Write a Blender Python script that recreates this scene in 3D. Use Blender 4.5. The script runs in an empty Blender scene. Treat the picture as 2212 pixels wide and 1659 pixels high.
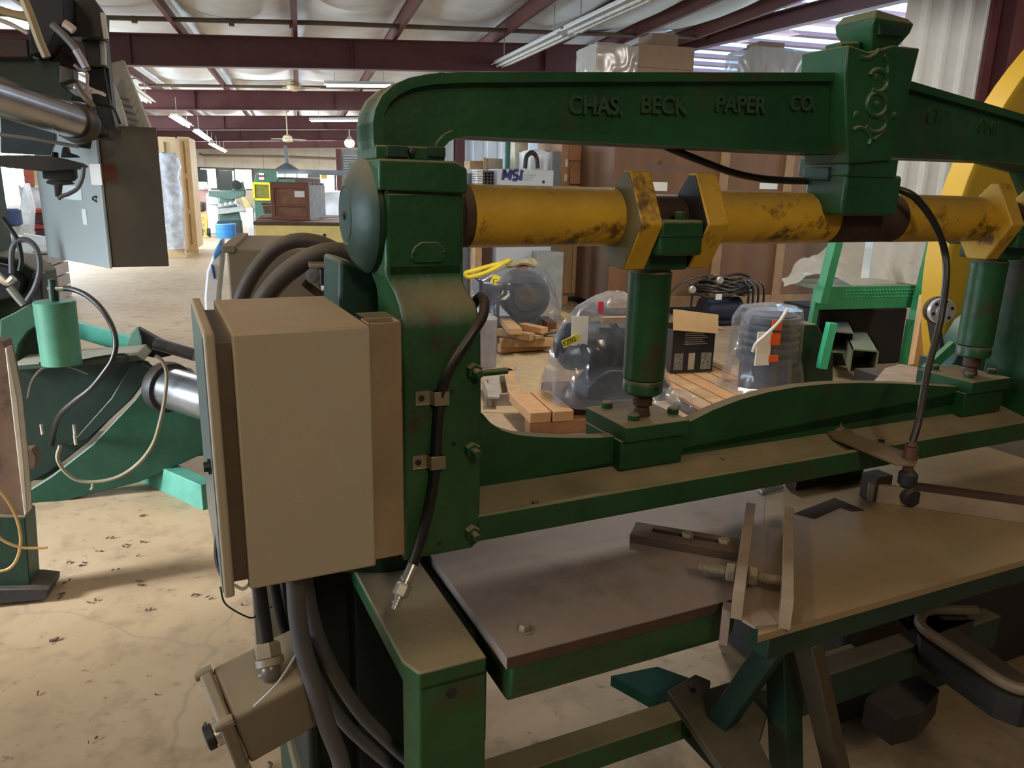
import bpy, bmesh, math, random
from mathutils import Vector, Matrix, noise
R = math.radians
random.seed(7)
SC = bpy.context.scene
COL = SC.collection

# ------------------------------------------------------------------ camera
EYE = Vector((0, 0, 1.6))
FPX, CXP, CYP = 1630.0, 1106.0, 829.5
PITCH, ROLL = R(14.6), R(1.3)
cp, sp, cr, sr = math.cos(PITCH), math.sin(PITCH), math.cos(ROLL), math.sin(ROLL)
_r0, _u0, _fw = Vector((1, 0, 0)), Vector((0, sp, cp)), Vector((0, cp, -sp))
_right = _r0 * cr + _u0 * sr
_up = _u0 * cr - _r0 * sr
cam = bpy.data.cameras.new('camera')
cam.sensor_width = 36.0
cam.lens = FPX / 2212 * 36
cam.clip_start, cam.clip_end = 0.05, 200
camo = bpy.data.objects.new('camera', cam)
COL.objects.link(camo)
m = Matrix((_right, _up, -_fw)).transposed().to_4x4()
m.translation = EYE
camo.matrix_world = m
SC.camera = camo

# ------------------------------------------------------------------ sky, lights, exposure
w = bpy.data.worlds.new('sky')
SC.world = w
w.use_nodes = True
bg = w.node_tree.nodes['Background']
bg.inputs[0].default_value = (0.72, 0.86, 1.0, 1)
bg.inputs[1].default_value = 7.0
SC.view_settings.view_transform = 'Standard'
SC.view_settings.look = 'None'
SC.view_settings.exposure = 0.0
SC.view_settings.gamma = 1.0
SC.view_settings.use_curve_mapping = False
SC.cycles.use_denoising = True
SC.cycles.max_bounces = 6
SC.cycles.diffuse_bounces = 3
SC.cycles.glossy_bounces = 3
SC.cycles.transmission_bounces = 4
SC.cycles.transparent_max_bounces = 12
SC.cycles.sample_clamp_indirect = 6.0
SC.cycles.caustics_reflective = False
SC.cycles.caustics_refractive = False


class Frame:
    """a turned set of axes standing on the floor under the camera; U, V, X put a point of the photograph on a plane of it"""
    def __init__(s, deg):
        s.m = Matrix.Rotation(R(deg), 4, 'Z')
        s.i = s.m.inverted()

    def _ray(s, px, py):
        x, y = (px - CXP) / FPX, -(py - CYP) / FPX
        return (s.i.to_3x3() @ (_right * x + _up * y + _fw))

    def U(s, px, py, y):
        d = s._ray(px, py)
        return d * (y / d.y) + EYE

    def V(s, px, py, z):
        d = s._ray(px, py)
        return d * ((z - EYE.z) / d.z) + EYE

    def X(s, px, py, x):
        d = s._ray(px, py)
        return d * (x / d.x) + EYE

    def w(s, p):
        return s.m @ Vector(p)


M = Frame(25.2)      # the green press
H = Frame(15.5)      # the hall
W = Frame(0)


def area(name, fr, loc, to, sx, sy, watts, col, spread=180):
    l = bpy.data.lights.new(name, 'AREA')
    l.shape = 'RECTANGLE'
    l.size, l.size_y = sx, sy
    l.energy = watts
    l.color = col
    l.spread = R(spread)
    o = bpy.data.objects.new(name, l)
    COL.objects.link(o)
    p, t = fr.w(loc), fr.w(to)
    o.location = p
    o.rotation_euler = (t - p).to_track_quat('-Z', 'Y').to_euler()
    return o


# daylight through the doorway on the left, the high warm lamps over the aisle the picture is taken from
area('doorway_daylight', H, (-6.6, 1.5, 1.9), (-1, 2.6, 0.9), 4.5, 2.8, 112, (0.72, 0.88, 1.0))
area('doorway_beam', H, (-6.6, 2.4, 2.5), (-0.85, 3.5, 0.0), 1.0, 0.9, 30, (0.90, 0.96, 1.0), 26)
area('window_daylight', H, (-6.7, 20.0, 1.7), (-1, 20.0, 0.3), 14, 1.6, 1250, (0.72, 0.87, 1.0))
area('far_window_daylight', H, (-1.0, 43.7, 1.7), (-1, 30, 0.8), 8, 1.1, 900, (0.88, 0.95, 1.0))
area('aisle_lamp', H, (0.5, -1.7, 3.7), (0.9, 1.4, 1.0), 0.4, 1.4, 70, (1.0, 0.85, 0.64))
area('aisle_lamp', H, (-2.0, 0.4, 3.5), (-1.4, 2.4, 0.0), 0.3, 1.2, 27, (1.0, 0.76, 0.50))
area('hall_fill', H, (2.4, 5.2, 3.5), (2.6, 6.2, 0.0), 0.3, 1.6, 105, (1.0, 0.94, 0.84))  # unseen light added to brighten the bags and crate fronts
area('hall_fill', H, (6.0, 3.4, 3.9), (6.3, 7.2, 1.2), 0.3, 1.2, 110, (1.0, 0.97, 0.93))  # unseen light added to brighten the ribbed right wall
area('hall_fill', H, (-2.0, 9.5, 3.4), (-2.0, 9.5, 0.0), 0.3, 2.4, 80, (0.93, 0.97, 1.0))  # unseen fill light over the left aisle floor
area('bay_daylight', H, (10.5, 13.5, 4.3), (6.5, 11.5, 1.0), 5, 5, 300, (0.86, 0.94, 1.0))

# ------------------------------------------------------------------ materials
_mats = {}


def mat(name, col, rough=0.55, metal=0.0, var=0.18, scale=9.0, dust=None, spots=None, bump=0.0, bscale=60.0,
        alpha=None, emit=None, stretch=None, coat=0.0, spec=0.5):
    """dust=(colour, strength) lies on faces turned up; spots=(colour, amount, scale) is wear and grime of its own shape"""
    if name in _mats:
        return _mats[name]
    mt = bpy.data.materials.new(name)
    mt.use_nodes = True
    nt = mt.node_tree
    N, L = nt.nodes, nt.links
    bs = N['Principled BSDF']
    bs.inputs['Roughness'].default_value = rough
    bs.inputs['Metallic'].default_value = metal
    bs.inputs['Specular IOR Level'].default_value = spec
    bs.inputs['Coat Weight'].default_value = coat
    if emit:
        bs.inputs['Base Color'].default_value = (*col, 1)
        bs.inputs['Emission Color'].default_value = (*col, 1)
        bs.inputs['Emission Strength'].default_value = emit
        _mats[name] = mt
        return mt
    tc = N.new('ShaderNodeTexCoord')
    vec = tc.outputs['Object']
    if stretch:
        mp = N.new('ShaderNodeMapping')
        mp.inputs['Scale'].default_value = stretch
        L.new(vec, mp.inputs['Vector'])
        vec = mp.outputs['Vector']
    nz = N.new('ShaderNodeTexNoise')
    nz.inputs['Scale'].default_value = scale
    nz.inputs['Detail'].default_value = 5
    nz.inputs['Roughness'].default_value = 0.6
    L.new(vec, nz.inputs['Vector'])
    hi = tuple(min(1, c * (1 + var)) for c in col)
    lo = tuple(c * (1 - var) for c in col)
    mx = N.new('ShaderNodeMix')
    mx.data_type = 'RGBA'
    mx.inputs['A'].default_value = (*lo, 1)
    mx.inputs['B'].default_value = (*hi, 1)
    rm = N.new('ShaderNodeMapRange')
    rm.inputs['From Min'].default_value, rm.inputs['From Max'].default_value = 0.3, 0.7
    L.new(nz.outputs['Fac'], rm.inputs['Value'])
    L.new(rm.outputs['Result'], mx.inputs['Factor'])
    out = mx.outputs['Result']
    rsock = None
    if spots:
        n2 = N.new('ShaderNodeTexNoise')
        n2.inputs['Scale'].default_value = spots[2]
        n2.inputs['Detail'].default_value = 7
        n2.inputs['Roughness'].default_value = 0.68
        L.new(tc.outputs['Object'] if not stretch else vec, n2.inputs['Vector'])
        r2 = N.new('ShaderNodeMapRange')
        c = 0.72 - 0.35 * spots[1]
        r2.inputs['From Min'].default_value, r2.inputs['From Max'].default_value = c - 0.03, c + 0.06
        L.new(n2.outputs['Fac'], r2.inputs['Value'])
        m2 = N.new('ShaderNodeMix')
        m2.data_type = 'RGBA'
        m2.inputs['B'].default_value = (*spots[0], 1)
        L.new(out, m2.inputs['A'])
        L.new(r2.outputs['Result'], m2.inputs['Factor'])
        out = m2.outputs['Result']
    if dust:
        ge = N.new('ShaderNodeNewGeometry')
        sx = N.new('ShaderNodeSeparateXYZ')
        L.new(ge.outputs['Normal'], sx.inputs[0])
        r3 = N.new('ShaderNodeMapRange')
        r3.inputs['From Min'].default_value, r3.inputs['From Max'].default_value = 0.18, 0.85
        r3.inputs['To Max'].default_value = dust[1]
        L.new(sx.outputs['Z'], r3.inputs['Value'])
        n3 = N.new('ShaderNodeTexNoise')
        n3.inputs['Scale'].default_value = 6.0
        n3.inputs['Detail'].default_value = 6
        L.new(tc.outputs['Object'], n3.inputs['Vector'])
        r4 = N.new('ShaderNodeMapRange')
        r4.inputs['From Min'].default_value, r4.inputs['From Max'].default_value = 0.25, 0.6
        r4.inputs['To Min'].default_value = 0.55
        L.new(n3.outputs['Fac'], r4.inputs['Value'])
        mu = N.new('ShaderNodeMath')
        mu.operation = 'MULTIPLY'
        L.new(r3.outputs['Result'], mu.inputs[0])
        L.new(r4.outputs['Result'], mu.inputs[1])
        m3 = N.new('ShaderNodeMix')
        m3.data_type = 'RGBA'
        m3.inputs['B'].default_value = (*dust[0], 1)
        L.new(out, m3.inputs['A'])
        L.new(mu.outputs[0], m3.inputs['Factor'])
        out = m3.outputs['Result']
        mr = N.new('ShaderNodeMapRange')
        mr.inputs['To Min'].default_value, mr.inputs['To Max'].default_value = rough, 0.95
        L.new(mu.outputs[0], mr.inputs['Value'])
        L.new(mr.outputs['Result'], bs.inputs['Roughness'])
    L.new(out, bs.inputs['Base Color'])
    if bump:
        nb = N.new('ShaderNodeTexNoise')
        nb.inputs['Scale'].default_value = bscale
        nb.inputs['Detail'].default_value = 4
        L.new(vec, nb.inputs['Vector'])
        bp = N.new('ShaderNodeBump')
        bp.inputs['Strength'].default_value = bump
        bp.inputs['Distance'].default_value = 0.01
        L.new(nb.outputs['Fac'], bp.inputs['Height'])
        L.new(bp.outputs['Normal'], bs.inputs['Normal'])
    if alpha is not None:
        bs.inputs['Alpha'].default_value = alpha
    _mats[name] = mt
    return mt


DUST = (0.37, 0.275, 0.16)
green = mat('green_enamel', (0.014, 0.074, 0.023), 0.38, var=0.25, scale=5, dust=(DUST, 0.85), spots=((0.05, 0.045, 0.02), 0.34, 4.5), bump=0.25, bscale=22)
green_worn = mat('green_enamel_worn', (0.022, 0.078, 0.025), 0.38, var=0.3, scale=6, dust=(DUST, 0.8), spots=((0.055, 0.022, 0.013), 0.36, 9), bump=0.25, bscale=22)
green_dark = mat('dark_green_enamel', (0.007, 0.034, 0.02), 0.5, var=0.3, dust=(DUST, 0.6), bump=0.15, bscale=30)
teal = mat('teal_enamel', (0.03, 0.30, 0.20), 0.5, var=0.2, dust=((0.36, 0.33, 0.25), 0.4))
mint = mat('mint_enamel', (0.10, 0.52, 0.38), 0.5, var=0.12)
stand_green = mat('bright_green_enamel', (0.03, 0.24, 0.10), 0.5, var=0.15, dust=((0.2, 0.2, 0.13), 0.6))
yellow = mat('worn_yellow_paint', (0.66, 0.385, 0.03), 0.38, var=0.14, scale=7, dust=((0.3, 0.2, 0.09), 0.55), spots=((0.12, 0.06, 0.014), 0.42, 9), bump=0.12)
yellow_flat = mat('yellow_enamel', (0.70, 0.42, 0.025), 0.5, var=0.06, scale=3)
yellow_pale = mat('pale_yellow_paint', (0.85, 0.68, 0.25), 0.6, var=0.12, scale=4, spots=((0.3, 0.22, 0.08), 0.18, 5))
rust = mat('brown_rust', (0.055, 0.028, 0.018), 0.75, var=0.4, scale=14, bump=0.3, dust=(DUST, 0.3))
brown_steel = mat('oiled_brown_steel', (0.060, 0.037, 0.024), 0.5, metal=0.2, var=0.25, scale=10)
dark_iron = mat('dark_iron', (0.018, 0.017, 0.018), 0.55, var=0.4, dust=((0.2, 0.15, 0.1), 0.35))
black = mat('black_rubber', (0.012, 0.012, 0.013), 0.5, var=0.3)
hose_m = mat('dusty_black_hose', (0.014, 0.013, 0.013), 0.34, var=0.3, dust=((0.2, 0.15, 0.09), 0.35))
conduit_m = mat('grey_flexible_conduit', (0.075, 0.07, 0.07), 0.55, var=0.12, dust=((0.22, 0.18, 0.12), 0.6))
tan_cab = mat('beige_cabinet_enamel', (0.40, 0.335, 0.24), 0.5, var=0.03, scale=3, dust=((0.38, 0.26, 0.14), 0.9), bump=0.05, bscale=240)
tan_steel = mat('bare_tan_steel', (0.35, 0.25, 0.15), 0.5, metal=0.25, var=0.18, scale=6, spots=((0.14, 0.075, 0.04), 0.25, 9))
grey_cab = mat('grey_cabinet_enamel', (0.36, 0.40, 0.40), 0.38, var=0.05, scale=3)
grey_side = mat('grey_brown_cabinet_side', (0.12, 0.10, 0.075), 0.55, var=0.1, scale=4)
steel = mat('polished_steel', (0.46, 0.47, 0.50), 0.24, metal=0.9, var=0.1)
zinc = mat('zinc_plated_steel', (0.62, 0.58, 0.50), 0.32, metal=0.8, var=0.15, scale=20)
bolt_dull = mat('dull_steel_bolt', (0.30, 0.25, 0.18), 0.5, metal=0.4, var=0.2, dust=(DUST, 0.6))
plate_m = mat('dusty_steel_plate', (0.30, 0.235, 0.195), 0.55, metal=0.15, var=0.14, scale=4, spots=((0.23, 0.165, 0.12), 0.34, 3.2), bump=0.1, bscale=14)
plate_edge = mat('brown_plate_edge', (0.075, 0.04, 0.024), 0.6, var=0.3, scale=9)
plate_warm = mat('tan_steel_plate', (0.34, 0.24, 0.13), 0.5, metal=0.15, var=0.16, scale=3, spots=((0.29, 0.25, 0.13), 0.36, 2.6), bump=0.1, bscale=14)
bar_m = mat('tan_steel_bar', (0.36, 0.265, 0.18), 0.5, metal=0.2, var=0.2, scale=9)
wood = mat('pine_wood', (0.50, 0.31, 0.15), 0.65, var=0.28, scale=5, stretch=(1, 1, 0.12), bump=0.1)
wood_h = mat('pine_wood_flat', (0.42, 0.26, 0.13), 0.65, var=0.3, scale=7, bump=0.12)
wood_red = mat('red_brown_wood', (0.22, 0.085, 0.035), 0.55, var=0.3, scale=6)
wood_dark = mat('dark_brown_wood', (0.10, 0.045, 0.025), 0.6, var=0.3, scale=6)
wood_grey = mat('weathered_grey_wood', (0.34, 0.29, 0.25), 0.7, var=0.2, scale=6)
ply = mat('plywood_sheet', (0.175, 0.082, 0.034), 0.6, var=0.22, scale=3.2, stretch=(1, 1, 0.1))
ply_light = mat('light_plywood', (0.58, 0.33, 0.16), 0.6, var=0.12, scale=3.5, stretch=(1, 1, 0.2))
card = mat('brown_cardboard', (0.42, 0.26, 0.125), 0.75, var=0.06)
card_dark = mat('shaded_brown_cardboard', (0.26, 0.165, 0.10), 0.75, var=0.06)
white_p = mat('white_paint', (0.72, 0.73, 0.72), 0.5, var=0.05)
white_wall = mat('white_wall_sheet', (0.74, 0.78, 0.80), 0.5, var=0.06, scale=2)
paper = mat('white_paper', (0.78, 0.76, 0.70), 0.7, var=0.03)
blue = mat('blue_paint', (0.03, 0.19, 0.47), 0.4, var=0.12)
blue_pl = mat('blue_plastic', (0.10, 0.32, 0.75), 0.4, var=0.1)
navy = mat('navy_motor_enamel', (0.016, 0.019, 0.036), 0.45, var=0.2)
red = mat('red_enamel', (0.34, 0.035, 0.025), 0.45, var=0.15)
orange = mat('orange_plastic', (0.75, 0.11, 0.02), 0.5, var=0.1)
maroon = mat('maroon_primer', (0.105, 0.030, 0.030), 0.5, var=0.14, scale=3)
maroon_hi = mat('maroon_primer_purlin', (0.125, 0.038, 0.034), 0.5, var=0.14, scale=3)
pink_wire = mat('copper_wire', (0.45, 0.20, 0.07), 0.45, var=0.15)
rope_y = mat('yellow_webbing', (0.80, 0.62, 0.03), 0.6, var=0.1)
tube_on = mat('lit_fluorescent_tube', (0.95, 0.98, 1.0), emit=14)
mach_green = mat('pale_machine_green', (0.06, 0.15, 0.11), 0.45, var=0.15)
conc_wall = mat('concrete_lintel', (0.50, 0.46, 0.38), 0.8, var=0.12, scale=2)


def film(name, col, fac, rough=0.12):
    """clear wrapping film: mostly see-through, a little milky, glossy, crease highlights painted in as white streaks"""
    mt = bpy.data.materials.new(name)
    mt.use_nodes = True
    N, L = mt.node_tree.nodes, mt.node_tree.links
    N.remove(N['Principled BSDF'])
    tc = N.new('ShaderNodeTexCoord')
    nz = N.new('ShaderNodeTexNoise')
    nz.noise_type = 'RIDGED_MULTIFRACTAL'
    nz.inputs['Scale'].default_value = 3.2
    nz.inputs['Detail'].default_value = 2
    nz.inputs['Distortion'].default_value = 1.0
    L.new(tc.outputs['Object'], nz.inputs['Vector'])
    bp = N.new('ShaderNodeBump')
    bp.inputs['Strength'].default_value = 0.7
    bp.inputs['Distance'].default_value = 0.06
    L.new(nz.outputs['Fac'], bp.inputs['Height'])
    tr, di, gl = N.new('ShaderNodeBsdfTransparent'), N.new('ShaderNodeBsdfDiffuse'), N.new('ShaderNodeBsdfGlossy')
    di.inputs['Color'].default_value = (*col, 1)
    gl.inputs['Color'].default_value = (1, 1, 1, 1)
    gl.inputs['Roughness'].default_value = rough
    L.new(bp.outputs['Normal'], gl.inputs['Normal'])
    L.new(bp.outputs['Normal'], di.inputs['Normal'])
    lw = N.new('ShaderNodeLayerWeight')
    lw.inputs['Blend'].default_value = 0.35
    L.new(bp.outputs['Normal'], lw.inputs['Normal'])
    rm = N.new('ShaderNodeMapRange')
    rm.inputs['From Min'].default_value, rm.inputs['From Max'].default_value = 0.0, 0.9
    rm.inputs['To Min'].default_value, rm.inputs['To Max'].default_value = fac * 0.5, min(1, fac * 2.2)
    L.new(lw.outputs['Facing'], rm.inputs['Value'])
    r2 = N.new('ShaderNodeMapRange')
    r2.inputs['To Min'].default_value, r2.inputs['To Max'].default_value = 0.03, 0.5
    L.new(lw.outputs['Fresnel'], r2.inputs['Value'])
    m1, m2 = N.new('ShaderNodeMixShader'), N.new('ShaderNodeMixShader')
    cr_ = N.new('ShaderNodeMapRange')
    cr_.inputs['From Min'].default_value, cr_.inputs['From Max'].default_value = 0.5, 0.95
    cr_.inputs['To Max'].default_value = fac * 4.0  # extra white along the ridges stands in for highlights on creases
    L.new(nz.outputs['Fac'], cr_.inputs['Value'])
    ad = N.new('ShaderNodeMath')
    ad.operation = 'ADD'
    ad.use_clamp = True
    L.new(rm.outputs['Result'], ad.inputs[0])
    L.new(cr_.outputs['Result'], ad.inputs[1])
    L.new(ad.outputs[0], m1.inputs[0])
    L.new(tr.outputs[0], m1.inputs[1])
    L.new(di.outputs[0], m1.inputs[2])
    L.new(r2.outputs['Result'], m2.inputs[0])
    L.new(m1.outputs[0], m2.inputs[1])
    L.new(gl.outputs[0], m2.inputs[2])
    L.new(m2.outputs[0], N['Material Output'].inputs[0])
    _mats[name] = mt
    return mt


film_m = film('clear_plastic_film', (0.78, 0.83, 0.90), 0.10, 0.12)
film_milky = film('milky_plastic_film', (0.46, 0.44, 0.38), 0.62, 0.2)
film_box = film('stretch_wrap_film', (0.70, 0.68, 0.66), 0.65, 0.2)


# ------------------------------------------------------------------ mesh building
class B:
    def __init__(s, fr=W):
        s.v, s.f, s.sm, s.fr = [], [], [], fr

    def add(s, verts, faces, smooth=False):
        n = len(s.v)
        s.v += [s.fr.w(p) for p in verts]
        s.f += [tuple(i + n for i in f) for f in faces]
        s.sm += [smooth] * len(faces)
        return s

    def box(s, x0, x1, y0, y1, z0, z1):
        x0, x1 = min(x0, x1), max(x0, x1)
        y0, y1 = min(y0, y1), max(y0, y1)
        z0, z1 = min(z0, z1), max(z0, z1)
        return s.add([(x0, y0, z0), (x1, y0, z0), (x1, y1, z0), (x0, y1, z0), (x0, y0, z1), (x1, y0, z1), (x1, y1, z1), (x0, y1, z1)],
                     [(0, 3, 2, 1), (4, 5, 6, 7), (0, 1, 5, 4), (1, 2, 6, 5), (2, 3, 7, 6), (3, 0, 4, 7)])

    def bar(s, p, q, wd, ht, up=(0, 0, 1)):
        """a square bar from p to q"""
        p, q = Vector(p), Vector(q)
        d = (q - p).normalized()
        u = Vector(up)
        a = d.cross(u)
        if a.length < 1e-4:
            a = d.cross(Vector((0, 1, 0)))
        a.normalize()
        b = a.cross(d).normalized()
        a, b = a * wd / 2, b * ht / 2
        vs = [p - a - b, p + a - b, p + a + b, p - a + b, q - a - b, q + a - b, q + a + b, q - a + b]
        return s.add(vs, [(0, 1, 2, 3), (7, 6, 5, 4), (0, 4, 5, 1), (1, 5, 6, 2), (2, 6, 7, 3), (3, 7, 4, 0)])

    def prism(s, poly, ax, a, b):
        """poly of pairs drawn out along ax: 'x' pairs are (y,z), 'y' pairs (x,z), 'z' pairs (x,y)"""
        k = len(poly)
        f = {'x': lambda u, v, t: (t, u, v), 'y': lambda u, v, t: (u, t, v), 'z': lambda u, v, t: (u, v, t)}[ax]
        vs = [f(u, v, a) for u, v in poly] + [f(u, v, b) for u, v in poly]
        ar = sum(poly[i][0] * poly[(i + 1) % k][1] - poly[(i + 1) % k][0] * poly[i][1] for i in range(k))
        flip = (ar > 0) != (ax == 'y')
        if a > b:
            flip = not flip
        A, Bk = tuple(range(k)), tuple(range(2 * k - 1, k - 1, -1))
        sides = [(i, k + i, k + (i + 1) % k, (i + 1) % k) for i in range(k)]
        if flip:
            fs = [tuple(reversed(A)), tuple(reversed(Bk))] + [tuple(reversed(q)) for q in sides]
            fs = [tuple(reversed(A)), tuple(reversed(Bk))] + [(i, (i + 1) % k, k + (i + 1) % k, k + i) for i in range(k)]
        else:
            fs = [A, Bk] + sides
        return s.add(vs, fs)

    def rings(s, rs, smooth=True, caps=True, closed=False):
        k = len(rs[0])
        vs = [p for r in rs for p in r]
        fs = []
        n = len(rs)
        for j in range(n - 1 + (1 if closed else 0)):
            a, b = j * k, ((j + 1) % n) * k
            fs += [(a + i, a + (i + 1) % k, b + (i + 1) % k, b + i) for i in range(k)]
        s.add(vs, fs, smooth)
        if caps and not closed:
            s.add(rs[0], [tuple(reversed(range(k)))])
            s.add(rs[-1], [tuple(range(k))])
        return s

    def lathe(s, o, d, prof, n=28, smooth=True, caps=True, up=None):
        """prof of (distance along d, radius)"""
        o, d = Vector(o), Vector(d).normalized()
        u = Vector(up) if up else (Vector((0, 0, 1)) if abs(d.z) < 0.9 else Vector((1, 0, 0)))
        a = (u - d * u.dot(d)).normalized()
        b = d.cross(a)
        rs = [[o + d * t + (a * math.cos(2 * math.pi * i / n) + b * math.sin(2 * math.pi * i / n)) * r for i in range(n)] for t, r in prof]
        return s.rings(rs, smooth, caps)

    def cyl(s, p, q, r, r2=None, n=24, smooth=True):
        p, q = Vector(p), Vector(q)
        return s.lathe(p, q - p, [(0, r), ((q - p).length, r if r2 is None else r2)], n, smooth)

    def tube(s, pts, r, n=10, curve=True, sub=6):
        pts = [Vector(p) for p in pts]
        if curve and len(pts) > 2:
            out = []
            P = [pts[0] * 2 - pts[1]] + pts + [pts[-1] * 2 - pts[-2]]
            for i in range(1, len(P) - 2):
                for k in range(sub):
                    t = k / sub
                    a, b, c, d = P[i - 1], P[i], P[i + 1], P[i + 2]
                    out.append(0.5 * ((2 * b) + (c - a) * t + (2 * a - 5 * b + 4 * c - d) * t * t + (3 * b - a - 3 * c + d) * t ** 3))
            out.append(pts[-1])
            pts = out
        rs = []
        prev = None
        for i, p in enumerate(pts):
            d = (pts[min(i + 1, len(pts) - 1)] - pts[max(i - 1, 0)])
            if d.length < 1e-7:
                d = Vector((0, 0, 1))
            d.normalize()
            if prev is None:
                u = Vector((0, 0, 1)) if abs(d.z) < 0.9 else Vector((1, 0, 0))
                prev = (u - d * u.dot(d)).normalized()
            else:
                prev = (prev - d * prev.dot(d)).normalized()
            b = d.cross(prev)
            rr = r(i / (len(pts) - 1)) if callable(r) else r
            rs.append([p + (prev * math.cos(2 * math.pi * j / n) + b * math.sin(2 * math.pi * j / n)) * rr for j in range(n)])
        return s.rings(rs)

    def hexbolt(s, p, d, r, h, shank=0.0, washer=0.0):
        p, d = Vector(p), Vector(d).normalized()
        if washer:
            s.lathe(p, d, [(0, r * 1.55), (washer, r * 1.55)], 18)
            p = p + d * washer
        s.lathe(p, d, [(0, r), (h * 0.8, r), (h, r * 0.86)], 6, False)
        if shank:
            s.lathe(p + d * h, d, [(0, r * 0.5), (shank, r * 0.5), (shank + 0.002, r * 0.42)], 12)
        return s

    def build(s, name, mt, parent=None, bevel=0.0, seg=2, angle=35, label=None, kind=None, origin=None):
        me = bpy.data.meshes.new(name)
        if parent is not None:
            o = parent
            org = Vector((0, 0, 0))
            while o is not None:
                org += o.location
                o = o.parent
        elif origin is not None:
            org = Vector(origin)
        else:
            xs, ys, zs = zip(*s.v)
            org = Vector(((min(xs) + max(xs)) / 2, (min(ys) + max(ys)) / 2, min(zs)))
        me.from_pydata([p - org for p in s.v], [], s.f)
        me.polygons.foreach_set('use_smooth', s.sm)
        bm = bmesh.new()
        bm.from_mesh(me)
        bmesh.ops.recalc_face_normals(bm, faces=bm.faces)
        bm.to_mesh(me)
        bm.free()
        if bevel or any(s.sm):
            me.polygons.foreach_set('use_smooth', [True] * len(s.f))
            me.set_sharp_from_angle(angle=R(angle))
        me.materials.append(mt)
        me.update()
        ob = bpy.data.objects.new(name, me)
        COL.objects.link(ob)
        if parent is not None:
            ob.parent = parent
        else:
            ob.location = org
        if bevel:
            bv = ob.modifiers.new('bevel', 'BEVEL')
            bv.width, bv.segments, bv.limit_method = bevel, seg, 'ANGLE'
            bv.angle_limit = R(40)
        if label:
            ob['label'] = label
        if kind:
            ob['kind'] = kind
        return ob


def tag(o, label, cat, group=None):
    o['label'], o['category'] = label, cat
    if group:
        o['group'] = group
    return o


def thing(name, label, cat, fr, loc, group=None):
    o = bpy.data.objects.new(name, None)
    o.empty_display_size = 0.1
    COL.objects.link(o)
    o.location = fr.w(loc)
    return tag(o, label, cat, group)


def struct(o):
    o['kind'] = 'structure'
    return o


def words(name, body, size, fr, org, right, up, mt, parent, depth=0.002, align='LEFT', sx=1.0, space=1.0, fat=0.0):
    """flat or raised lettering: a text object lying on a surface"""
    cu = bpy.data.curves.new(name, 'FONT')
    cu.body, cu.size, cu.extrude, cu.align_x = body, size, depth, align
    cu.space_character = space
    cu.offset = fat
    tmp = bpy.data.objects.new('temporary_text', cu)
    COL.objects.link(tmp)
    me = bpy.data.meshes.new_from_object(tmp.evaluated_get(bpy.context.evaluated_depsgraph_get()))
    bpy.data.objects.remove(tmp)
    bpy.data.curves.remove(cu)
    me.name = name
    me.materials.clear()
    me.materials.append(mt)
    o = bpy.data.objects.new(name, me)
    COL.objects.link(o)
    r = (fr.m.to_3x3() @ Vector(right)).normalized()
    u = (fr.m.to_3x3() @ Vector(up)).normalized()
    n = r.cross(u)
    mm = Matrix((r * sx, u, n)).transposed().to_4x4()
    root = Vector((0, 0, 0))
    q = parent
    while q is not None:
        root += q.location
        q = q.parent
    mm.translation = fr.w(org) - root
    o.parent = parent
    o.matrix_local = mm
    return o


def xz(fr, pts, y):
    return [(p.x, p.z) for p in (fr.U(a, b, y) for a, b in pts)]


def xy(fr, pts, z):
    return [(p.x, p.y) for p in (fr.V(a, b, z) for a, b in pts)]
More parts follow.
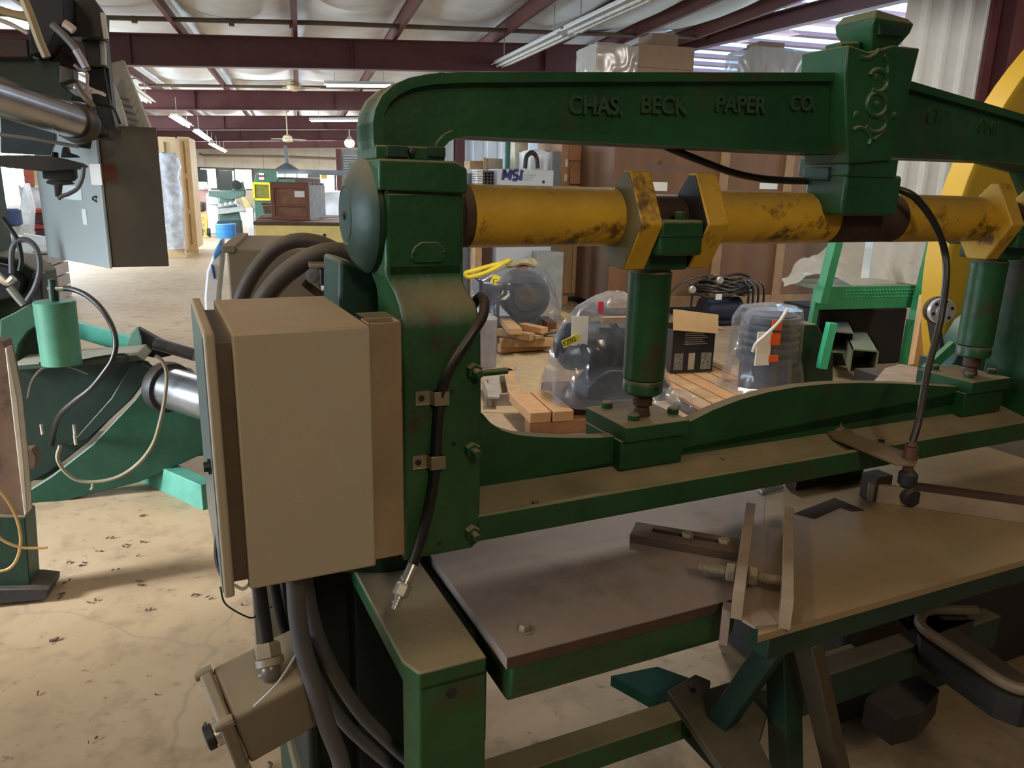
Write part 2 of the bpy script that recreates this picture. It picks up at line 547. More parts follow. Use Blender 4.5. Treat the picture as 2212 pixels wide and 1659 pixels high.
# ------------------------------------------------------------------ the hall
def floor_mat():
    mt = bpy.data.materials.new('worn_concrete')
    mt.use_nodes = True
    N, L = mt.node_tree.nodes, mt.node_tree.links
    bs = N['Principled BSDF']
    tc = N.new('ShaderNodeTexCoord')

    def noise_ramp(scale, a, b, det=8, rough=0.65):
        n = N.new('ShaderNodeTexNoise')
        n.inputs['Scale'].default_value, n.inputs['Detail'].default_value, n.inputs['Roughness'].default_value = scale, det, rough
        L.new(tc.outputs['Object'], n.inputs['Vector'])
        r = N.new('ShaderNodeMapRange')
        r.inputs['From Min'].default_value, r.inputs['From Max'].default_value = a, b
        L.new(n.outputs['Fac'], r.inputs['Value'])
        return r.outputs['Result'], n.outputs['Fac']

    def mix(fac, a, b):
        x = N.new('ShaderNodeMix')
        x.data_type = 'RGBA'
        L.new(fac, x.inputs['Factor'])
        for k, v in (('A', a), ('B', b)):
            if isinstance(v, tuple):
                x.inputs[k].default_value = (*v, 1)
            else:
                L.new(v, x.inputs[k])
        return x.outputs['Result']
    f1, raw = noise_ramp(1.1, 0.35, 0.68)
    f2, _ = noise_ramp(6.5, 0.50, 0.72)
    f3, _ = noise_ramp(26, 0.64, 0.72, 4)
    c = mix(f1, (0.38, 0.265, 0.155), (0.48, 0.355, 0.225))
    c = mix(f2, c, (0.275, 0.195, 0.12))
    c = mix(f3, c, (0.20, 0.14, 0.09))
    vo = N.new('ShaderNodeTexVoronoi')
    vo.feature = 'DISTANCE_TO_EDGE'
    vo.inputs['Scale'].default_value = 0.55
    n4 = N.new('ShaderNodeTexNoise')
    n4.inputs['Scale'].default_value = 2.2
    L.new(tc.outputs['Object'], n4.inputs['Vector'])
    ad = N.new('ShaderNodeMix')
    ad.data_type = 'RGBA'
    ad.inputs['Factor'].default_value = 0.25
    L.new(tc.outputs['Object'], ad.inputs['A'])
    L.new(n4.outputs['Color'], ad.inputs['B'])
    L.new(ad.outputs['Result'], vo.inputs['Vector'])
    r = N.new('ShaderNodeMapRange')
    r.inputs['From Min'].default_value, r.inputs['From Max'].default_value = 0.0012, 0.0035
    r.inputs['To Min'].default_value, r.inputs['To Max'].default_value = 0.35, 0.0
    L.new(vo.outputs['Distance'], r.inputs['Value'])
    c = mix(r.outputs['Result'], c, (0.22, 0.18, 0.14))
    L.new(c, bs.inputs['Base Color'])
    bs.inputs['Roughness'].default_value = 0.6
    bp = N.new('ShaderNodeBump')
    bp.inputs['Strength'].default_value = 0.25
    bp.inputs['Distance'].default_value = 0.02
    L.new(raw, bp.inputs['Height'])
    L.new(bp.outputs['Normal'], bs.inputs['Normal'])
    return mt


struct(B(H).box(-9, 20, -8, 46, -0.3, 0).build('floor', floor_mat()))


def zr(x):
    return 3.83 + 0.042 * x


insul = mat('white_vinyl_insulation', (0.72, 0.73, 0.74), 0.42, var=0.10, scale=3, bump=0.2, bscale=5)
roof_sheet = mat('roof_sheet', (0.5, 0.48, 0.44), 0.6)
BX0, BX1 = -7.0, 7.0
ceil = struct(B(H).prism([(BX0 - 2, zr(BX0 - 2) + 0.52), (BX1, zr(BX1) + 0.52), (BX1, zr(BX1) + 0.58), (BX0 - 2, zr(BX0 - 2) + 0.58)], 'y', -8, 46).build('ceiling', roof_sheet))
RAFT = [-1.5, 6.0, 13.5, 21.0, 28.6, 36.0, 43.4]
for by in RAFT:
    b = B(H)
    for z0, z1, hw in ((-0.02, 0.0, 0.09), (-0.46, -0.44, 0.09), (-0.44, -0.02, 0.008)):
        b.prism([(BX0, zr(BX0) + z0), (BX1, zr(BX1) + z0), (BX1, zr(BX1) + z1), (BX0, zr(BX0) + z1)], 'y', by - hw, by + hw)
    for x in (-2.4, 0.9, 4.2):
        b.box(x - 0.006, x + 0.006, by - 0.085, by + 0.085, zr(x) - 0.44, zr(x) - 0.02)
    b.build('rafter', maroon, ceil)
PURL = [-6.5, -4.9, -3.3, -1.66, 0.03, 1.6, 3.3, 4.45, 5.5, 6.6]
for x in PURL:
    b = B(H)
    z = zr(x)
    b.prism([(x - 0.03, z), (x + 0.035, z), (x + 0.035, z + 0.012), (x - 0.018, z + 0.012), (x - 0.018, z + 0.2), (x - 0.06, z + 0.2), (x - 0.06, z + 0.19), (x - 0.03, z + 0.19)], 'y', -7, 44)
    b.build('purlin', maroon_hi, ceil)
allx = [-8.6] + PURL + [7.0]
for j in range(len(allx) - 1):
    x0, x1 = allx[j], allx[j + 1]
    for k in range(len(RAFT) - 1):
        y0, y1 = RAFT[k], RAFT[k + 1]
        if y1 < 7 and x1 < 1:
            pass
        b = B(H)
        nx, ny = 9, 14
        vs = []
        rnd = random.Random(j * 31 + k)
        ph = rnd.uniform(0, 6)
        for a in range(nx):
            u = a / (nx - 1)
            x = x0 + (x1 - x0) * u
            for c in range(ny):
                v = c / (ny - 1)
                sag = 0.27 * (4 * u * (1 - u)) * (0.75 + 0.25 * math.sin(v * 9 + ph)) * min(1, 0.35 + 5 * min(v, 1 - v))
                vs.append((x, y0 + (y1 - y0) * v, zr(x) + 0.30 - sag))
        b.add(vs, [(a * ny + c, a * ny + c + 1, (a + 1) * ny + c + 1, (a + 1) * ny + c) for a in range(nx - 1) for c in range(ny - 1)], True)
        b.build('insulation_sheet', insul, ceil, angle=80)

# eave beam and the brighter side bay beyond it, roofed with translucent sheets
b = B(H)
p, q = H.V(1500, 108, 4.0), H.V(1895, 16, 4.0)
dq = (q - p).normalized()
for z0, z1, wd in ((4.0, 4.02, 0.16), (4.02, 4.24, 0.02), (4.24, 4.26, 0.16)):
    b.bar(p - dq * 14 + Vector((0, 0, (z0 + z1) / 2 - 4)), q + dq * 1.4 + Vector((0, 0, (z0 + z1) / 2 - 4)), wd, z1 - z0)
b.build('eave_beam', maroon, ceil)
translucent = bpy.data.materials.new('translucent_roof_sheet')
translucent.use_nodes = True
_n = translucent.node_tree
_t = _n.nodes.new('ShaderNodeBsdfTranslucent')
_t.inputs[0].default_value = (0.46, 0.60, 0.72, 1)
_n.links.new(_t.outputs[0], _n.nodes['Material Output'].inputs[0])
side = struct(B(H).box(6.9, 17, 7.4, 30, 4.78, 4.80).build('roof', translucent))
for by in [8.3 + 1.02 * i for i in range(20)]:
    b = B(H)
    b.box(6.7, 17, by - 0.11, by + 0.11, 4.68, 4.71).box(6.7, 17, by - 0.012, by + 0.012, 4.71, 4.78)
    b.build('side_purlin', mat('pale_maroon_purlin', (0.36, 0.17, 0.17), 0.5, var=0.08), side)
struct(B(H).box(17, 17.2, 7, 31, 0, 5).build('wall_side_bay', white_wall))
struct(B(H).box(6.9, 17.2, 30.0, 30.2, 0, 5).build('wall_bay_end', white_wall))


def ribbed(fr, p, q, z0, z1, pitch=0.3, depth=0.035):
    """a sheet wall with raised ribs between two plan points"""
    b = B(fr)
    p, q = Vector((p[0], p[1], 0)), Vector((q[0], q[1], 0))
    d = (q - p)
    ln = d.length
    d.normalize()
    n = Vector((d.y, -d.x, 0))
    prof = []
    k = 0.0
    while k < ln:
        prof += [(k, 0), (k + pitch * 0.62, 0), (k + pitch * 0.74, depth), (k + pitch * 0.9, depth)]
        k += pitch
    prof.append((k, 0))
    vs = [p + d * a + n * e + Vector((0, 0, z)) for a, e in prof for z in (z0, z1)]
    m_ = len(prof)
    vs += [p + d * a + n * (e - 0.012) + Vector((0, 0, z)) for a, e in prof for z in (z0, z1)]
    o = 2 * m_
    fs = []
    for i in range(m_ - 1):
        a, c = 2 * i, 2 * i + 2
        fs += [(a, c, c + 1, a + 1), (o + a, o + a + 1, o + c + 1, o + c), (a + 1, c + 1, o + c + 1, o + a + 1), (a, o + a, o + c, c)]
    fs += [(0, 1, o + 1, o), (2 * m_ - 2, o + 2 * m_ - 2, o + 2 * m_ - 1, 2 * m_ - 1)]
    b.add(vs, fs)
    return b


struct(ribbed(H, (6.42, 7.5), (7.62, 7.5), 0, 4.9, 0.29, 0.05).build('wall_right', mat('white_ribbed_sheet', (0.70, 0.70, 0.66), 0.45, var=0.04)))
b = B(H)
b.box(7.46, 7.80, 7.05, 7.10, 0, 4.6).box(7.46, 7.80, 7.40, 7.45, 0, 4.6).box(7.60, 7.63, 7.10, 7.40, 0, 4.6)
struct(b.build('trim_1', maroon))
struct(B(H).prism([(7.7, 3.2), (9.6, 3.4), (9.6, 4.6), (7.7, 4.6)], 'y', 6.9, 7.0).build('trim_2', maroon))
struct(B(H).box(7.8, 9.6, 7.1, 7.2, 0, 4.6).build('wall_right_end', mat('dark_maroon_sheet', (0.05, 0.016, 0.016), 0.6)))
struct(B(H).box(9.6, 9.8, -8, 7.2, 0, 5).build('wall_right_near', mat('dim_sheet', (0.3, 0.29, 0.27), 0.6)))
struct(B(H).box(-9, 9.8, -8.2, -8, 0, 5).build('wall_front', mat('dim_sheet_front', (0.3, 0.28, 0.25), 0.6)))
struct(B(H).box(7, 9.8, -8, 7.2, 4.7, 4.75).build('ceiling_near', mat('dim_sheet_roof', (0.3, 0.29, 0.27), 0.6)))

# white wall seen under the arch, with its maroon column
struct(ribbed(H, (2.9, 16.0), (6.9, 16.0), 0, 4.2, 0.3, 0.03).build('wall_inner', white_wall))
b = B(H)
x0, x1 = H.U(984, 330, 15.6).x, H.U(1003, 330, 15.6).x
b.box(x0, x1, 15.55, 15.57, 0, 3.6).box(x0, x1, 15.8, 15.82, 0, 3.6).box((x0 + x1) / 2 - 0.01, (x0 + x1) / 2 + 0.01, 15.57, 15.8, 0, 3.6)
struct(b.build('trim_3', maroon))

# far wall: concrete lintel above a row of bright windows
pane = film('window_glass', (0.9, 0.95, 1.0), 0.10, 0.05)
FY = 44.0
zt = lambda x: 3.12 + 0.018 * (x + 5.2)
b = B(H)
xe = [-9.0] + [-6.2 + 1.45 * i for i in range(12)] + [12]
for i in range(len(xe) - 1):
    b.box(xe[i] + 0.012, xe[i + 1] - 0.012, FY, FY + 0.25, 2.28, 4.6)
b.box(-9, 12, FY + 0.02, FY + 0.2, 2.28, 4.6)
b.box(-9, 12, FY, FY + 0.3, 0, 1.15)
far = struct(b.build('wall_back', conc_wall))
wins = [(430, 471), (505, 548), (688, 726)]
edges = [-9.0]
wn = 1
for a, c in wins:
    xa, xc = H.U(a, 390, FY).x, H.U(c, 390, FY).x
    edges += [xa, xc]
    b = B(H)
    for u0, u1, z0, z1 in ((xa, xa + 0.09, 1.15, 2.28), (xc - 0.09, xc, 1.15, 2.28), (xa, xc, 1.15, 1.22), (xa, xc, 2.2, 2.28)):
        b.box(u0, u1, FY + 0.05, FY + 0.15, z0, z1)
    wo = struct(b.build('window_%d' % wn, mat('dark_window_frame', (0.08, 0.09, 0.09), 0.5)))
    B(H).box(xa + 0.08, xc - 0.08, FY + 0.09, FY + 0.1, 1.2, 2.22).build('pane', pane, wo)
    wn += 1
edges.append(12.0)
for i in range(0, len(edges), 2):
    B(H).box(edges[i], edges[i + 1], FY + 0.03, FY + 0.28, 1.15, 2.28).build('wall_pier', mat('dim_wall_pier', (0.12, 0.13, 0.12), 0.7), far)

# left wall: a doorway beside the machine, a long row of windows further down
b = B(H)
for y0, y1, z0, z1 in ((-8, -0.9, 0, 5), (-0.9, 3.9, 3.3, 5), (3.9, 15, 0, 5), (15, 27, 2.3, 5), (15, 27, 0, 0.85), (27, 44, 0, 5)):
    b.box(-7.2, -7.0, y0, y1, z0, z1)
lw = struct(b.build('wall_left', mat('pale_wall', (0.55, 0.53, 0.48), 0.6)))
for i in range(4):
    y0 = 15 + 3 * i
    b = B(H)
    for u0, u1, z0, z1 in ((y0, y0 + 0.07, 0.85, 2.3), (y0 + 2.93, y0 + 3, 0.85, 2.3), (y0 + 1.48, y0 + 1.53, 0.85, 2.3), (y0, y0 + 3, 0.85, 0.92), (y0, y0 + 3, 2.23, 2.3)):
        b.box(-7.16, -7.04, u0, u1, z0, z1)
    wo = struct(b.build('window_%d' % wn, white_p))
    B(H).box(-7.11, -7.10, y0 + 0.05, y0 + 2.95, 0.9, 2.25).build('pane', pane, wo)
    wn += 1

# ------------------------------------------------------------------ overhead pipes, lamps, fans
b = B(H)
p0, p1, p2 = H.U(225, 38, 12.6), H.U(700, 50, 12.6), H.U(1240, 72, 12.6)
b.tube([p0 - Vector((1.6, 0, 0.06)), p0, p1, p2, p2 + Vector((2.4, 0, 0.1))], 0.034, 10, False)
for t in (290, 500, 630, 860, 1090):
    c = H.U(t, 40 + (t - 230) * 0.033, 12.6)
    b.lathe(c - Vector((0.035, 0, 0)), (1, 0, 0), [(0, 0.05), (0.07, 0.05)], 10)
tag(b.build('sprinkler_pipe', mat('brown_pipe', (0.11, 0.075, 0.05), 0.5, var=0.2)), 'brown steel sprinkler pipe running under the roof in front of the nearest rafter', 'pipe')
b = B(H)
b.tube([H.U(300, 184, 20.3), H.U(560, 187, 20.3), H.U(860, 190, 20.3)], 0.035, 8, False)
tag(b.build('sprinkler_pipe', _mats['brown_pipe']), 'second brown pipe under the roof, further back above the ceiling fan', 'pipe')
b = B(H)
b.tube([H.U(430, 332, 43.6), H.U(440, 336, 43.6), H.U(600, 338, 43.6), H.U(760, 344, 43.6)], 0.07, 8, False)
tag(b.build('wall_pipe', _mats['brown_pipe']), 'thin dark pipe running along the concrete far wall above the windows', 'pipe')


def lamp(p, q, lit, label, wd=0.16, n_tubes=2, watts=0):
    p, q = Vector(p), Vector(q)
    t = thing('fluorescent_light', label, 'light', H, (p + q) / 2, 'fluorescent ceiling lights')
    d = (q - p).normalized()
    sdv = d.cross(Vector((0, 0, 1))).normalized()
    b = B(H)
    b.bar(p + Vector((0, 0, 0.06)), q + Vector((0, 0, 0.06)), wd, 0.05)
    b.bar(p + sdv * wd * 0.6 + Vector((0, 0, 0.03)), q + sdv * wd * 0.6 + Vector((0, 0, 0.03)), 0.06, 0.015, up=(0.4 * sdv.x, 0.4 * sdv.y, 1))
    b.bar(p - sdv * wd * 0.6 + Vector((0, 0, 0.03)), q - sdv * wd * 0.6 + Vector((0, 0, 0.03)), 0.06, 0.015, up=(-0.4 * sdv.x, -0.4 * sdv.y, 1))
    b.build('reflector', white_p, t)
    for k in range(n_tubes):
        off = sdv * (k - (n_tubes - 1) / 2) * 0.09
        c = B(H).cyl(p + off + d * 0.05, q + off - d * 0.05, 0.02 if not lit else 0.03, n=10)
        c.build('tube', tube_on if lit else mat('unlit_tube', (0.8, 0.8, 0.76), 0.3), t)
    for e in (0.15, 0.85):
        a = p.lerp(q, e) + Vector((0, 0, 0.08))
        B(H).cyl(a, a + Vector((0, 0, 0.4)), 0.008, n=6).build('hanger', zinc, t)
    if watts:
        mid = (p + q) / 2
        area('tube_glow', H, mid - Vector((0, 0, 0.05)), mid - Vector((0, 0, 1)), (q - p).length, 0.15, watts, (0.95, 0.98, 1.0)).rotation_euler = (Matrix((H.m.to_3x3() @ d, H.m.to_3x3() @ Vector((0, 0, 1)).cross(d), Vector((0, 0, 1)))).transposed()).to_euler()
    return t


lamp(H.V(1070, 148, 3.6), H.V(1225, 76, 3.6), False, 'unlit white strip light nearest the arch, farther of the two in its row', 0.2)
lamp(H.V(1232, 72, 3.6), H.V(1400, -4, 3.6), False, 'unlit white strip light running out of the top of the view above the arch', 0.2)
lamp(H.U(700, 184, 18.0), H.U(850, 186, 18.0), True, 'glowing strip light beside the arch top, higher of the two seen broadside', watts=160)
lamp(H.U(668, 261, 25.0), H.U(800, 260, 25.0), True, 'glowing strip light beside the arch, lower and brighter of the two seen broadside', watts=200)
lamp(H.V(268, 184, 3.3), H.V(322, 222, 3.3), False, 'unlit white strip light hanging beside the grey machine arm', 0.2)
for (a, c), lb in zip((((377, 254), (408, 274)), ((425, 285), (452, 304)), ((456, 312), (470, 320)), ((473, 321), (486, 328))),
                      ('first and nearest of the row', 'second of the row', 'third of the row', 'last and farthest of the row')):
    lamp(H.V(*a, 2.95), H.V(*c, 2.95), True, 'glowing strip light, %s running away over the left aisle' % lb, watts=110, n_tubes=1)
t = thing('round_light', 'bright round lamp hanging in front of the far end near the press', 'light', H, H.U(755, 308, 33))
c = H.U(755, 308, 33)
B(H).lathe(c - Vector((0, 0, 0.2)), (0, 0, 1), [(0, 0.02), (0.05, 0.17), (0.2, 0.21), (0.3, 0.15)], 18).build('globe', tube_on, t)
B(H).lathe(c + Vector((0, 0, 0.1)), (0, 0, 1), [(0, 0.16), (0.12, 0.08), (0.16, 0.02), (0.5, 0.02)], 14).build('lamp_cap', zinc, t)


def fan(px, py, y, drop, label, spread):
    c = H.U(px, py, y)
    t = thing('ceiling_fan', label, 'fan', H, c, 'ceiling fans')
    cream = mat('cream_enamel', (0.66, 0.56, 0.36), 0.5)
    B(H).lathe(c + Vector((0, 0, 0.1)), (0, 0, 1), [(0, 0.04), (0.08, 0.02), (drop - 0.14, 0.02), (drop - 0.12, 0.09), (drop, 0.10)], 14).build('rod', cream, t)
    B(H).lathe(c - Vector((0, 0, 0.11)), (0, 0, 1), [(0, 0.03), (0.03, 0.15), (0.1, 0.17), (0.2, 0.13), (0.24, 0.04)], 18).build('motor_housing', cream, t)
    for k in range(3):
        a = k * 2.094 + spread
        d = Vector((math.cos(a), math.sin(a), 0))
        B(H).bar(c + d * 0.15, c + d * 0.62, 0.13, 0.012).build('blade', cream, t)
    return t


fan(635, 187, 20.0, 0.35, 'cream three-blade ceiling fan under the nearest roof bay', 0.1)
fan(621, 300, 27.0, 0.85, 'cream ceiling fan on a long rod, further back and lower', 0.4)

# litter on the floor
rnd = random.Random(5)
chip = mat('dark_litter', (0.10, 0.06, 0.035), 0.8, var=0.4)
b = B(H)
for px, py, s in ((295, 1260, .03), (305, 1112, .02), (240, 1160, .02), (265, 1180, .02), (215, 1190, .014), (150, 1215, .02), (175, 1218, .02), (310, 1172, .02), (420, 1288, .022), (455, 1292, .022), (105, 1384, .03), (250, 1232, .015), (320, 1320, .015), (140, 1258, .02), (200, 1300, .02), (90, 1270, .02), (110, 1268, .02), (520, 1310, .014), (450, 1572, .022), (580, 1650, .02), (140, 1285, .03), (300, 1200, .012), (340, 1500, .01), (80, 1500, .01), (200, 1600, .012)):
    c = H.V(px, py, 0.003)
    s *= .75
    for k in range(2):
        q = c + Vector((rnd.uniform(-s, s), rnd.uniform(-s, s), rnd.uniform(0, .004)))
        a = rnd.uniform(0, 3)
        b.bar(q - Vector((math.cos(a) * s * .5, math.sin(a) * s * .5, 0)), q + Vector((math.cos(a) * s * .5, math.sin(a) * s * .5, .002)), s * rnd.uniform(.2, .6), 0.003)
o = b.build('floor_litter', chip, kind='stuff')
tag(o, 'dark chips and scraps scattered on the concrete floor at lower left', 'litter')
# ------------------------------------------------------------------ the green press
U, V, X = M.U, M.V, M.X
YF = 1.25
press = thing('arch_press', 'big green cast-iron press with raised lettering on its arch and a yellow crankshaft', 'machine', M, (0.45, 1.35, 0))

# left upright
AX = 1.40
zsh = (U(1020, 400, AX).z + U(1020, 537, AX).z) / 2 + 0.002
rsh = (U(1020, 400, AX).z - U(1020, 537, AX).z) / 2 * 1.0


def sect(py, pl, pr, yf, yb):
    a, c = U(pl, py, yf), U(pr, py, yf)
    z = (a.z + c.z) / 2
    return [(a.x, yf, z), (c.x, yf, z), (c.x, yb, z), (a.x, yb, z)]


b = B(M)
secs = [(575, 832, 1002, 1.300), (592, 833, 1002, 1.300), (610, 842, 1003, 1.296), (632, 854, 1010, 1.286), (658, 864, 1028, 1.268), (685, 869, 1036, 1.255), (715, 871, 1040, YF), (900, 872, 1041, YF), (1100, 872, 1038, YF)]
rs = [sect(*s, 1.42) for s in secs]
zb = U(876, 1212, YF).z
xl, xr = U(872, 1150, YF).x, U(1036, 1150, YF).x
rs.append([(xl, YF, zb + 0.012), (xr, YF, zb + 0.012), (xr, 1.42, zb + 0.012), (xl, 1.42, zb + 0.012)])
rs.append([(xl + 0.002, YF + .004, zb), (xr - 0.012, YF + .004, zb), (xr - 0.012, 1.42, zb), (xl + 0.002, 1.42, zb)])
rs = list(reversed(rs))
b.rings([list(r) for r in rs], True)
up = b.build('upright', green_worn, press, bevel=0.006, seg=3, angle=32)
# housing round the shaft end
hx0, hx1 = U(831, 470, 1.30).x, U(1003, 470, 1.30).x
hz0, hz1 = U(900, 592, 1.30).z, U(900, 412, 1.30).z
head = B(M).box(hx0, hx1, 1.30, 1.50, hz0 - 0.01, hz1).build('shaft_housing', green, press, bevel=0.008, seg=3)
z2 = U(900, 345, 1.29).z
pts = [(hx0 - 0.012, hz1), (hx1 + 0.001, hz1 - 0.004), (hx1 + 0.001, z2 - 0.012), (hx1 - 0.02, z2), (hx0 - 0.012, z2)]
B(M).prism(pts, 'y', 1.288, 1.51).build('housing_cap', green, press, bevel=0.004)
# nameplate with two screws
a, c = U(888, 568, 1.30), U(963, 522, 1.30)
w2, h2 = (c.x - a.x), (c.z - a.z)
oc = [(a.x + w2 * u, a.z + h2 * v) for u, v in ((.12, 0), (.88, 0), (1, .22), (1, .5), (.9, .78), (.72, 1), (.28, 1), (.1, .78), (0, .5), (0, .22))]
npl = B(M).prism(oc, 'y', 1.2955, 1.302).build('nameplate', green, press, bevel=0.0015)
for u in (.07, .93):
    B(M).lathe((a.x + w2 * u, 1.296, a.z + h2 * .48), (0, -1, 0), [(0, .004), (.002, .003)], 10).build('screw', green_dark, npl)
# round cap on the end of the shaft
prof = [(0, .092), (.003, .104), (.012, .105), (.022, .098), (.034, .084), (.043, .066), (.048, .052), (.0465, .050), (.0465, .047), (.048, .046), (.049, .006)]
cap = B(M).lathe((hx0 + .002, AX, zsh), (-1, 0, 0), prof, 48).build('end_cap', green_dark, press, angle=28)
B(M).lathe((hx0 - .047, AX, zsh), (-1, 0, 0), [(0, .008), (.003, .007), (.003, .003), (.001, .002)], 12).build('grease_nipple', dark_iron, cap)
B(M).lathe((hx1 - .002, AX, zsh), (1, 0, 0), [(0, rsh + .036), (.008, rsh + .030), (.014, rsh + .012), (.02, rsh + .008), (.024, rsh)], 40).build('bearing_collar', dark_iron, press)
# dark rear casting left of the upright
b = B(M)
pts = xz(M, [(732, 560), (760, 566), (842, 600), (868, 650), (884, 690), (884, 1240), (735, 1240), (732, 700)], 1.45)
b.prism(pts, 'y', 1.45, 1.60)
b.build('rear_casting', green_dark, press, bevel=0.008)
# bolts and small holes in the face of the upright
for px, py in ((1022, 800), (1018, 970), (1018, 1148)):
    p = U(px, py, YF)
    B(M).hexbolt(p, (0, -1, 0), .0155, .014, .018).build('bolt', green, press, bevel=0.001)
p = U(1040, 806, YF)
B(M).cyl(p, p + Vector((.05, -.006, .002)), .0065, n=10).build('pin', green, press)
for px, py in ((976, 846), (980, 959), (949, 1175)):
    p = U(px, py, YF)
    B(M).lathe(p + Vector((0, -.0008, 0)), (0, 1, 0), [(0, .0042), (.001, .0042)], 10).build('hole', black, press)

# the arch: I-section casting, flat top rising to a crest, falling beyond
TOP = [(812, 336), (807, 300), (806, 264), (811, 236), (826, 206), (850, 184), (884, 168), (930, 159), (1000, 155.5), (1300, 155.5), (1836, 157)]
BOT = [(954, 336), (960, 318), (970, 306), (985, 298), (1008, 294), (1200, 303), (1836, 335)]
YA0, YA1, YW = 1.30, 1.415, 1.316
tp, bp_ = xz(M, TOP, YA0), xz(M, BOT, YA0)
xc = (U(1832, 352, 1.27).x + U(1925, 346, 1.27).x) / 2     # centre of the crest
mir = lambda pts: [(2 * xc + 0.03 - x, z) for x, z in pts]


def inset(poly, d):
    out = []
    for i, (x, z) in enumerate(poly):
        x0, z0 = poly[max(i - 1, 0)]
        x1, z1 = poly[min(i + 1, len(poly) - 1)]
        l = math.hypot(x1 - x0, z1 - z0)
        out.append((x + (z1 - z0) / l * d, z - (x1 - x0) / l * d))
    return out


def arch(tp, bp_, name, flip):
    b = B(M)
    s = -1 if flip else 1
    ti, bi = inset(tp, 0.017 * s), inset(bp_, -0.014 * s)
    b.prism(tp + list(reversed(bp_)), 'y', YW, YA1 - .018)
    for o_, i_ in ((tp, ti), (bp_, bi)):
        for k in range(len(o_) - 1):
            b.prism([o_[k], o_[k + 1], i_[k + 1], i_[k]], 'y', YA0, YA1)
    return b.build(name, green, press, angle=40)


arch(tp, bp_, 'arch_left_limb', False)
tr = mir(tp)
br = mir(bp_)
# the far limb falls away more steeply
xa, za = U(1972, 176, YA0).x, U(1972, 176, YA0).z
xb, zb_ = U(2212, 247, YA0).x, U(2212, 247, YA0).z
k = (zb_ - za) / (xb - xa)
tr = [(x, min(z, za + k * (x - xa)) if x < 2.25 else z) for x, z in tr]
endx = tr[0][0]
tr = [(xa - .1, za + .004), (xa, za), (xb, zb_), (xb + .18, zb_ - .04), (xb + .30, zb_ - .10), (xb + .37, zb_ - .20), (xb + .38, zb_ - .26)]
br = [(xa - .1, U(1930, 345, YA0).z + .004), (xb, U(2212, 352, YA0).z), (xb + .16, U(2212, 352, YA0).z - .02), (xb + .22, zb_ - .20), (xb + .22, zb_ - .26)]
arch(tr, br, 'arch_right_limb', False)
# foot of the arch on the housing
a, c = U(812, 341, 1.295), U(963, 319, 1.295)
ft = B(M).box(a.x, c.x, 1.296, 1.43, z2 - .001, c.z).build('arch_foot', green, press, bevel=0.003)
for p0, p1 in (((836, 338), (880, 316)), ((925, 338), (962, 318))):
    q0, q1 = U(*p0, 1.292), U(*p1, 1.292)
    B(M).box(q0.x, q1.x, 1.290, 1.30, q0.z, q1.z).build('pad', green_dark, ft, bevel=0.001)
p = U(890, 326, 1.29)
B(M).lathe(p, (0, -1, 0), [(-.006, .006), (.008, .006), (.01, .004)], 8).build('set_screw', dark_iron, ft)
# raised lettering
p = U(1226, 246, YW)
q = U(1755, 236, YW)
for txt, x0, x1, yb0 in (('CHAS.', 1225, 1352, 244), ('BECK', 1380, 1486, 243), ('PAPER', 1541, 1662, 240), ('CO.', 1702, 1756, 237)):
    p = U(x0, yb0, YW)
    q = U(x1, yb0, YW)
    wd = (q - p).length
    hgt = U(x0, 205, YW).z - p.z
    words('raised_letters', txt, hgt / 0.70, M, (p.x, YW - .001, p.z), (1, 0, (q.z - p.z) / wd), (0, 0, 1), mat('dusty_green_letters', (0.030, 0.070, 0.028), 0.45), press, .005, fat=.0012,
          sx=wd / (hgt / 0.70 * {'CHAS.': 3.05, 'BECK': 2.62, 'PAPER': 3.2, 'CO.': 1.72}[txt]))
for txt, x0, x1, yb0, yt in (('LTD.', 1998, 2072, 266, 230), ('PHILA.', 2110, 2212, 289, 254)):
    p, q = U(x0, yb0, YW), U(x1, yb0 + (x1 - x0) * .19, YW)
    hgt = U(x0, yt, YW).z - p.z
    words('raised_letters', txt, hgt / .7, M, (p.x, YW - .0005, p.z), (q - p), (0, 0, 1), green, press, .003, sx=.85)

# crest: keystone with scroll ornament, finial on top
YC = 1.27
cp_ = xz(M, [(1833, 354), (1925, 347), (1950, 262), (1971, 172), (1988, 104), (1930, 97), (1880, 112), (1832, 96), (1826, 160), (1828, 260)], YC)
crest = B(M).prism(cp_, 'y', YC, 1.40).build('crest', green, press, bevel=0.004)
a, c = U(1826, 152, YC), U(1880, 92, YC)
B(M).prism(xz(M, [(1815, 156), (1815, 90), (1860, 88), (1860, 156)], 1.30), 'y', 1.30, 1.345).build('crest_shoulder', green, press, bevel=0.006)
c0, c1 = U(1884, 97, 1.285), U(1928, 93, 1.285)
t0, t1 = U(1872, 34, 1.285), U(1957, 41, 1.285)
zf0, zf1 = c0.z - .015, t0.z + .004
b = B(M)
b.rings([[(c0.x, 1.285, zf0), (c1.x, 1.285, zf0), (c1.x, 1.345, zf0), (c0.x, 1.345, zf0)],
         [(t0.x, 1.265, zf1 - .03), (t1.x - .004, 1.265, zf1 - .03), (t1.x - .004, 1.365, zf1 - .03), (t0.x, 1.365, zf1 - .03)],
         [(t0.x - .002, 1.262, zf1 - .012), (t1.x, 1.262, zf1 - .012), (t1.x, 1.368, zf1 - .012), (t0.x - .002, 1.368, zf1 - .012)],
         [(t0.x + .01, 1.27, zf1 + .006), (t1.x - .01, 1.27, zf1 - .002), (t1.x - .01, 1.36, zf1 - .002), (t0.x + .01, 1.36, zf1 + .006)]], False)
fin = b.build('finial', green, press, bevel=0.003)
zz = zf1 - .022
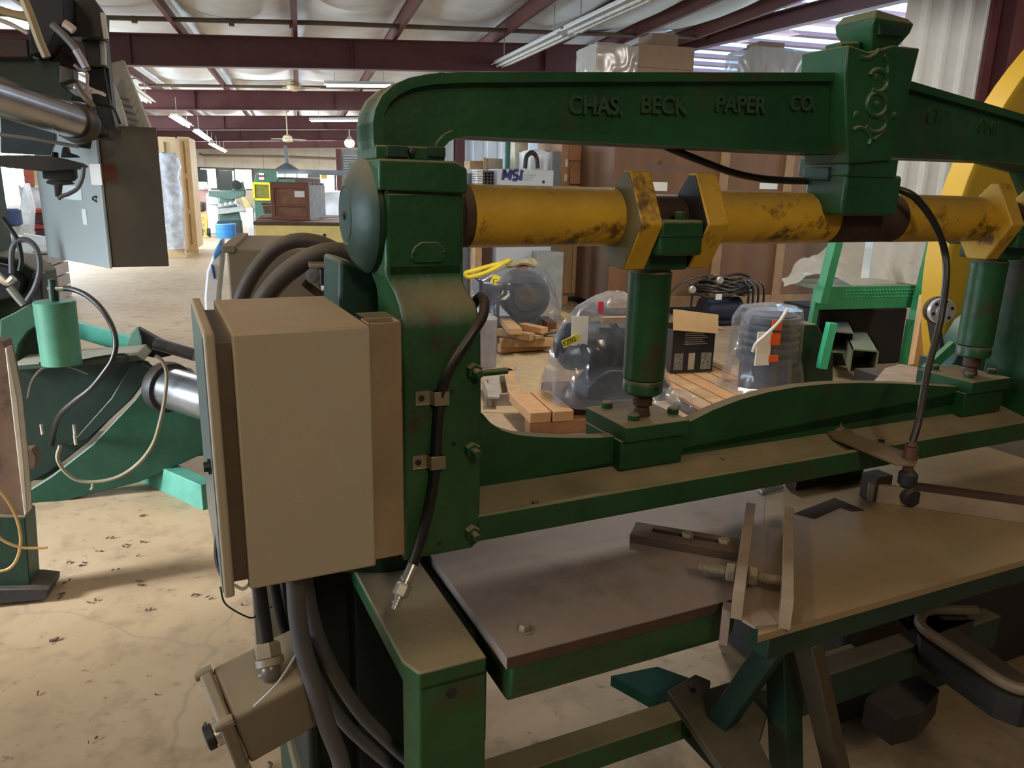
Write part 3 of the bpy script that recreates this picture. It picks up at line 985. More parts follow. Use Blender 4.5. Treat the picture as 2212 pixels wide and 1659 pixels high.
B(M).prism([(t0.x + .012, zz), (t1.x - .012, zz), (t1.x - .03, zz - .018), (t0.x + .02, zz - .02)], 'y', 1.259, 1.27).build('finial_panel', green_dark, fin)


def scroll(pts, r, name='scroll'):
    B(M).tube([U(a_, b_, YC) for a_, b_ in pts], r * 1.35, 10).build(name, green, crest)


circ = lambda cx, cy, rx, ry, a0, a1, n=14: [(cx + rx * math.cos(R(a0 + (a1 - a0) * i / n)), cy + ry * math.sin(R(a0 + (a1 - a0) * i / n))) for i in range(n + 1)]
scroll(circ(1896, 175, 20, 24, -150, 130), .0042)
scroll(circ(1893, 226, 20, 25, 0, 360), .0042)
scroll(circ(1890, 266, 22, 20, -40, 160), .0042)
scroll([(1842, 282), (1856, 276), (1872, 284), (1880, 298), (1876, 312)], .0038)
scroll([(1909, 285), (1893, 297), (1886, 303)], .0034)
scroll([(1858, 124), (1874, 126), (1890, 118), (1898, 108)], .0038)
scroll([(1909, 120), (1918, 140), (1914, 168)], .0036)
for px, py in ((1893, 226), (1848, 248), (1931, 250), (1891, 166)):
    B(M).lathe(U(px, py, YC + .001), (0, -1, 0), [(0, .009), (.004, .007), (.006, .002)], 12).build('boss', green, crest)

# bearing block under the crest
s0, s1 = U(1818, 466, 1.285), U(1951, 380, 1.285)
B(M).box(s0.x, s1.x, 1.285, 1.405, s0.z, s1.z).build('bearing_block', green, press, bevel=0.008, seg=3)
q0, q1 = U(1828, 374, 1.285), U(1938, 347, 1.285)
B(M).box(q0.x, q1.x, 1.28, 1.43, s1.z - .006, q1.z + .004).build('bearing_neck', green, press, bevel=0.004)
B(M).box(s0.x - .008, s0.x + .03, 1.33, 1.41, s1.z - .016, s1.z + .016).build('bearing_ear', green_dark, press, bevel=0.004)
p = U(1775, 372, 1.44)
bb = (s0.x + .012, 1.385, s1.z + .016)
B(M).hexbolt(bb, (0, 0, 1), .011, .014).build('bolt', dark_iron, press)

# crankshaft: yellow lengths, six-sided webs in pairs, brown pins between them
sx_ = lambda px: U(px, 468, AX - .04).x
PINR = rsh * .80


def shaft(name, a_, c_, r, mt):
    return B(M).cyl((a_, AX, zsh), (c_, AX, zsh), r, n=48).build(name, mt, crank)


crank = B(M).cyl((hx1 - .05, AX, zsh), (sx_(1030), AX, zsh), rsh * .985, n=48).build('crankshaft', rust, press)
shaft('yellow_shaft', sx_(1022), sx_(1362), rsh, yellow)
AP = (U(1380, 366, AX).z - U(1380, 584, AX).z) / 2
RH = AP / math.cos(R(30))


YV, zV = 1.285, U(1382, 485, 1.285).z
zt_, zb__ = U(1338, 367, 1.342).z - zV, U(1342, 584, 1.342).z - zV
WEB = [(0, 0), (.056, zt_), (.078, zt_), (.150, zt_ * .22), (.158, -.02), (.112, zb__), (.056, zb__)]


def web(x0, x1, mt=yellow):
    vs = [(YV + a_, zV + c_) for a_, c_ in WEB]
    # the two flat faces and the rim
    return B(M).prism(vs, 'x', x0, x1).build('crank_web', mt, crank, bevel=0.003)


xw0, xw1 = U(1378, 480, 1.30).x, U(1424, 480, 1.30).x
xw2, xw3 = U(1522, 480, 1.30).x, U(1567, 480, 1.30).x
TH = xw1 - xw0
web(xw0, xw1)
vs = [(YV + .076 + (a_ - .076) * .97, zV + c_ * .97) for a_, c_ in WEB]
B(M).prism(vs, 'x', xw0 - .0012, xw0 + .0005).build('dirty_shaded_web_face', mat('olive_dirt_and_shade', (.15, .125, .05), .6, var=.4), crank, label='dull olive side face')  # dirt and the shade on this face are both put into the colour
web(xw2, xw3)
for x in (xw2,):
    vs = [(YV + .076 + (a_ - .076) * .95, zV + c_ * .95) for a_, c_ in WEB]
    B(M).prism(vs, 'x', x - .0015, x + .0005).build('dark_shaded_web_face', mat('dark_dirt_and_shade', (0.022, 0.016, 0.015), 0.6), crank)  # second web: dirt and shade of its side put into a near-black plate
shaft('crank_pin', xw1 - .01, xw2 + .01, PINR, brown_steel)
xj0, xj1 = sx_(1806), sx_(1952)
shaft('yellow_shaft', xw3 - .01, xj0, rsh, yellow)
shaft('journal', xj0, xj1, rsh * .985, rust)
xw4 = sx_(2120) + .02
shaft('yellow_shaft', xj1, xw4 + .01, rsh, yellow)
web(xw4, xw4 + TH)
xw5 = xw4 + TH + (xw2 - xw1)
web(xw5, xw5 + TH)
shaft('crank_pin', xw4 + TH - .01, xw5 + .01, PINR, brown_steel)
shaft('yellow_shaft', xw5 + TH - .01, xb + .34, rsh, yellow)


# connecting rods, their screw ends and the bolted pads on the beam
def rod(x0, x1, zplate, first):
    xm = (x0 + x1) / 2
    g = x1 - x0
    cz = U(1462, 500, 1.29).z
    a_, c_ = xm - g * .5 + .003, xm + g * .5 - .003
    big = B(M).box(a_, c_, 1.295, 1.36, zsh - .075, zsh - .002).box(a_, c_, 1.44, 1.505, zsh - .075, zsh - .002)
    big.box(a_, c_, 1.34, 1.46, zsh - .11, zsh - PINR + .004)
    r_ = big.build('connecting_rod', green, press, bevel=0.007, seg=3)
    B(M).box(a_ - .0005, c_ + .0005, 1.2945, 1.30, zsh - .037, zsh - .035).build('cap_joint', black, r_)
    B(M).hexbolt((xm + g * .12, 1.328, zsh - .003), (0, 0, 1), .013, .018).build('cap_bolt', green, r_, bevel=.001)
    B(M).hexbolt((xm + g * .12, 1.472, zsh - .003), (0, 0, 1), .013, .018).build('cap_bolt', green, r_, bevel=.001)
    zb1, zb2 = zplate + .062, zplate + .035
    R1 = .047
    B(M).lathe((xm, AX, zsh - .10), (0, 0, -1), [(0, .03), (.02, R1 + .002), (.03, R1 + .001), (zsh - .10 - zb1 - .03, R1), (zsh - .10 - zb1 - .028, R1 - .004)], 36).build('rod_barrel', green, r_)
    B(M).lathe((xm, AX, zb1 + .026), (0, 0, -1), [(0, R1 - .003), (.003, R1 - .001), (.028, R1 - .001), (.033, R1 - .006)], 36).build('lock_collar', green, r_)
    hp = Vector((xm + .005, AX - R1 + .0005, zb1 + .012))
    B(M).lathe(hp, (0, -1, 0), [(0, .0055), (.0012, .0055)], 10).build('spanner_hole', black, r_)
    B(M).lathe((xm + .002, AX, zb1), (0, 0, -1), [(0, .02), (.01, .023), (.035, .023), (.04, .016), (zb1 - zplate - .004, .02), (zb1 - zplate, .02)], 20).build('screw_end', mat('rusty_screw', (0.07, 0.028, 0.016), .6, var=.4, scale=16), r_)
    return r_


xm1 = (xw1 + xw2) / 2
ZP = 1.092
px0, px1 = V(1352, 925, ZP).x, V(1485, 905, ZP).x
py0 = V(1352, 925, ZP).y
pyb = V(1271, 884, ZP).y
zl = U(1040, 1105, YF).z                # ledge height of the beam


def pad(dx):
    t = B(M).box(px0 + dx, px1 + dx, py0, pyb + .02, ZP - .035, ZP).build('rod_pad', green, press, bevel=.002)
    B(M).box(px0 + dx - .004, px1 + dx - .006, py0 + .012, pyb + .01, zl - .002, ZP - .035).build('pad_block', green, t, bevel=.002)
    for (a_, c_) in ((1310, 880), (1367, 907), (1452, 893)):
        p = V(a_, c_, ZP)
        B(M).lathe((p.x + dx, p.y, ZP), (0, 0, 1), [(0, .0135), (.012, .0135), (.015, .011), (.016, .001)], 18).build('pad_bolt', green, t)
    return t


rod(xw1, xw2, ZP, True)
DXR = (xw4 + TH) - xw1
rod(xw4 + TH, xw5, ZP, False)
pad(xm1 - (px0 + px1) / 2 if abs(xm1 - (px0 + px1) / 2) < .02 else 0)
pad(DXR)

# the beam: front lip, dusty ledge, upright web with a waved top
XE = xb + .42
zlo = U(1040, 1168, YF).z
zlip = U(1040, 1112, YF).z
b = B(M)
b.prism([(YF - .003, zlo), (YF - .003, zlip), (YF + .012, zlip), (YF + .016, zlip - .012), (1.30, zlip - .010), (1.345, zlip), (1.372, zlip + .006), (1.50, zlip + .006), (1.50, zlo + .02), (1.29, zlo + .01)], 'x', xr - .005, XE)
b.build('beam_flange', green, press, bevel=.003)
YB = 1.37
wt = [(1030, 868), (1042, 893), (1060, 914), (1085, 930), (1115, 939), (1150, 943), (1215, 946), (1290, 946), (1400, 937), (1485, 914), (1540, 886), (1600, 863), (1660, 847), (1720, 836), (1790, 829), (1860, 827), (1950, 829), (2050, 835), (2120, 836), (2212, 830)]
wp = xz(M, wt, YB)
wp[0] = (xr - .01, wp[0][1])
last = wp[-1]
wp += [(last[0] + .25, last[1] - .02), (XE, last[1] + .02), (XE, zlip - .002), (xr - .01, zlip - .002)]
B(M).prism(wp, 'y', YB, YB + .03).build('beam_web', green, press, angle=50)
# right-hand upright, mostly beyond the view
B(M).box(xb + .26, xb + .42, YF, 1.45, zb, zb_ - .24).build('upright', green, press, bevel=.008)
for px, py in ((1157, 1079), (1560, 987), (1905, 945)):
    p = V(px, py, zlip + .002)
    B(M).lathe((p.x, p.y, zlip - .010), (0, 0, 1), [(0, .008), (.008, .007), (.01, .003)], 10).build('stud', green_dark, press)

# legs and bed under the table
ZT = .80
lg = [V(900, 1460, .785), V(868, 1418, .785), V(1052, 1418, .785)]
lx0, lx1 = lg[0].x - .008, lg[2].x
ly = lg[2].y
b = B(M)
b.prism([(lx0 + .014, ly), (lx1, ly), (lx1, ly + .05), (lx0 - .002, ly + .05), (lx0 - .002, ly + .045)], 'z', .0, .76)
b.prism([(lx0 + .014, ly), (lx1, ly), (lx1, 1.56), (lx0 - .005, 1.56), (lx0 - .003, ly + .045)], 'z', .745, .785)
leg = b.build('leg', green, press, bevel=.005, seg=3)
B(M).box(lx1 - .03, lx1 - .001, ly + .04, 1.56, .0, .75).build('leg_web', mat('shade_black_green', (.006, .012, .009), .6), press)  # shade inside the hollow leg and behind it is put into this black
B(M).box(lx0, lx1 - .02, 1.50, 1.56, .0, .75).build('leg_web', _mats['shade_black_green'], press)
p = U(975, 1498, ly)
B(M).lathe((p.x, ly - .0006, p.z), (0, 1, 0), [(0, .0105), (.001, .0105)], 16).build('hole', black, leg)
pl = [(V(705, 1300, .70).x, 1.56), (lx0 + .02, 1.56)]
b = B(M)
xk = X(705, 1400, 0.12).x if False else .215
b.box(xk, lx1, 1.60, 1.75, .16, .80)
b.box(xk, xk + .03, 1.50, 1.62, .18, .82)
b.build('rear_frame', _mats['shade_black_green'], press, bevel=.01)
b = B(M)
b.box(xk - .02, xk + .10, 1.58, 1.9, 0, .2)
b.build('rear_foot', green_dark, press, bevel=.01)
# ------------------------------------------------------------------ table of the press and what lies on it
tx0 = V(1095, 1421, ZT).x
tyf = V(1095, 1421, ZT).y
b = B(M)
xj = V(1606, 1310, ZT).x
ja, jb = V(1640, 1330, ZT), V(1652, 1090, ZT)
xjk = ja.x + (jb.x - ja.x) * (1.95 - ja.y) / (jb.y - ja.y)
xjf = ja.x + (jb.x - ja.x) * (tyf - ja.y) / (jb.y - ja.y)
b.prism([(tx0, tyf), (xjf + .001, tyf), (xjk + .001, 1.95), (tx0, 1.95)], 'z', .776, ZT)
tbl = b.build('table_plate', plate_m, press)
B(M).box(tx0 + .0005, xjf - .002, tyf - .0012, tyf + .001, .7765, .7985).build('plate_edge', plate_edge, tbl, label='brown rusty front edge')
ys = V(1710, 1352, ZT).y
tb2 = B(M).prism([(ja.x + (jb.x - ja.x) * (ys - ja.y) / (jb.y - ja.y), ys), (2.45, ys - .01), (2.45, 1.95), (xjk, 1.95)], 'z', .785, ZT).build('table_plate', plate_warm, press)
# dark slots in the second plate
sl = xy(M, [(1715, 1110), (1760, 1121), (1815, 1097), (1840, 1105), (1868, 1103), (1803, 1076)], ZT)
B(M).prism(sl, 'z', ZT - .002, ZT + .0012).build('slot', mat('dark_slot', (0.03, 0.018, 0.01), .8), tb2)
# cast bed under the plates
b = B(M)
cx = tx0 + .012
b.prism([(tyf + .004, .776), (tyf + .010, .715), (tyf + .024, .690), (tyf + .30, .690), (tyf + .30, .776)], 'x', cx, xj + .02)
bed = b.build('bed', green, press, bevel=.006, seg=3)
b = B(M)
b.prism([(ys + .004, .785), (ys + .006, .732), (ys + .06, .732), (ys + .06, .785)], 'x', xj - .01, 2.45)
b.build('bed', green_dark, press, bevel=.004)
p = V(1133, 1362, ZT)
B(M).hexbolt((p.x, p.y, ZT), (0, 0, 1), .0115, .012, washer=.002).build('table_bolt', bolt_dull, tbl, bevel=.0008)
p = V(1292, 1312, ZT)
B(M).lathe((p.x, p.y, ZT - .0005), (0, 0, 1), [(0, .0055), (.0014, .005)], 14).build('table_plug', bolt_dull, tbl)

# channel guide: two upright flat bars on a base, turned across the table, with an adjusting screw
G = Frame(-19.5)
gt = thing('guide_channel', 'tan steel guide channel of two upright bars on the table, an adjusting screw through it', 'guide', G, G.V(1640, 1280, ZT))
e0, e1 = G.V(1567, 1338, ZT), G.V(1686, 1362, ZT)
hgt = U(1, 1, 1).z * 0 + .062
yb2 = G.V(1615, 1085, ZT + hgt).y
xl0 = G.V(1590, 1338, ZT).x
xr0 = G.V(1694, 1360, ZT).x
yl, yr = G.V(1590, 1338, ZT).y, G.V(1694, 1360, ZT).y
th = .011
lb = B(G).box(xl0 - th, xl0 + th, yl, yb2, ZT - .0, ZT + hgt).build('flange_bar', bar_m, gt, bevel=.001)
rb = B(G).box(xr0 - th, xr0 + th, yr, yb2 + .01, ZT - .0, ZT + hgt).build('flange_bar', bar_m, gt, bevel=.001)
B(G).prism([(xl0 + th, yl - .004), (xl0 + .035, yr - .02), (xr0 - th, yr + .006), (xr0 - th, yb2), (xl0 + th, yb2)], 'z', ZT + .0002, ZT + .006).build('base_plate', bar_m, gt)
B(G).box(xl0 - .028, xl0 - th, yl + .012, yl + .05, ZT - .07, ZT + .006).build('hook_plate', plate_m, gt, bevel=.001)
zs_ = ZT + .037
s0_, s1_ = G.U(1508, 1227, G.V(1590, 1255, ZT + .05).y), None
ysc = G.V(1600, 1240, zs_).y
xa_, xb2 = G.V(1507, 1228, zs_).x, xr0 - th
sc = B(G)
n = 46
prof = []
for i in range(n):
    prof += [(i * (xb2 - xa_) / n, .0115), ((i + .5) * (xb2 - xa_) / n, .0100)]
prof.append((xb2 - xa_, .0115))
sc.lathe((xa_, ysc, zs_), (1, 0, 0), prof, 14, False)
so = sc.build('adjusting_screw', bolt_dull, gt)
for xx in (xl0 - th - .020, xl0 + th + .001):
    B(G).lathe((xx, ysc, zs_), (1, 0, 0), [(0, .018), (.003, .0205), (.016, .0205), (.019, .018)], 6, False).build('nut', bolt_dull, so)

# slotted bar lying beside the channel
a, c, d = G.V(1356, 1172, ZT), G.V(1590, 1208, ZT), G.V(1375, 1122, ZT + .02)
st = thing('slotted_bar', 'brown slotted steel bar with two bolts, lying on the table against the guide channel', 'bar', G, a)
sh = .022
x0, x1 = a.x + .004, xl0 - th - .002
y0, y1 = G.V(1450, 1165, ZT + sh).y, G.V(1450, 1135, ZT + sh).y
y0 = a.y
y1 = y0 + .075
sy = (y0 + y1) / 2 + .006
b = B(G)
b.box(x0, x0 + .045, y0, y1, ZT, ZT + sh).box(x1 - .03, x1, y0, y1, ZT, ZT + sh)
b.box(x0 + .045, x1 - .03, y0, sy - .010, ZT, ZT + sh).box(x0 + .045, x1 - .03, sy + .010, y1, ZT, ZT + sh)
b.build('bar_body', mat('brown_slotted_steel', (0.085, 0.055, 0.037), .55, metal=.2, var=.25, dust=((.2, .14, .085), .5)), st, bevel=.001)
for fx in (.52, .86):
    B(G).hexbolt((x0 + (x1 - x0) * fx, sy, ZT + sh - .006), (0, 0, 1), .014, .014).build('slot_bolt', bolt_dull, st, bevel=.001)

# fence bar to the right of it, and pieces behind the guide
ft_ = thing('fence_bar', 'long tan steel fence bar standing across the table at the right', 'bar', G, G.V(1880, 1085, ZT))
a = G.V(1872, 1082, ZT)
c = G.V(2212, 1122, ZT)
b = B(G)
hb = .05
b.box(a.x, a.x + .75, a.y, a.y + .016, ZT, ZT + hb)
b.build('bar_body', bar_m, ft_, bevel=.001)
b = B(G)
b.box(a.x + .10, a.x + .75, a.y - .003, a.y + .03, ZT + hb, ZT + hb + .012)
b.build('top_strip', mat('dark_rust_strip', (0.06, 0.028, 0.016), .7), ft_, bevel=.001)
t_ = thing('stop_block', 'small dark steel block and round knob under the beam beside the fence bar', 'block', M, V(1905, 1080, ZT))
p = V(1905, 1082, ZT)
B(M).box(p.x - .03, p.x + .03, p.y, p.y + .05, ZT, ZT + .07).build('block_body', brown_steel, t_, bevel=.002)
p = V(1945, 1080, ZT + .005)
B(M).lathe((p.x, p.y - .02, ZT + .028), (-.3, -1, 0), [(-.02, .02), (0, .028), (.02, .028), (.026, .02)], 16).build('knob', dark_iron, t_)
o = B(M)
p = V(1760, 1072, ZT)
o.box(p.x - .02, p.x + .24, p.y + .05, p.y + .09, ZT, ZT + .04)
tag(o.build('packing_strip', mat('dark_brown_strip', (0.05, 0.03, 0.022), .7)), 'dark brown strip lying on the table under the beam, behind the guide', 'strip')
b = B(M)
p = V(1670, 1062, ZT + .005)
b.add([(p.x - .04, p.y, ZT + .002), (p.x + .05, p.y + .01, ZT + .002), (p.x + .05, p.y + .05, ZT + .03), (p.x - .02, p.y + .05, ZT + .025), (p.x - .04, p.y, ZT + .006), (p.x + .05, p.y + .01, ZT + .006), (p.x + .05, p.y + .05, ZT + .034), (p.x - .02, p.y + .05, ZT + .029)],
      [(0, 3, 2, 1), (4, 5, 6, 7), (0, 1, 5, 4), (1, 2, 6, 5), (2, 3, 7, 6), (3, 0, 4, 7)])
tag(b.build('paper_scrap', paper), 'torn scrap of white paper on the table behind the guide channel', 'paper')

# swinging bracket on the ledge with its bolt, carrying the end of the right-hand hose
bz = zlip + .010
bt_ = thing('swing_bracket', 'flat tan bracket bolted on the beam ledge, its free end out over the table', 'bracket', M, V(1808, 930, bz))
bp2 = xy(M, [(1779, 925), (1790, 913), (1812, 908), (1832, 918), (1845, 936), (1985, 985), (1978, 1003), (1935, 1001), (1800, 945)], bz)
B(M).prism(bp2, 'z', bz - .006, bz).build('bracket_plate', mat('tan_bracket_steel', (0.20, 0.14, 0.08), .55, var=.15), bt_, bevel=.001)
p = V(1808, 925, bz)
B(M).lathe((p.x, p.y, bz), (0, 0, 1), [(0, .021), (.003, .021), (.003, .019), (.006, .019), (.006, .013), (.010, .012), (.018, .012), (.019, .009)], 20).build('bracket_bolt', bolt_dull, bt_)
p = V(1965, 990, bz)
fx_, fy_ = p.x, p.y
B(M).lathe((fx_, fy_, bz - .03), (0, 0, 1), [(0, .012), (.03, .012), (.03, .017), (.060, .015), (.06, .011), (.064, .013), (.072, .011), (.073, .008)], 16).build('hose_fitting', mat('brown_fitting', (0.13, 0.06, 0.035), .5), bt_)
B(M).lathe((fx_ + .005, fy_ + .0, bz - .075), (0, 0, 1), [(0, .012), (.01, .022), (.035, .022), (.045, .012)], 16).build('roller', dark_iron, bt_)
b = B(M)
ytop = 1.43
b.tube([(fx_, fy_, bz + .04), U(1985, 905, fy_ + .012), U(2004, 800, fy_ + .06), U(2030, 700, fy_ + .10), U(2044, 600, fy_ + .12), U(2040, 540, 1.28), U(2022, 490, 1.28), U(1992, 443, 1.29), U(1955, 414, 1.31), (s1.x - .002, 1.38, s1.z - .02)], .0085, 12)
tag(b.build('black_hose', hose_m), 'thin black hose looping from the bearing block down to the swing bracket', 'hose')
b = B(M)
b.tube([U(1752, 391, 1.40), U(1700, 390, 1.41), U(1640, 385, 1.42), U(1580, 372, 1.42), U(1520, 350, 1.41), U(1460, 326, 1.40), U(1430, 312, 1.40)], .0085, 12)
tag(b.build('black_hose', hose_m), 'thin black hose sagging from under the arch to the bearing block', 'hose')

# air hose down the face of the upright, held by two clips
ah = thing('air_hose', 'dusty black air hose clipped to the green upright, ending in a bright quick coupling', 'hose', M, U(945, 850, 1.24))
hp = [U(1022, 660, 1.33), U(1036, 641, 1.31), U(1047, 650, 1.285), U(1043, 682, 1.262), U(1026, 712, 1.245), U(1000, 750, 1.238), U(975, 790, 1.236), U(958, 830, 1.237), U(949, 880, 1.240), U(944, 940, 1.240), U(941, 1000, 1.240), U(934, 1060, 1.237), U(922, 1120, 1.232), U(905, 1180, 1.224), U(892, 1222, 1.218)]
B(M).tube(hp, .0095, 14).build('hose', hose_m, ah)
d0 = hp[-1]
d1 = U(851, 1316, 1.19)
dd = (d1 - d0)
L_ = dd.length
B(M).lathe(d0 - dd * .02, dd, [(0, .0105), (L_ * .30, .0105), (L_ * .30, .0125), (L_ * .38, .0125), (L_ * .38, .009), (L_ * .44, .009)], 18).build('hose_ferrule', zinc, ah)
B(M).lathe(d0 + dd * .42, dd, [(0, .0135), (.004, .0150), (L_ * .26, .0150), (L_ * .29, .012)], 6, False).build('coupling_nut', zinc, ah)
B(M).lathe(d0 + dd * .68, dd, [(0, .0085), (L_ * .09, .0085), (L_ * .11, .0065), (L_ * .15, .0065), (L_ * .17, .009), (L_ * .21, .009), (L_ * .23, .006), (L_ * .32, .006), (L_ * .325, .003)], 16).build('coupling_tip', zinc, ah)
for (px, py) in ((922, 858), (915, 996)):
    p = U(px, py, YF)
    b = B(M)
    b.prism([(p.x - .022, YF), (p.x + .004, YF), (p.x + .008, YF - .02), (p.x + .036, YF - .021), (p.x + .036, YF - .0185), (p.x + .010, YF - .0178), (p.x + .006, YF - .0025), (p.x - .022, YF - .0025)], 'z', p.z - .013, p.z + .013)
    cl = b.build('hose_clip', mat('bare_clip_steel', (0.32, 0.27, 0.18), .4, metal=.6, var=.2), ah, bevel=.0008)
    B(M).lathe((p.x - .011, YF - .0022, p.z), (0, -1, 0), [(0, .0065), (.003, .006), (.003, .003), (.001, .003)], 6, False).build('clip_screw', dark_iron, cl)

# ------------------------------------------------------------------ beige control box bolted to the upright
YCB = 1.12
k0, k1 = U(480, 722, YCB), U(800, 708, YCB)
kz0, kz1 = U(640, 1256, YCB).z, k0.z
cb = thing('control_box', 'beige steel control box with a thick door, bracketed to the left of the press', 'electrical box', M, (k0.x, YCB, kz0))
yb3 = 1.465
bx0, bx1 = k0.x + .012, k1.x
body = B(M).box(bx0, bx1, YCB, yb3, kz0, kz1).build('body', tan_cab, cb, bevel=.004, seg=3)
B(M).box(bx0 - .022, bx0 + .01, YCB + .014, yb3 - .014, kz0 + .012, kz1 - .016).build('door_gasket', mat('dark_tan_gap', (0.11, 0.075, 0.045), .7), body)
dx0 = U(438, 725, YCB).x
dr = B(M).box(dx0, bx0 - .022, YCB - .002, yb3 + .004, kz0 - .006, kz1 + .004).build('door', tan_cab, cb, bevel=.004, seg=3)
B(M).box(dx0 - .0015, dx0 + .001, YCB + .004, yb3 - .002, kz0 + .002, kz1 - .004).build('door_reflection_panel', mat('blue_grey_reflection', (.15, .19, .19), .3, var=.05), dr, label='outer door face, bluish reflection painted into its colour')  # bluish reflection of daylight put into the panel colour
B(M).lathe((dx0, YCB + .05, (kz0 + kz1) / 2 - .01), (-1, 0, 0), [(0, .012), (.006, .012), (.006, .008), (.012, .008)], 14).build('door_latch', black, dr)
b = B(M)
for i in range(3):
    b.tube([(bx0 - .02, YCB + .02 + i * .004, kz0 + .0), (bx0 - .008, YCB + .012 + i * .004, kz0 - .004), (bx0 + .006, YCB + .02 + i * .004, kz0 + .002)], .0012, 6)
b.build('earth_strap', mat('pale_wire', (0.6, 0.58, 0.5), .4), body)
b = B(M)
b.tube([(dx0 + .004, YCB + .12, kz0 + .06), (dx0 - .003, YCB + .08, kz0 + .02), (dx0 + .01, YCB + .02, kz0 - .006)], .004, 8)
tag(b.build('black_cable', black), 'short black cable hanging down the door edge of the beige control box', 'cable')
# bracket tube between box and upright
q0, q1 = U(801, 705, 1.135), U(868, 706, 1.135)
zt0, zt1 = kz0 + .004, kz1 + .001
wl = .003
b = B(M)
xq0, xq1 = bx1 + .001, q1.x
for r_ in ((xq0, xq1, 1.135, 1.135 + wl), (xq0, xq1, 1.185 - wl, 1.185), (xq0, xq0 + wl, 1.135, 1.185), (xq1 - wl, xq1, 1.135, 1.185)):
    b.box(*r_, zt0, zt1)
tb_ = b.build('bracket_tube', tan_steel, cb, bevel=.001)
B(M).box(xq1 - .02, xl + .004, 1.262, 1.36, zt0 + .03, zt1 - .02).build('spacer_plate', green_dark, cb)

# conduits leaving the underside
def pipe(name, pts, r, label, mt=conduit_m, n=14):
    o = B(M)
    o.tube(pts, r, n)
    return tag(o.build(name, mt), label, 'conduit', 'conduits under the control box')


def under_box(px, py, y):
    p_ = U(px, py, y)
    return Vector((p_.x, y, kz0 + .002))


pipe('flexible_conduit', [under_box(558, 1290, 1.22), U(566, 1310, 1.225), U(572, 1350, 1.225), U(577, 1392, 1.22)], .0115, 'black conduit dropping from the control box into the elbow of the hanging switch box', black)
pipe('flexible_conduit', [under_box(583, 1290, 1.32), U(605, 1330, 1.33), U(630, 1390, 1.34), U(648, 1450, 1.35), U(658, 1530, 1.36)], .010, 'thin black conduit behind the grey ones, slanting under the control box', black)
pipe('flexible_conduit', [under_box(612, 1290, 1.37), U(616, 1320, 1.37), U(624, 1390, 1.37), U(640, 1470, 1.38), U(660, 1560, 1.39)], .0085, 'slim grey conduit left of the thickest one under the control box')
pipe('flexible_conduit', [under_box(641, 1290, 1.17), U(642, 1320, 1.17), U(655, 1400, 1.165), U(682, 1490, 1.155), U(708, 1570, 1.145), U(735, 1640, 1.14), U(745, 1700, 1.13)], .0155, 'thickest grey conduit hanging straight down from the control box')
pipe('flexible_conduit', [under_box(652, 1280, 1.26), U(676, 1340, 1.27), U(716, 1440, 1.28), U(775, 1535, 1.28), U(840, 1602, 1.27), U(905, 1660, 1.25), U(950, 1700, 1.24)], .0135, 'upper grey conduit curving from the control box towards the press leg')
pipe('flexible_conduit', [under_box(636, 1290, 1.33), U(655, 1370, 1.33), U(690, 1470, 1.33), U(735, 1550, 1.32), U(800, 1615, 1.31), U(880, 1680, 1.29)], .013, 'lower grey conduit curving under the upper one towards the press leg')
b = B(M)
b.tube([V(476, 1268, kz0), U(484, 1300, 1.16), U(505, 1318, 1.18), U(535, 1333, 1.22), U(548, 1334, 1.24), U(558, 1325, 1.25), U(588, 1310, 1.27)], .0015, 6)
tag(b.build('green_wire', mat('green_wire_sheath', (0.03, 0.08, 0.04), .5)), 'thin dark green wire dangling below the control box door', 'wire')

# hanging switch box
J = Matrix.Rotation(R(25.2), 3, 'Z')
jt = thing('switch_box', 'grey-beige switch box hanging askew on its conduit above the floor', 'electrical box', M, U(590, 1500, 1.2))


class Tilt(Frame):
    def __init__(s, org, mt4):
        s.m = Matrix.Translation(org) @ mt4
        s.i = s.m.inverted()


jc = M.w(U(590, 1497, 1.235))
jm = (Matrix.Rotation(R(25.2), 4, 'Z') @ Matrix.Rotation(R(-11), 4, 'Y') @ Matrix.Rotation(R(13), 4, 'X') @ Matrix.Rotation(R(8), 4, 'Z'))
T = Tilt(jc, jm)
jb = mat('grey_beige_casting', (0.20, 0.165, 0.12), .5, var=.08, dust=(DUST, .5))
bw, bd, bh = .076, .065, .062
bod = B(T).box(-bw, bw, -bd, bd, -bh, bh).build('box_body', jb, jt, bevel=.008, seg=3)
B(T).box(-bw - .024, -bw - .001, -bd - .004, bd + .004, -bh - .004, bh + .004).build('box_lid', jb, jt, bevel=.006, seg=3)
for sy_, sz_ in ((-1, 1), (-1, -1), (1, 1), (1, -1)):
    B(T).lathe((-bw - .030, sy_ * (bd - .004), sz_ * (bh - .002)), (1, 0, 0), [(0, .007), (.012, .010), (.03, .010)], 10).build('lid_lug', jb, jt)
B(T).lathe((-bw - .024, -.01, -.012), (-1, 0, 0), [(0, .016), (.012, .016), (.012, .022), (.024, .022), (.026, .018)], 24).build('push_button', black, jt)
B(T).lathe((-bw - .024, -.01, -.012), (-1, 0, 0), [(0, .0225), (.010, .0225)], 24).build('button_ring', zinc, jt)
el = B(M)
e_top = U(577, 1392, 1.22)
e_mid = U(583, 1432, 1.205)
e_end = U(585, 1462, 1.215)
el.tube([e_top, e_mid, U(585, 1450, 1.197), e_end], .0165, 16)
eo = el.build('elbow', mat('grey_elbow', (0.20, 0.18, 0.15), .35, metal=.5), jt)
dv = (e_mid - e_top)
B(M).lathe(e_top + dv * .02, dv, [(-.004, .019), (0, .023), (.020, .023), (.022, .021)], 6, False).build('elbow_nut', bolt_dull, eo)
B(M).lathe(e_top + dv * .02, dv, [(.022, .024), (.034, .024), (.036, .020)], 18).build('elbow_collar', bolt_dull, eo)
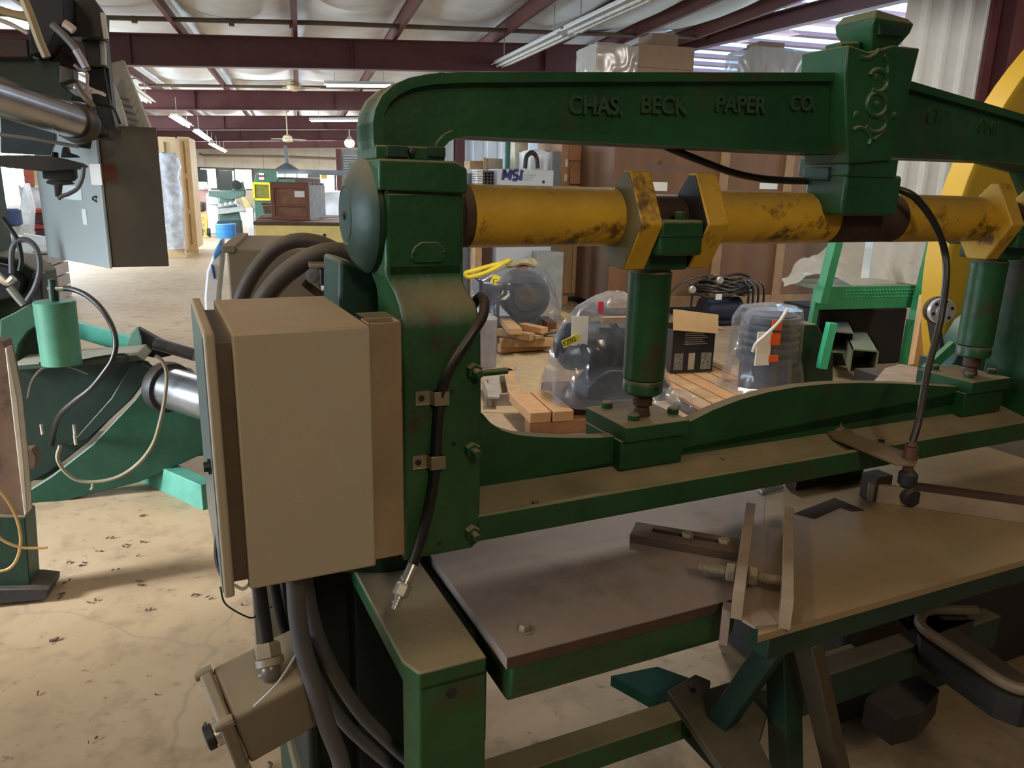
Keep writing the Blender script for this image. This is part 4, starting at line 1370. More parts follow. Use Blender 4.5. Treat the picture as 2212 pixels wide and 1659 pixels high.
B(M).lathe(e_end, Vector((0, -.6, -.8)), [(-.008, .024), (-.003, .024)], 6, False).build('elbow_locknut', zinc, eo)
b = B(M)
b.tube([U(548, 1527, 1.14), U(600, 1475, 1.135), U(643, 1408, 1.17)], .0022, 6)
b.build('white_tie', mat('tie_grey', (.40, .37, .32), .5), jt)

# pipe stub and tall can at the very bottom
t_ = thing('pipe_stub', 'dark capped pipe stub standing beside the lower edge under the hoses', 'pipe', M, U(700, 1659, 1.45))
p = V(703, 1600, .20)
B(M).lathe((p.x, p.y, 0), (0, 0, 1), [(0, .03), (.18, .03), (.18, .034), (.235, .034), (.24, .03)], 20).build('pipe_body', dark_iron, t_)
B(M).lathe((p.x, p.y, .19), (0, 0, 1), [(0, .035), (.035, .035)], 20).build('pipe_cap', jb, t_)

# ------------------------------------------------------------------ braces, stretchers and pans under the table
def member(name, mt, p, q, wd, ht, up=(0, 0, 1), bevel=.003):
    return B(M).bar(p, q, wd, ht, up).build(name, mt, under, bevel=bevel)


under = thing('table_stand', 'dark green welded stand with braces under the right half of the table', 'stand', M, (1.2, 1.3, 0))
zs1 = .42
a0, a1 = V(1048, 1640, zs1), V(1455, 1528, zs1)
ym = (V(1150, 1659, zs1).y + a0.y) / 2
member('stretcher', green, (.47, ym, zs1 - .03), (1.62, ym, zs1 - .03), .065, .06)
zs2 = .44
f0 = xy(M, [(1442, 1492), (1502, 1456), (1535, 1470), (1532, 1487), (1560, 1480), (1592, 1466), (1660, 1530), (1640, 1600), (1680, 1680), (1600, 1720)], zs2)
fp = B(M).prism(f0, 'z', zs2 - .022, zs2).build('foot_plate', mat('dusty_green_plate', (0.10, 0.085, 0.05), .6, var=.2), under, bevel=.002)
p = V(1497, 1492, zs2)
B(M).lathe((p.x, p.y, zs2), (0, 0, 1), [(0, .008), (.012, .008), (.014, .005)], 8).build('stud', dark_iron, fp)
member('cross_bearer', green_dark, V(1480, 1545, .38), V(1650, 1720, .38), .05, .07)
member('brace', green_dark, U(1672, 1392, 1.02), V(1560, 1556, zs2), .05, .05)
member('post', green_dark, U(1690, 1385, 1.06), U(1700, 1720, 1.06), .06, .05)
member('brace', mat('brown_green_steel', (0.06, 0.045, 0.025), .55, var=.2), U(1740, 1375, .97), U(1815, 1700, .97), .062, .03)
zs3 = .45
c0 = V(1790, 1440, zs3)
c1 = V(1990, 1372, zs3)
member('stretcher', green_dark, (c0.x - .1, c0.y, zs3 - .05), (c1.x + .3, c1.y, zs3 - .05), .05, .1)
B(M).bar((c0.x - .1, c0.y, zs3 + .001), (c1.x + .06, c1.y, zs3 + .001), .055, .004).build('stretcher_top', mat('dusty_top', (0.15, 0.125, 0.085), .7), under)
b = B(M)
b.prism(xy(M, [(1320, 1460), (1420, 1440), (1490, 1465), (1440, 1530), (1420, 1515)], .36), 'z', .33, .36)
tag(b.build('teal_cover', mat('deep_teal_enamel', (0.015, 0.16, 0.14), .4)), 'flat teal sheet cover lying under the table bed', 'cover')
B(M).box(V(1968, 1340, .5).x, 3.3, 1.36, 1.9, .02, .74).build('dark_filler_box', dark_iron, under, bevel=.01)  # dark block added to darken the space under the table
# pan with a rolled rim at the right edge
pan = thing('chip_pan', 'dark sheet pan with a tan rolled rim under the right end of the table', 'pan', M, V(2100, 1450, .5))
zp = .52
rim = [V(a_, c_, zp) for a_, c_ in ((2110, 1318), (2010, 1318), (1988, 1335), (1995, 1358), (2040, 1390), (2100, 1430), (2160, 1470), (2215, 1490), (2300, 1490))]
B(M).tube(rim, .014, 10).build('pan_rim', mat('tan_rim', (0.17, 0.125, 0.075), .5, var=.15), pan)
B(M).prism([(p_.x, p_.y) for p_ in rim] + [(rim[-1].x + .1, rim[0].y + .25), (rim[0].x, rim[0].y + .25)], 'z', zp - .10, zp - .03).build('pan_body', dark_iron, pan)
b = B(M)
b.prism(xy(M, [(1870, 1510), (1935, 1555), (1990, 1540), (2030, 1490), (1950, 1440)], .28), 'z', .2, .28)
tag(b.build('motor_base', dark_iron), 'dark iron lump on the floor under the table, right of the braces', 'machine part')
B(M).box(lx1 - .004, tx0 + .03, ly + .12, 1.56, .50, .765).build('gap_shade_filler', _mats['shade_black_green'], press)  # dark filler standing in for the shade between leg and table
# ------------------------------------------------------------------ machines on the left
HU, HV, HX = H.U, H.V, H.X
# grey control cabinet hung from the overhead machine
zc0 = HU(236, 578, 4.0).z
C0 = HU(236, 578, 4.0)
C1 = HV(366, 575, zc0)
ex_ = Vector((C1.x - C0.x, C1.y - C0.y, 0))
L0 = HV(103, 553, zc0)
el_ = Vector((L0.x - C0.x, L0.y - C0.y, 0))
zc1 = HU(228, 270, 4.0).z
gc = thing('control_cabinet', 'grey steel control cabinet hanging from the upper left machine, pale door on its left', 'electrical box', H, C0)
eln = el_.normalized()
pd = eln * .03
pl_ = [C0 + Vector((0, 0, 0)), C0 + ex_, C0 + ex_ + el_, C0 + el_]
exn = ex_.normalized()
g0 = C0 + exn * .018
poly = [(g0.x, g0.y), ((C0 + ex_).x, (C0 + ex_).y), ((C0 + ex_ + el_).x, (C0 + ex_ + el_).y), ((g0 + el_).x, (g0 + el_).y)]
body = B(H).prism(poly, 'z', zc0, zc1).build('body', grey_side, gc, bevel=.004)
q = C0 - exn * .0 - eln * .004
poly = [(q.x, q.y), ((q + exn * .014).x, (q + exn * .014).y), ((q + exn * .014 + el_ * 1.01).x, (q + exn * .014 + el_ * 1.01).y), ((q + el_ * 1.01).x, (q + el_ * 1.01).y)]
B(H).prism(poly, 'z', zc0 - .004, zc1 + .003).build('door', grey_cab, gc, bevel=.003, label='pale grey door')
fn = Vector((eln.y, -eln.x, 0))
if fn.dot(exn) > 0:
    fn = -fn


def on_door(px, py):
    """a point of the cabinet's door"""
    d = H._ray(px, py)
    n_ = Vector((eln.y, -eln.x, 0))
    o_ = C0 - eln * .004
    t = n_.dot(o_ - EYE) / n_.dot(d)
    return EYE + d * t


def patch(px0, py0, px1, py1, name, mt):
    a_, c_ = on_door(px0, py1), on_door(px1, py0)
    b = B(H)
    u = Vector((c_.x - a_.x, c_.y - a_.y, 0))
    hz = c_.z - a_.z
    vs = [a_ + fn * .001, a_ + u + fn * .001, a_ + u + Vector((0, 0, hz)) + fn * .001, a_ + Vector((0, 0, hz)) + fn * .001]
    vs += [v_ + fn * .0015 for v_ in vs]
    b.add(vs, [(0, 3, 2, 1), (4, 5, 6, 7), (0, 1, 5, 4), (1, 2, 6, 5), (2, 3, 7, 6), (3, 0, 4, 7)])
    return b.build(name, mt, gc)


patch(199, 354, 217, 399, 'paper_label', paper)
patch(181, 452, 186, 485, 'tape', white_p)
patch(137, 402, 175, 430, 'tape', mat('pale_tape', (.62, .68, .67), .4))
b = B(H)
p = on_door(209, 425)
b.tube([p + fn * .001, p + fn * .012, on_door(206, 430) + fn * .012, on_door(210, 436) + fn * .002], .004, 8)
b.build('door_handle', black, gc)
p0_ = HU(247, 362, 4.0)
lx = C0 + exn * .02 - eln * .0015
b = B(H)
n_ = Vector((exn.y, -exn.x, 0))
if n_.y > 0:
    n_ = -n_
for (u0, u1, v0, v1, mt_, nm) in ((.02, .16, .62, .74, mat('orange_brown_sticker', (.16, .055, .02), .6), 'sticker'),):
    o_ = C0 + ex_ * u0 + n_ * .001
    vs = [o_ + Vector((0, 0, zc0 - C0.z + (zc1 - zc0) * v0)), o_ + ex_ * (u1 + .1) + Vector((0, 0, (zc1 - zc0) * v0)), o_ + ex_ * (u1 + .1) + Vector((0, 0, (zc1 - zc0) * v1)), o_ + Vector((0, 0, (zc1 - zc0) * v1))]
    vs += [v_ + n_ * .001 for v_ in vs]
    b = B(H).add(vs, [(0, 3, 2, 1), (4, 5, 6, 7), (0, 1, 5, 4), (1, 2, 6, 5), (2, 3, 7, 6), (3, 0, 4, 7)])
    b.build(nm, mt_, gc)

# overhead machine: a polished roller, its bearing, dark castings, sensor bar, cables
om = thing('overhead_machine', 'dark machine head at upper left with a bright polished roller and loose cables', 'machine', H, (HU(100, 250, 3.4).x, 3.4, 1.3))


def plate(pts, y, th_, name, mt, bevel=.004):
    return B(H).prism(xz(H, pts, y), 'y', y, y + th_).build(name, mt, om, bevel=bevel)


ra, rb_ = HU(-60, 190, 3.0) - (HU(158, 262, 3.55) - HU(-60, 190, 3.0)) * 1.2, HU(158, 262, 3.55)
B(H).cyl(ra, rb_, .067, n=36).build('roller', steel, om)
rd = (rb_ - ra).normalized()
B(H).lathe(rb_ - rd * .01, rd, [(0, .078), (.05, .084), (.09, .07), (.10, .03)], 24).build('roller_bearing', mat('brown_bearing', (.06, .042, .03), .5, metal=.3), om)
plate([(-40, 82), (58, 84), (60, 125), (125, 132), (130, 180), (160, 205), (150, 232), (-40, 150)], 3.66, .2, 'green_housing', mat('blackish_green', (.004, .017, .010), .5))
plate([(-40, 82), (58, 84), (62, 124), (-40, 122)], 3.62, .06, 'maroon_panel', mat('dull_maroon', (.05, .022, .02), .6))
plate([(60, -20), (136, -20), (140, 48), (128, 56), (100, 110), (64, 118)], 3.58, .2, 'head_casting', mat('near_black_iron', (.006, .0055, .0055), .6))
plate([(134, -20), (186, -20), (222, 30), (222, 82), (150, 78), (138, 40)], 3.75, .12, 'grey_slab', mat('dark_grey_slab', (.022, .021, .018), .6))
plate([(172, 78), (222, 80), (226, 142), (190, 140)], 3.85, .1, 'grey_block', mat('grey_block', (.11, .10, .085), .6))
plate([(88, 98), (160, 98), (176, 130), (170, 150), (120, 150)], 3.72, .08, 'maroon_bracket', mat('dull_maroon', (.05, .022, .02)))
plate([(186, 138), (224, 142), (240, 232), (252, 285), (212, 272), (205, 235), (190, 180)], 3.9, .1, 'arm_column', dark_iron)
plate([(128, 140), (158, 150), (158, 172), (128, 180)], 3.55, .08, 'knuckle', mat('dull_dark_brass', (.07, .06, .045), .5))
plate([(0, 228), (116, 250), (120, 300), (108, 336), (0, 330)], 3.95, .03, 'smoked_panel', mat('smoked_blue_panel', (.055, .075, .08), .25))
plate([(124, 250), (196, 252), (212, 272), (214, 296), (184, 300), (180, 320), (168, 318), (160, 300), (126, 294)], 3.70, .12, 'bearing_housing', mat('near_black_iron', (.010, .009, .009)))
plate([(205, 288), (236, 288), (236, 300), (205, 300)], 3.72, .1, 'hanger_lug', dark_iron)
plate([(-40, 336), (60, 335), (110, 337), (170, 352), (182, 360), (160, 366), (88, 370), (-40, 356)], 3.45, .08, 'sensor_bar', mat('dark_brown_bar', (.028, .025, .021), .55, dust=((.2, .17, .12), .5)))
plate([(90, 368), (158, 364), (160, 384), (152, 392), (92, 386)], 3.48, .06, 'sensor_head', mat('near_black_iron', (.010, .009, .009)))
plate([(98, 392), (104, 388), (150, 392), (158, 398), (130, 400), (127, 425), (118, 425), (116, 400), (100, 397)], 3.49, .04, 'sensor_stem', dark_iron)
plate([(134, 318), (142, 316), (146, 330), (160, 334), (168, 340), (130, 340)], 3.46, .05, 'bolt_boss', mat('near_black_iron', (.010, .009, .009)))
plate([(110, 328), (119, 328), (119, 340), (110, 338)], 3.46, .05, 'bolt_boss', mat('near_black_iron', (.010, .009, .009)))


xo = HU(-60, 200, 3.66).x
xc_ = HU(-70, 400, 4.5).x
B(H).box(xc_ - .4, xc_, 4.5, 5.0, 0, 2.7).build('side_column', green_dark, om, bevel=.01)
B(H).box(xo - .5, xo - .3, 3.4, 4.6, 1.9, 2.2).box(xo - .3, xo + .05, 3.70, 3.85, 1.95, 2.15).box(xc_ - .3, xo - .3, 4.5, 4.6, 1.9, 2.2).build('cross_beam', _mats['near_black_iron'], om, bevel=.006)
B(H).box(xo - .3, xo + .05, 3.46, 3.52, HU(-40, 354, 3.45).z, HU(-40, 338, 3.45).z).build('sensor_rail', _mats['dark_brown_bar'], om)
B(H).box(HU(226, 200, 3.9).x - .06, HU(226, 200, 3.9).x + .02, 3.93, 4.0, zc1 - .02, 2.3).build('hanger_post', dark_iron, om)


def cable(pts, y, r, name, mt, parent=om):
    return B(H).tube([HU(a_, c_, y) for a_, c_ in pts], r, 8).build(name, mt, parent)


cable([(181, 362), (178, 384), (168, 406), (150, 418), (136, 423), (126, 429)], 3.44, .008, 'sensor_cable', mat('grey_cable', (.12, .12, .14), .5))
cable([(-20, 288), (60, 298), (120, 308), (170, 317)], 3.42, .007, 'thin_rod', mat('grey_rod', (.16, .15, .14), .5))
cable([(48, -10), (68, 40), (86, 90), (101, 124)], 3.40, .016, 'tan_conduit', mat('tan_conduit', (.36, .27, .13), .5))
cable([(-10, 18), (20, 28), (44, 34), (60, 38)], 3.42, .014, 'brass_pipe', mat('brass_pipe', (.40, .30, .16), .35, metal=.5))
cable([(-10, 40), (22, 52), (60, 72)], 3.42, .008, 'thin_rod', zinc)
cable([(112, 52), (140, 78), (165, 108), (178, 134), (190, 152)], 3.5, .014, 'grey_hose', mat('pale_grey_hose', (.18, .17, .18), .5))
cable([(164, 108), (176, 128), (186, 147)], 3.49, .0145, 'bright_hose_length', mat('lilac_hose', (.42, .40, .46), .4))
cable([(138, 50), (150, 58), (160, 66)], 3.5, .016, 'pale_plug', mat('pale_plug', (.60, .52, .45), .5))
wire_w = mat('dirty_white_wire', (.55, .52, .48), .5)
cable([(160, 140), (172, 150), (188, 160), (190, 196), (212, 200), (228, 206)], 3.6, .006, 'white_wire', wire_w)
cable([(168, 178), (186, 186), (206, 196), (224, 202)], 3.62, .006, 'white_wire', wire_w)
cable([(204, 224), (225, 228), (244, 234), (256, 258), (260, 268)], 3.8, .006, 'dark_wire', black)
cable([(164, 180), (180, 206), (202, 232)], 3.58, .012, 'tan_strut', mat('tan_strut', (.20, .16, .12), .6))
cable([(222, 28), (226, 60), (230, 84)], 3.74, .011, 'white_conduit', white_p)
cable([(220, 86), (223, 110), (224, 140)], 3.84, .012, 'white_conduit', white_p)
# white plastic hanging beyond the arm, and a ribbed white chute
t_ = om
a_, c_ = HU(238, 138, 5.2), HU(300, 290, 5.2)
B(H).bar(a_, c_, .16, .05, up=(0, 1, 0)).build('chute_body', mat('grey_white_chute', (.40, .38, .36), .5), t_, bevel=.004)
for i in range(7):
    p = a_.lerp(c_, .3 + i * .1)
    B(H).bar(p + Vector((-.07, -.032, 0)), p + Vector((.05, -.032, -.03)), .02, .05).build('chute_rib', mat('grey_white_chute', (.40, .38, .36)), t_)
t_ = om
b = B(H)
ps = [(226, 140, 234), (228, 168, 240), (232, 190, 250), (240, 220, 262), (250, 250, 272), (258, 285, 280)]
vs = []
for i, (xa_, yy, xb_) in enumerate(ps):
    p, q = HU(xa_, yy, 5.0 + .02 * (i % 2)), HU(xb_, yy, 5.0 - .02 * (i % 2))
    vs += [p, (p + q) / 2 + Vector((0, .04, 0)), q]
b.add(vs, [(3 * i + k_, 3 * i + k_ + 1, 3 * i + 4 + k_, 3 * i + 3 + k_) for i in range(len(ps) - 1) for k_ in (0, 1)], True)
o = b.build('plastic_strip', mat('white_plastic', (.80, .84, .88), .35), t_)
o.modifiers.new('thickness', 'SOLIDIFY').thickness = .003

# lower stand: green plates, air cylinder, polished rolls
ls = thing('roll_stand', 'green roll stand at left with side plates, an upright air cylinder and polished rolls', 'machine', H, HV(200, 1085, 0))


def lpl(pts, y, th_, name, mt, bevel=.005):
    return B(H).prism(xz(H, pts, y), 'y', y, y + th_).build(name, mt, ls, bevel=bevel)


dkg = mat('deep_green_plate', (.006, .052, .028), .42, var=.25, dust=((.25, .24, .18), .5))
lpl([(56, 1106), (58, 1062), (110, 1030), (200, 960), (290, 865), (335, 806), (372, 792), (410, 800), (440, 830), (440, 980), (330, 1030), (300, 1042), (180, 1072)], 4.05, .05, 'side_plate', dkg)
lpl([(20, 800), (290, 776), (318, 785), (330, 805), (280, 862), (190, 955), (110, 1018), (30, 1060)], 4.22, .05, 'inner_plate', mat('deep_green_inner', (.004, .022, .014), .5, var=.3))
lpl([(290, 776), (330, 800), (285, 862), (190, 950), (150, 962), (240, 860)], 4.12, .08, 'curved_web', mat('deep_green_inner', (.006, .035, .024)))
a_, c_ = HU(25, 790, 4.0), HU(300, 770, 4.15)
lpl([(24, 789), (295, 766), (312, 779), (120, 795), (30, 800)], 4.0, .26, 'top_plate', mat('dusty_green_top', (.03, .055, .035), .6, var=.2, dust=((.36, .34, .26), .9)))
# air cylinder with its hose
cyl_a, cyl_b = HU(134, 785, 3.90), HU(117, 650, 3.90)
ac = B(H).lathe(cyl_a, cyl_b - cyl_a, [(0, .085), ((cyl_b - cyl_a).length - .004, .088), ((cyl_b - cyl_a).length, .082)], 32).build('air_cylinder', mat('sage_green_enamel', (.075, .24, .155), .4, var=.12), ls)
B(H).lathe(cyl_b, cyl_b - cyl_a, [(-.002, .022), (.05, .02), (.06, .018), (.10, .016)], 14).build('port_nipple', green_dark, ac)
p = HU(104, 624, 3.90)
B(H).cyl(p, HU(138, 623, 3.90), .014, n=12).build('hose_end', zinc, ac)
B(H).tube([HU(136, 623, 3.9), HU(160, 626, 3.88), HU(190, 640, 3.84), HU(220, 668, 3.8), HU(242, 705, 3.78), HU(250, 740, 3.76), HU(244, 775, 3.74), HU(225, 805, 3.74), HU(196, 840, 3.76), HU(160, 868, 3.8), HU(130, 896, 3.86), HU(118, 925, 3.96), HU(112, 960, 4.2)], .0125, 12).build('air_line', hose_m, ac)
# rolls
B(H).cyl(HU(60, 748, 4.25), HU(110, 758, 4.55), .095, n=32).build('roll', steel, ls)
B(H).lathe(HU(52, 746, 4.24), Vector((.15, -1, .02)), [(-.05, .135), (0, .135), (.01, .12)], 28).build('roll_collar', green_dark, ls)
lpl([(0, 690), (30, 676), (58, 660), (84, 672), (86, 700), (60, 716), (40, 745), (30, 790), (0, 800)], 4.15, .10, 'bearing_cap', mat('dusty_dark_green', (.03, .10, .06), .5, dust=((.25, .28, .22), .7)))
r0, r1 = HU(362, 836, 3.98), HU(362, 836, 3.98) + (HU(470, 868, 3.72) - HU(362, 836, 3.98)) * 2.2
B(H).cyl(r0, r1, .105, n=36).build('roll', steel, ls)
B(H).lathe(r0, r0 - r1, [(-.03, .125), (.0, .13), (.03, .125), (.035, .07)], 28).build('roll_collar', dark_iron, ls)
# teal tie bar, bracket and threaded rod
B(H).bar(HU(150, 706, 4.75), HU(296, 748, 4.5), .05, .09).build('tie_bar', mint, ls, bevel=.003)
lpl([(285, 716), (296, 706), (304, 730), (310, 768), (258, 768), (272, 745)], 4.28, .03, 'bar_bracket', mat('pale_mint_plate', (.24, .46, .36), .5))
lpl([(296, 708), (322, 722), (345, 735), (368, 745), (372, 768), (340, 775), (308, 768)], 4.30, .06, 'clamp_block', dark_iron)
b = B(H)
p, q = HU(335, 742, 4.26), HU(425, 768, 4.2)
n = 30
ln = (q - p).length
pr = []
for i in range(n):
    pr += [(i * ln / n, .034), ((i + .5) * ln / n, .028)]
b.lathe(p, q - p, pr, 14, False)
b.build('threaded_rod', mat('dark_threaded_steel', (.25, .24, .25), .3, metal=.7), ls)
# wire hoop and thin lines
hoop = [(335, 768), (352, 782), (360, 810), (356, 860), (346, 910), (330, 960), (300, 1000), (260, 1028), (215, 1040), (170, 1038), (140, 1018), (124, 990), (130, 962)]
B(H).tube([HU(a_, c_, 3.62) for a_, c_ in hoop], .0085, 8).build('hose_loop', mat('tan_grey_hose', (.22, .185, .12), .5), ls)
B(H).tube([HU(a_, c_, 3.95) for a_, c_ in ((85, 785), (140, 788), (200, 775), (262, 766), (275, 772), (262, 786), (225, 800))], .007, 6).build('air_tube', black, ls)
B(H).tube([HU(a_, c_, 3.95) for a_, c_ in ((60, 860), (70, 822), (95, 795), (140, 790), (190, 808))], .006, 6).build('air_tube', mat('dull_air_tube', (.09, .08, .06), .5), ls)
B(H).tube([HU(197, 1040, 3.95), HU(199, 1050, 3.95), HU(196, 1058, 3.95)], .005, 6).build('hook', zinc, ls)
for px, py in ((92, 938), (162, 938), (164, 960)):
    B(H).lathe(HU(px, py, 3.95), (0, 0, 1), [(0, .008), (.05, .008)], 8).build('bright_pin', zinc, ls)
# base beam on the floor
c0_, c1_ = HV(276, 1066, .0), HV(440, 1102, .0)
d_ = (c1_ - c0_)
B(H).bar(HV(262, 996, .06) + Vector((0, .05, 0)), HV(450, 1082, .06) + Vector((0, .05, 0)), .08, .15).build('base_beam', mat('dusty_teal_beam', (.06, .22, .16), .55, var=.2), ls, bevel=.004)
lpl([(320, 960), (440, 930), (440, 985), (340, 990)], 4.12, .05, 'teal_guard', mat('teal_guard', (.03, .30, .22), .4))
lpl([(330, 880), (440, 880), (440, 960), (300, 985)], 4.24, .03, 'back_plate', dark_iron)
b = B(H)
b.box(HU(30, 900, 4.3).x, HU(330, 900, 4.3).x, 4.30, 4.9, .03, .10)
b.build('bed', green_dark, ls)

# post at the very left edge
ep = thing('machine_post', 'dark green machine post at the left edge, rusty panel above, foot on the floor', 'machine', H, HV(30, 1290, 0))
yP = 3.02


def epl(pts, y, th_, name, mt, bevel=.004):
    return B(H).prism(xz(H, pts, y), 'y', y, y + th_).build(name, mt, ep, bevel=bevel)


epl([(-80, 1112), (54, 1118), (66, 1280), (-80, 1300)], yP, .12, 'post_base', green_dark)
epl([(-80, 1275), (66, 1272), (104, 1276), (103, 1290), (96, 1296), (-80, 1312)], yP - .03, .16, 'post_foot', dark_iron)
epl([(-80, 735), (8, 738), (30, 830), (46, 980), (56, 1108), (52, 1118), (-80, 1112)], yP + .02, .08, 'rusty_panel', mat('rusty_tan_panel', (.13, .075, .045), .6, var=.35, scale=5, spots=((.05, .02, .012), .45, 4)))
epl([(10, 752), (16, 750), (38, 860), (52, 1000), (60, 1108), (52, 1116)], yP - .01, .05, 'edge_strip', mat('pale_edge_strip', (.42, .36, .27), .5))
epl([(30, 975), (70, 970), (80, 990), (76, 1012), (40, 1020)], yP + .35, .06, 'tan_knob', mat('tan_brown_knob', (.12, .07, .035), .5))
wy = mat('yellow_brown_wire', (.42, .25, .09), .5)
for pts in ([(-10, 1050), (15, 1080), (36, 1120), (45, 1165), (38, 1205), (20, 1228), (-10, 1236)], [(-10, 1155), (15, 1172), (45, 1182), (72, 1184), (102, 1183)]):
    B(H).tube([HU(a_, c_, yP - .05) for a_, c_ in pts], .006, 6).build('loose_wire', wy, ep)
# dark lumps and tubes further up on the left edge (pump end of the same line)
pu = thing('pump_unit', 'dark pump and pipework cluster at the left edge behind the green post', 'machine', H, HV(40, 900, 0))
for pts, y, th_, nm, mt_ in (([(-60, 545), (40, 560), (85, 590), (92, 640), (95, 660), (60, 668), (0, 690), (-60, 690)], 4.6, .3, 'pump_body', green_dark),
                             ([(-60, 560), (20, 575), (50, 610), (40, 640), (0, 650), (-60, 640)], 4.5, .2, 'motor_end', mat('near_black_iron', (.010, .009, .009))),
                             ([(-60, 690), (20, 690), (28, 740), (28, 800), (-60, 800)], 4.7, .3, 'pump_base', green_dark),
                             ([(66, 590), (88, 590), (94, 660), (70, 668)], 4.55, .08, 'pipe_stack', mat('dark_violet_iron', (.03, .026, .032), .5))):
    B(H).prism(xz(H, pts, y), 'y', y, y + th_).build(nm, mt_, pu, bevel=.01)
B(H).box(HU(-60, 700, 4.9).x, HU(30, 700, 4.9).x, 4.7, 5.0, 0, .6).build('pump_plinth', green_dark, pu)
for pts, r_, mt_ in (([(5, 470), (20, 490), (38, 520), (46, 560), (42, 585)], .012, black), ([(25, 590), (26, 540), (40, 520), (62, 520), (80, 540), (86, 580), (76, 620), (58, 650)], .014, mat('grey_cable', (.12, .12, .14))), ([(20, 620), (36, 640), (52, 658)], .02, mat('pale_fitting', (.30, .32, .28), .5)), ([(-10, 590), (14, 610), (30, 600)], .02, zinc)):
    B(H).tube([HU(a_, c_, 4.4) for a_, c_ in pts], r_, 8).build('pipework', mt_, pu)
# ------------------------------------------------------------------ things behind the press
# beige cabinet standing just behind the control box
yk = 2.35
kt = thing('beige_cabinet', 'beige steel cabinet behind the control box, a raised strip along its left top edge', 'electrical box', H, HV(560, 900, 0))
a_, c_ = HU(489, 537, yk), HU(690, 541, yk)
zt_ = a_.z
bkL = HV(478, 508, zt_)
yk2 = bkL.y
kb = mat('dim_beige_enamel', (.20, .165, .12), .55, var=.06, dust=((.30, .235, .16), .9))
B(H).box(a_.x, c_.x, yk, yk2, .02, zt_).build('body', kb, kt, bevel=.006)
B(H).box(a_.x - .012, a_.x + .024, yk - .006, yk2, zt_ - .012, zt_ + .008).build('top_strip', kb, kt, bevel=.002)
b = B(H)
rnd = random.Random(3)
for i in range(7):
    p = HV(600 + rnd.uniform(0, 30), 517 + i * 2.4, zt_ + .004)
    q = HV(655 + rnd.uniform(-10, 15), 520 + i * 2.2, zt_ + .004)
    b.tube([p, (p + q) / 2 + Vector((0, rnd.uniform(-.04, .04), .002)), q], .0025, 6)
tag(b.build('loose_straw', mat('brown_straw', (.16, .11, .06), .7), kind='stuff'), 'thin brown straws lying on the top of the beige cabinet', 'straw')
# plastic sacks at its left
t_ = thing('plastic_sack', 'blue and white plastic sack slumped at the left side of the beige cabinet', 'bag', H, HV(452, 700, 0))
for pts, y_, mt_, nm in (([(441, 640), (446, 585), (462, 545), (478, 515), (480, 560), (472, 640), (470, 760), (446, 760)], 2.75, mat('white_sack', (.75, .77, .80), .4), 'sack_body'), ([(459, 548), (478, 514), (482, 540), (470, 555), (462, 562)], 2.72, blue_pl, 'blue_flap'), ([(455, 570), (461, 575), (466, 600), (462, 604), (457, 585)], 2.74, mat('deep_blue_print', (.02, .07, .28), .4), 'blue_print')):
    B(H).prism(xz(H, pts, y_), 'y', y_, y_ + (.12 if nm == 'sack_body' else .012)).build(nm, mt_, t_, bevel=.008)
# hoses arching over the cabinet into the press
hm_ = mat('brown_black_hose', (.050, .040, .034), .5, var=.15, dust=((.20, .15, .09), .8))
for pts, r_, lb in (([(505, 700), (525, 635), (555, 580), (595, 538), (640, 520), (690, 524), (740, 545), (800, 562), (870, 580)], .0205, 'big dark hose arching over the beige cabinet, rear one of the pair'),
                    ([(548, 690), (580, 632), (625, 585), (675, 555), (720, 545), (770, 552), (830, 565), (880, 578)], .026, 'big brown-black hose arching from the beige cabinet to the press, front one of the pair'),
                    ([(560, 660), (610, 590), (660, 550), (710, 535), (760, 540), (820, 555)], .014, 'thinner brown hose lying along the top of the big front hose')):
    y_ = 2.02 if r_ > .025 else (2.12 if r_ < .018 else 2.2)
    b = B(H)
    b.tube([HU(a2, c2, y_) for a2, c2 in pts], r_, 16)
    tag(b.build('arched_hose', hm_), lb, 'hose', 'arched hoses behind the control box')
mo = thing('small_motor', 'small black motor with a tan top plate on a brown column behind the press', 'motor', H, HV(725, 900, 0))
a_, c_ = HU(678, 640, 1.95), HU(746, 570, 1.95)
B(H).box(HU(690, 600, 1.95).x, HU(738, 600, 1.95).x, 1.95, 2.06, HU(700, 618, 1.95).z, HU(700, 578, 1.95).z).build('motor_body', black, mo, bevel=.006)
B(H).box(HU(668, 600, 1.95).x, HU(732, 600, 1.95).x, 1.93, 2.08, HU(700, 577, 1.95).z, HU(700, 569, 1.95).z).build('top_plate', mat('tan_top_plate', (.24, .19, .14), .5), mo, bevel=.002)
B(H).lathe(HU(676, 595, 1.93), (0, -1, 0), [(0, .018), (.02, .018), (.022, .01)], 14).build('gland', mat('grey_gland', (.12, .12, .13), .5), mo)
B(H).lathe(HU(724, 600, 1.93), (0, -1, 0), [(0, .010), (.02, .010), (.022, .004)], 8).build('gland', bolt_dull, mo)
B(H).box(HU(700, 640, 2.0).x, HU(746, 640, 2.0).x, 1.98, 2.08, 0, HU(700, 632, 2.0).z).build('column', mat('brown_column', (.085, .055, .035), .6), mo, bevel=.004)
B(H).bar(HU(655, 608, 2.05), HU(705, 645, 2.05), .03, .02).build('strut', mat('brown_column', (.085, .055, .035)), mo)

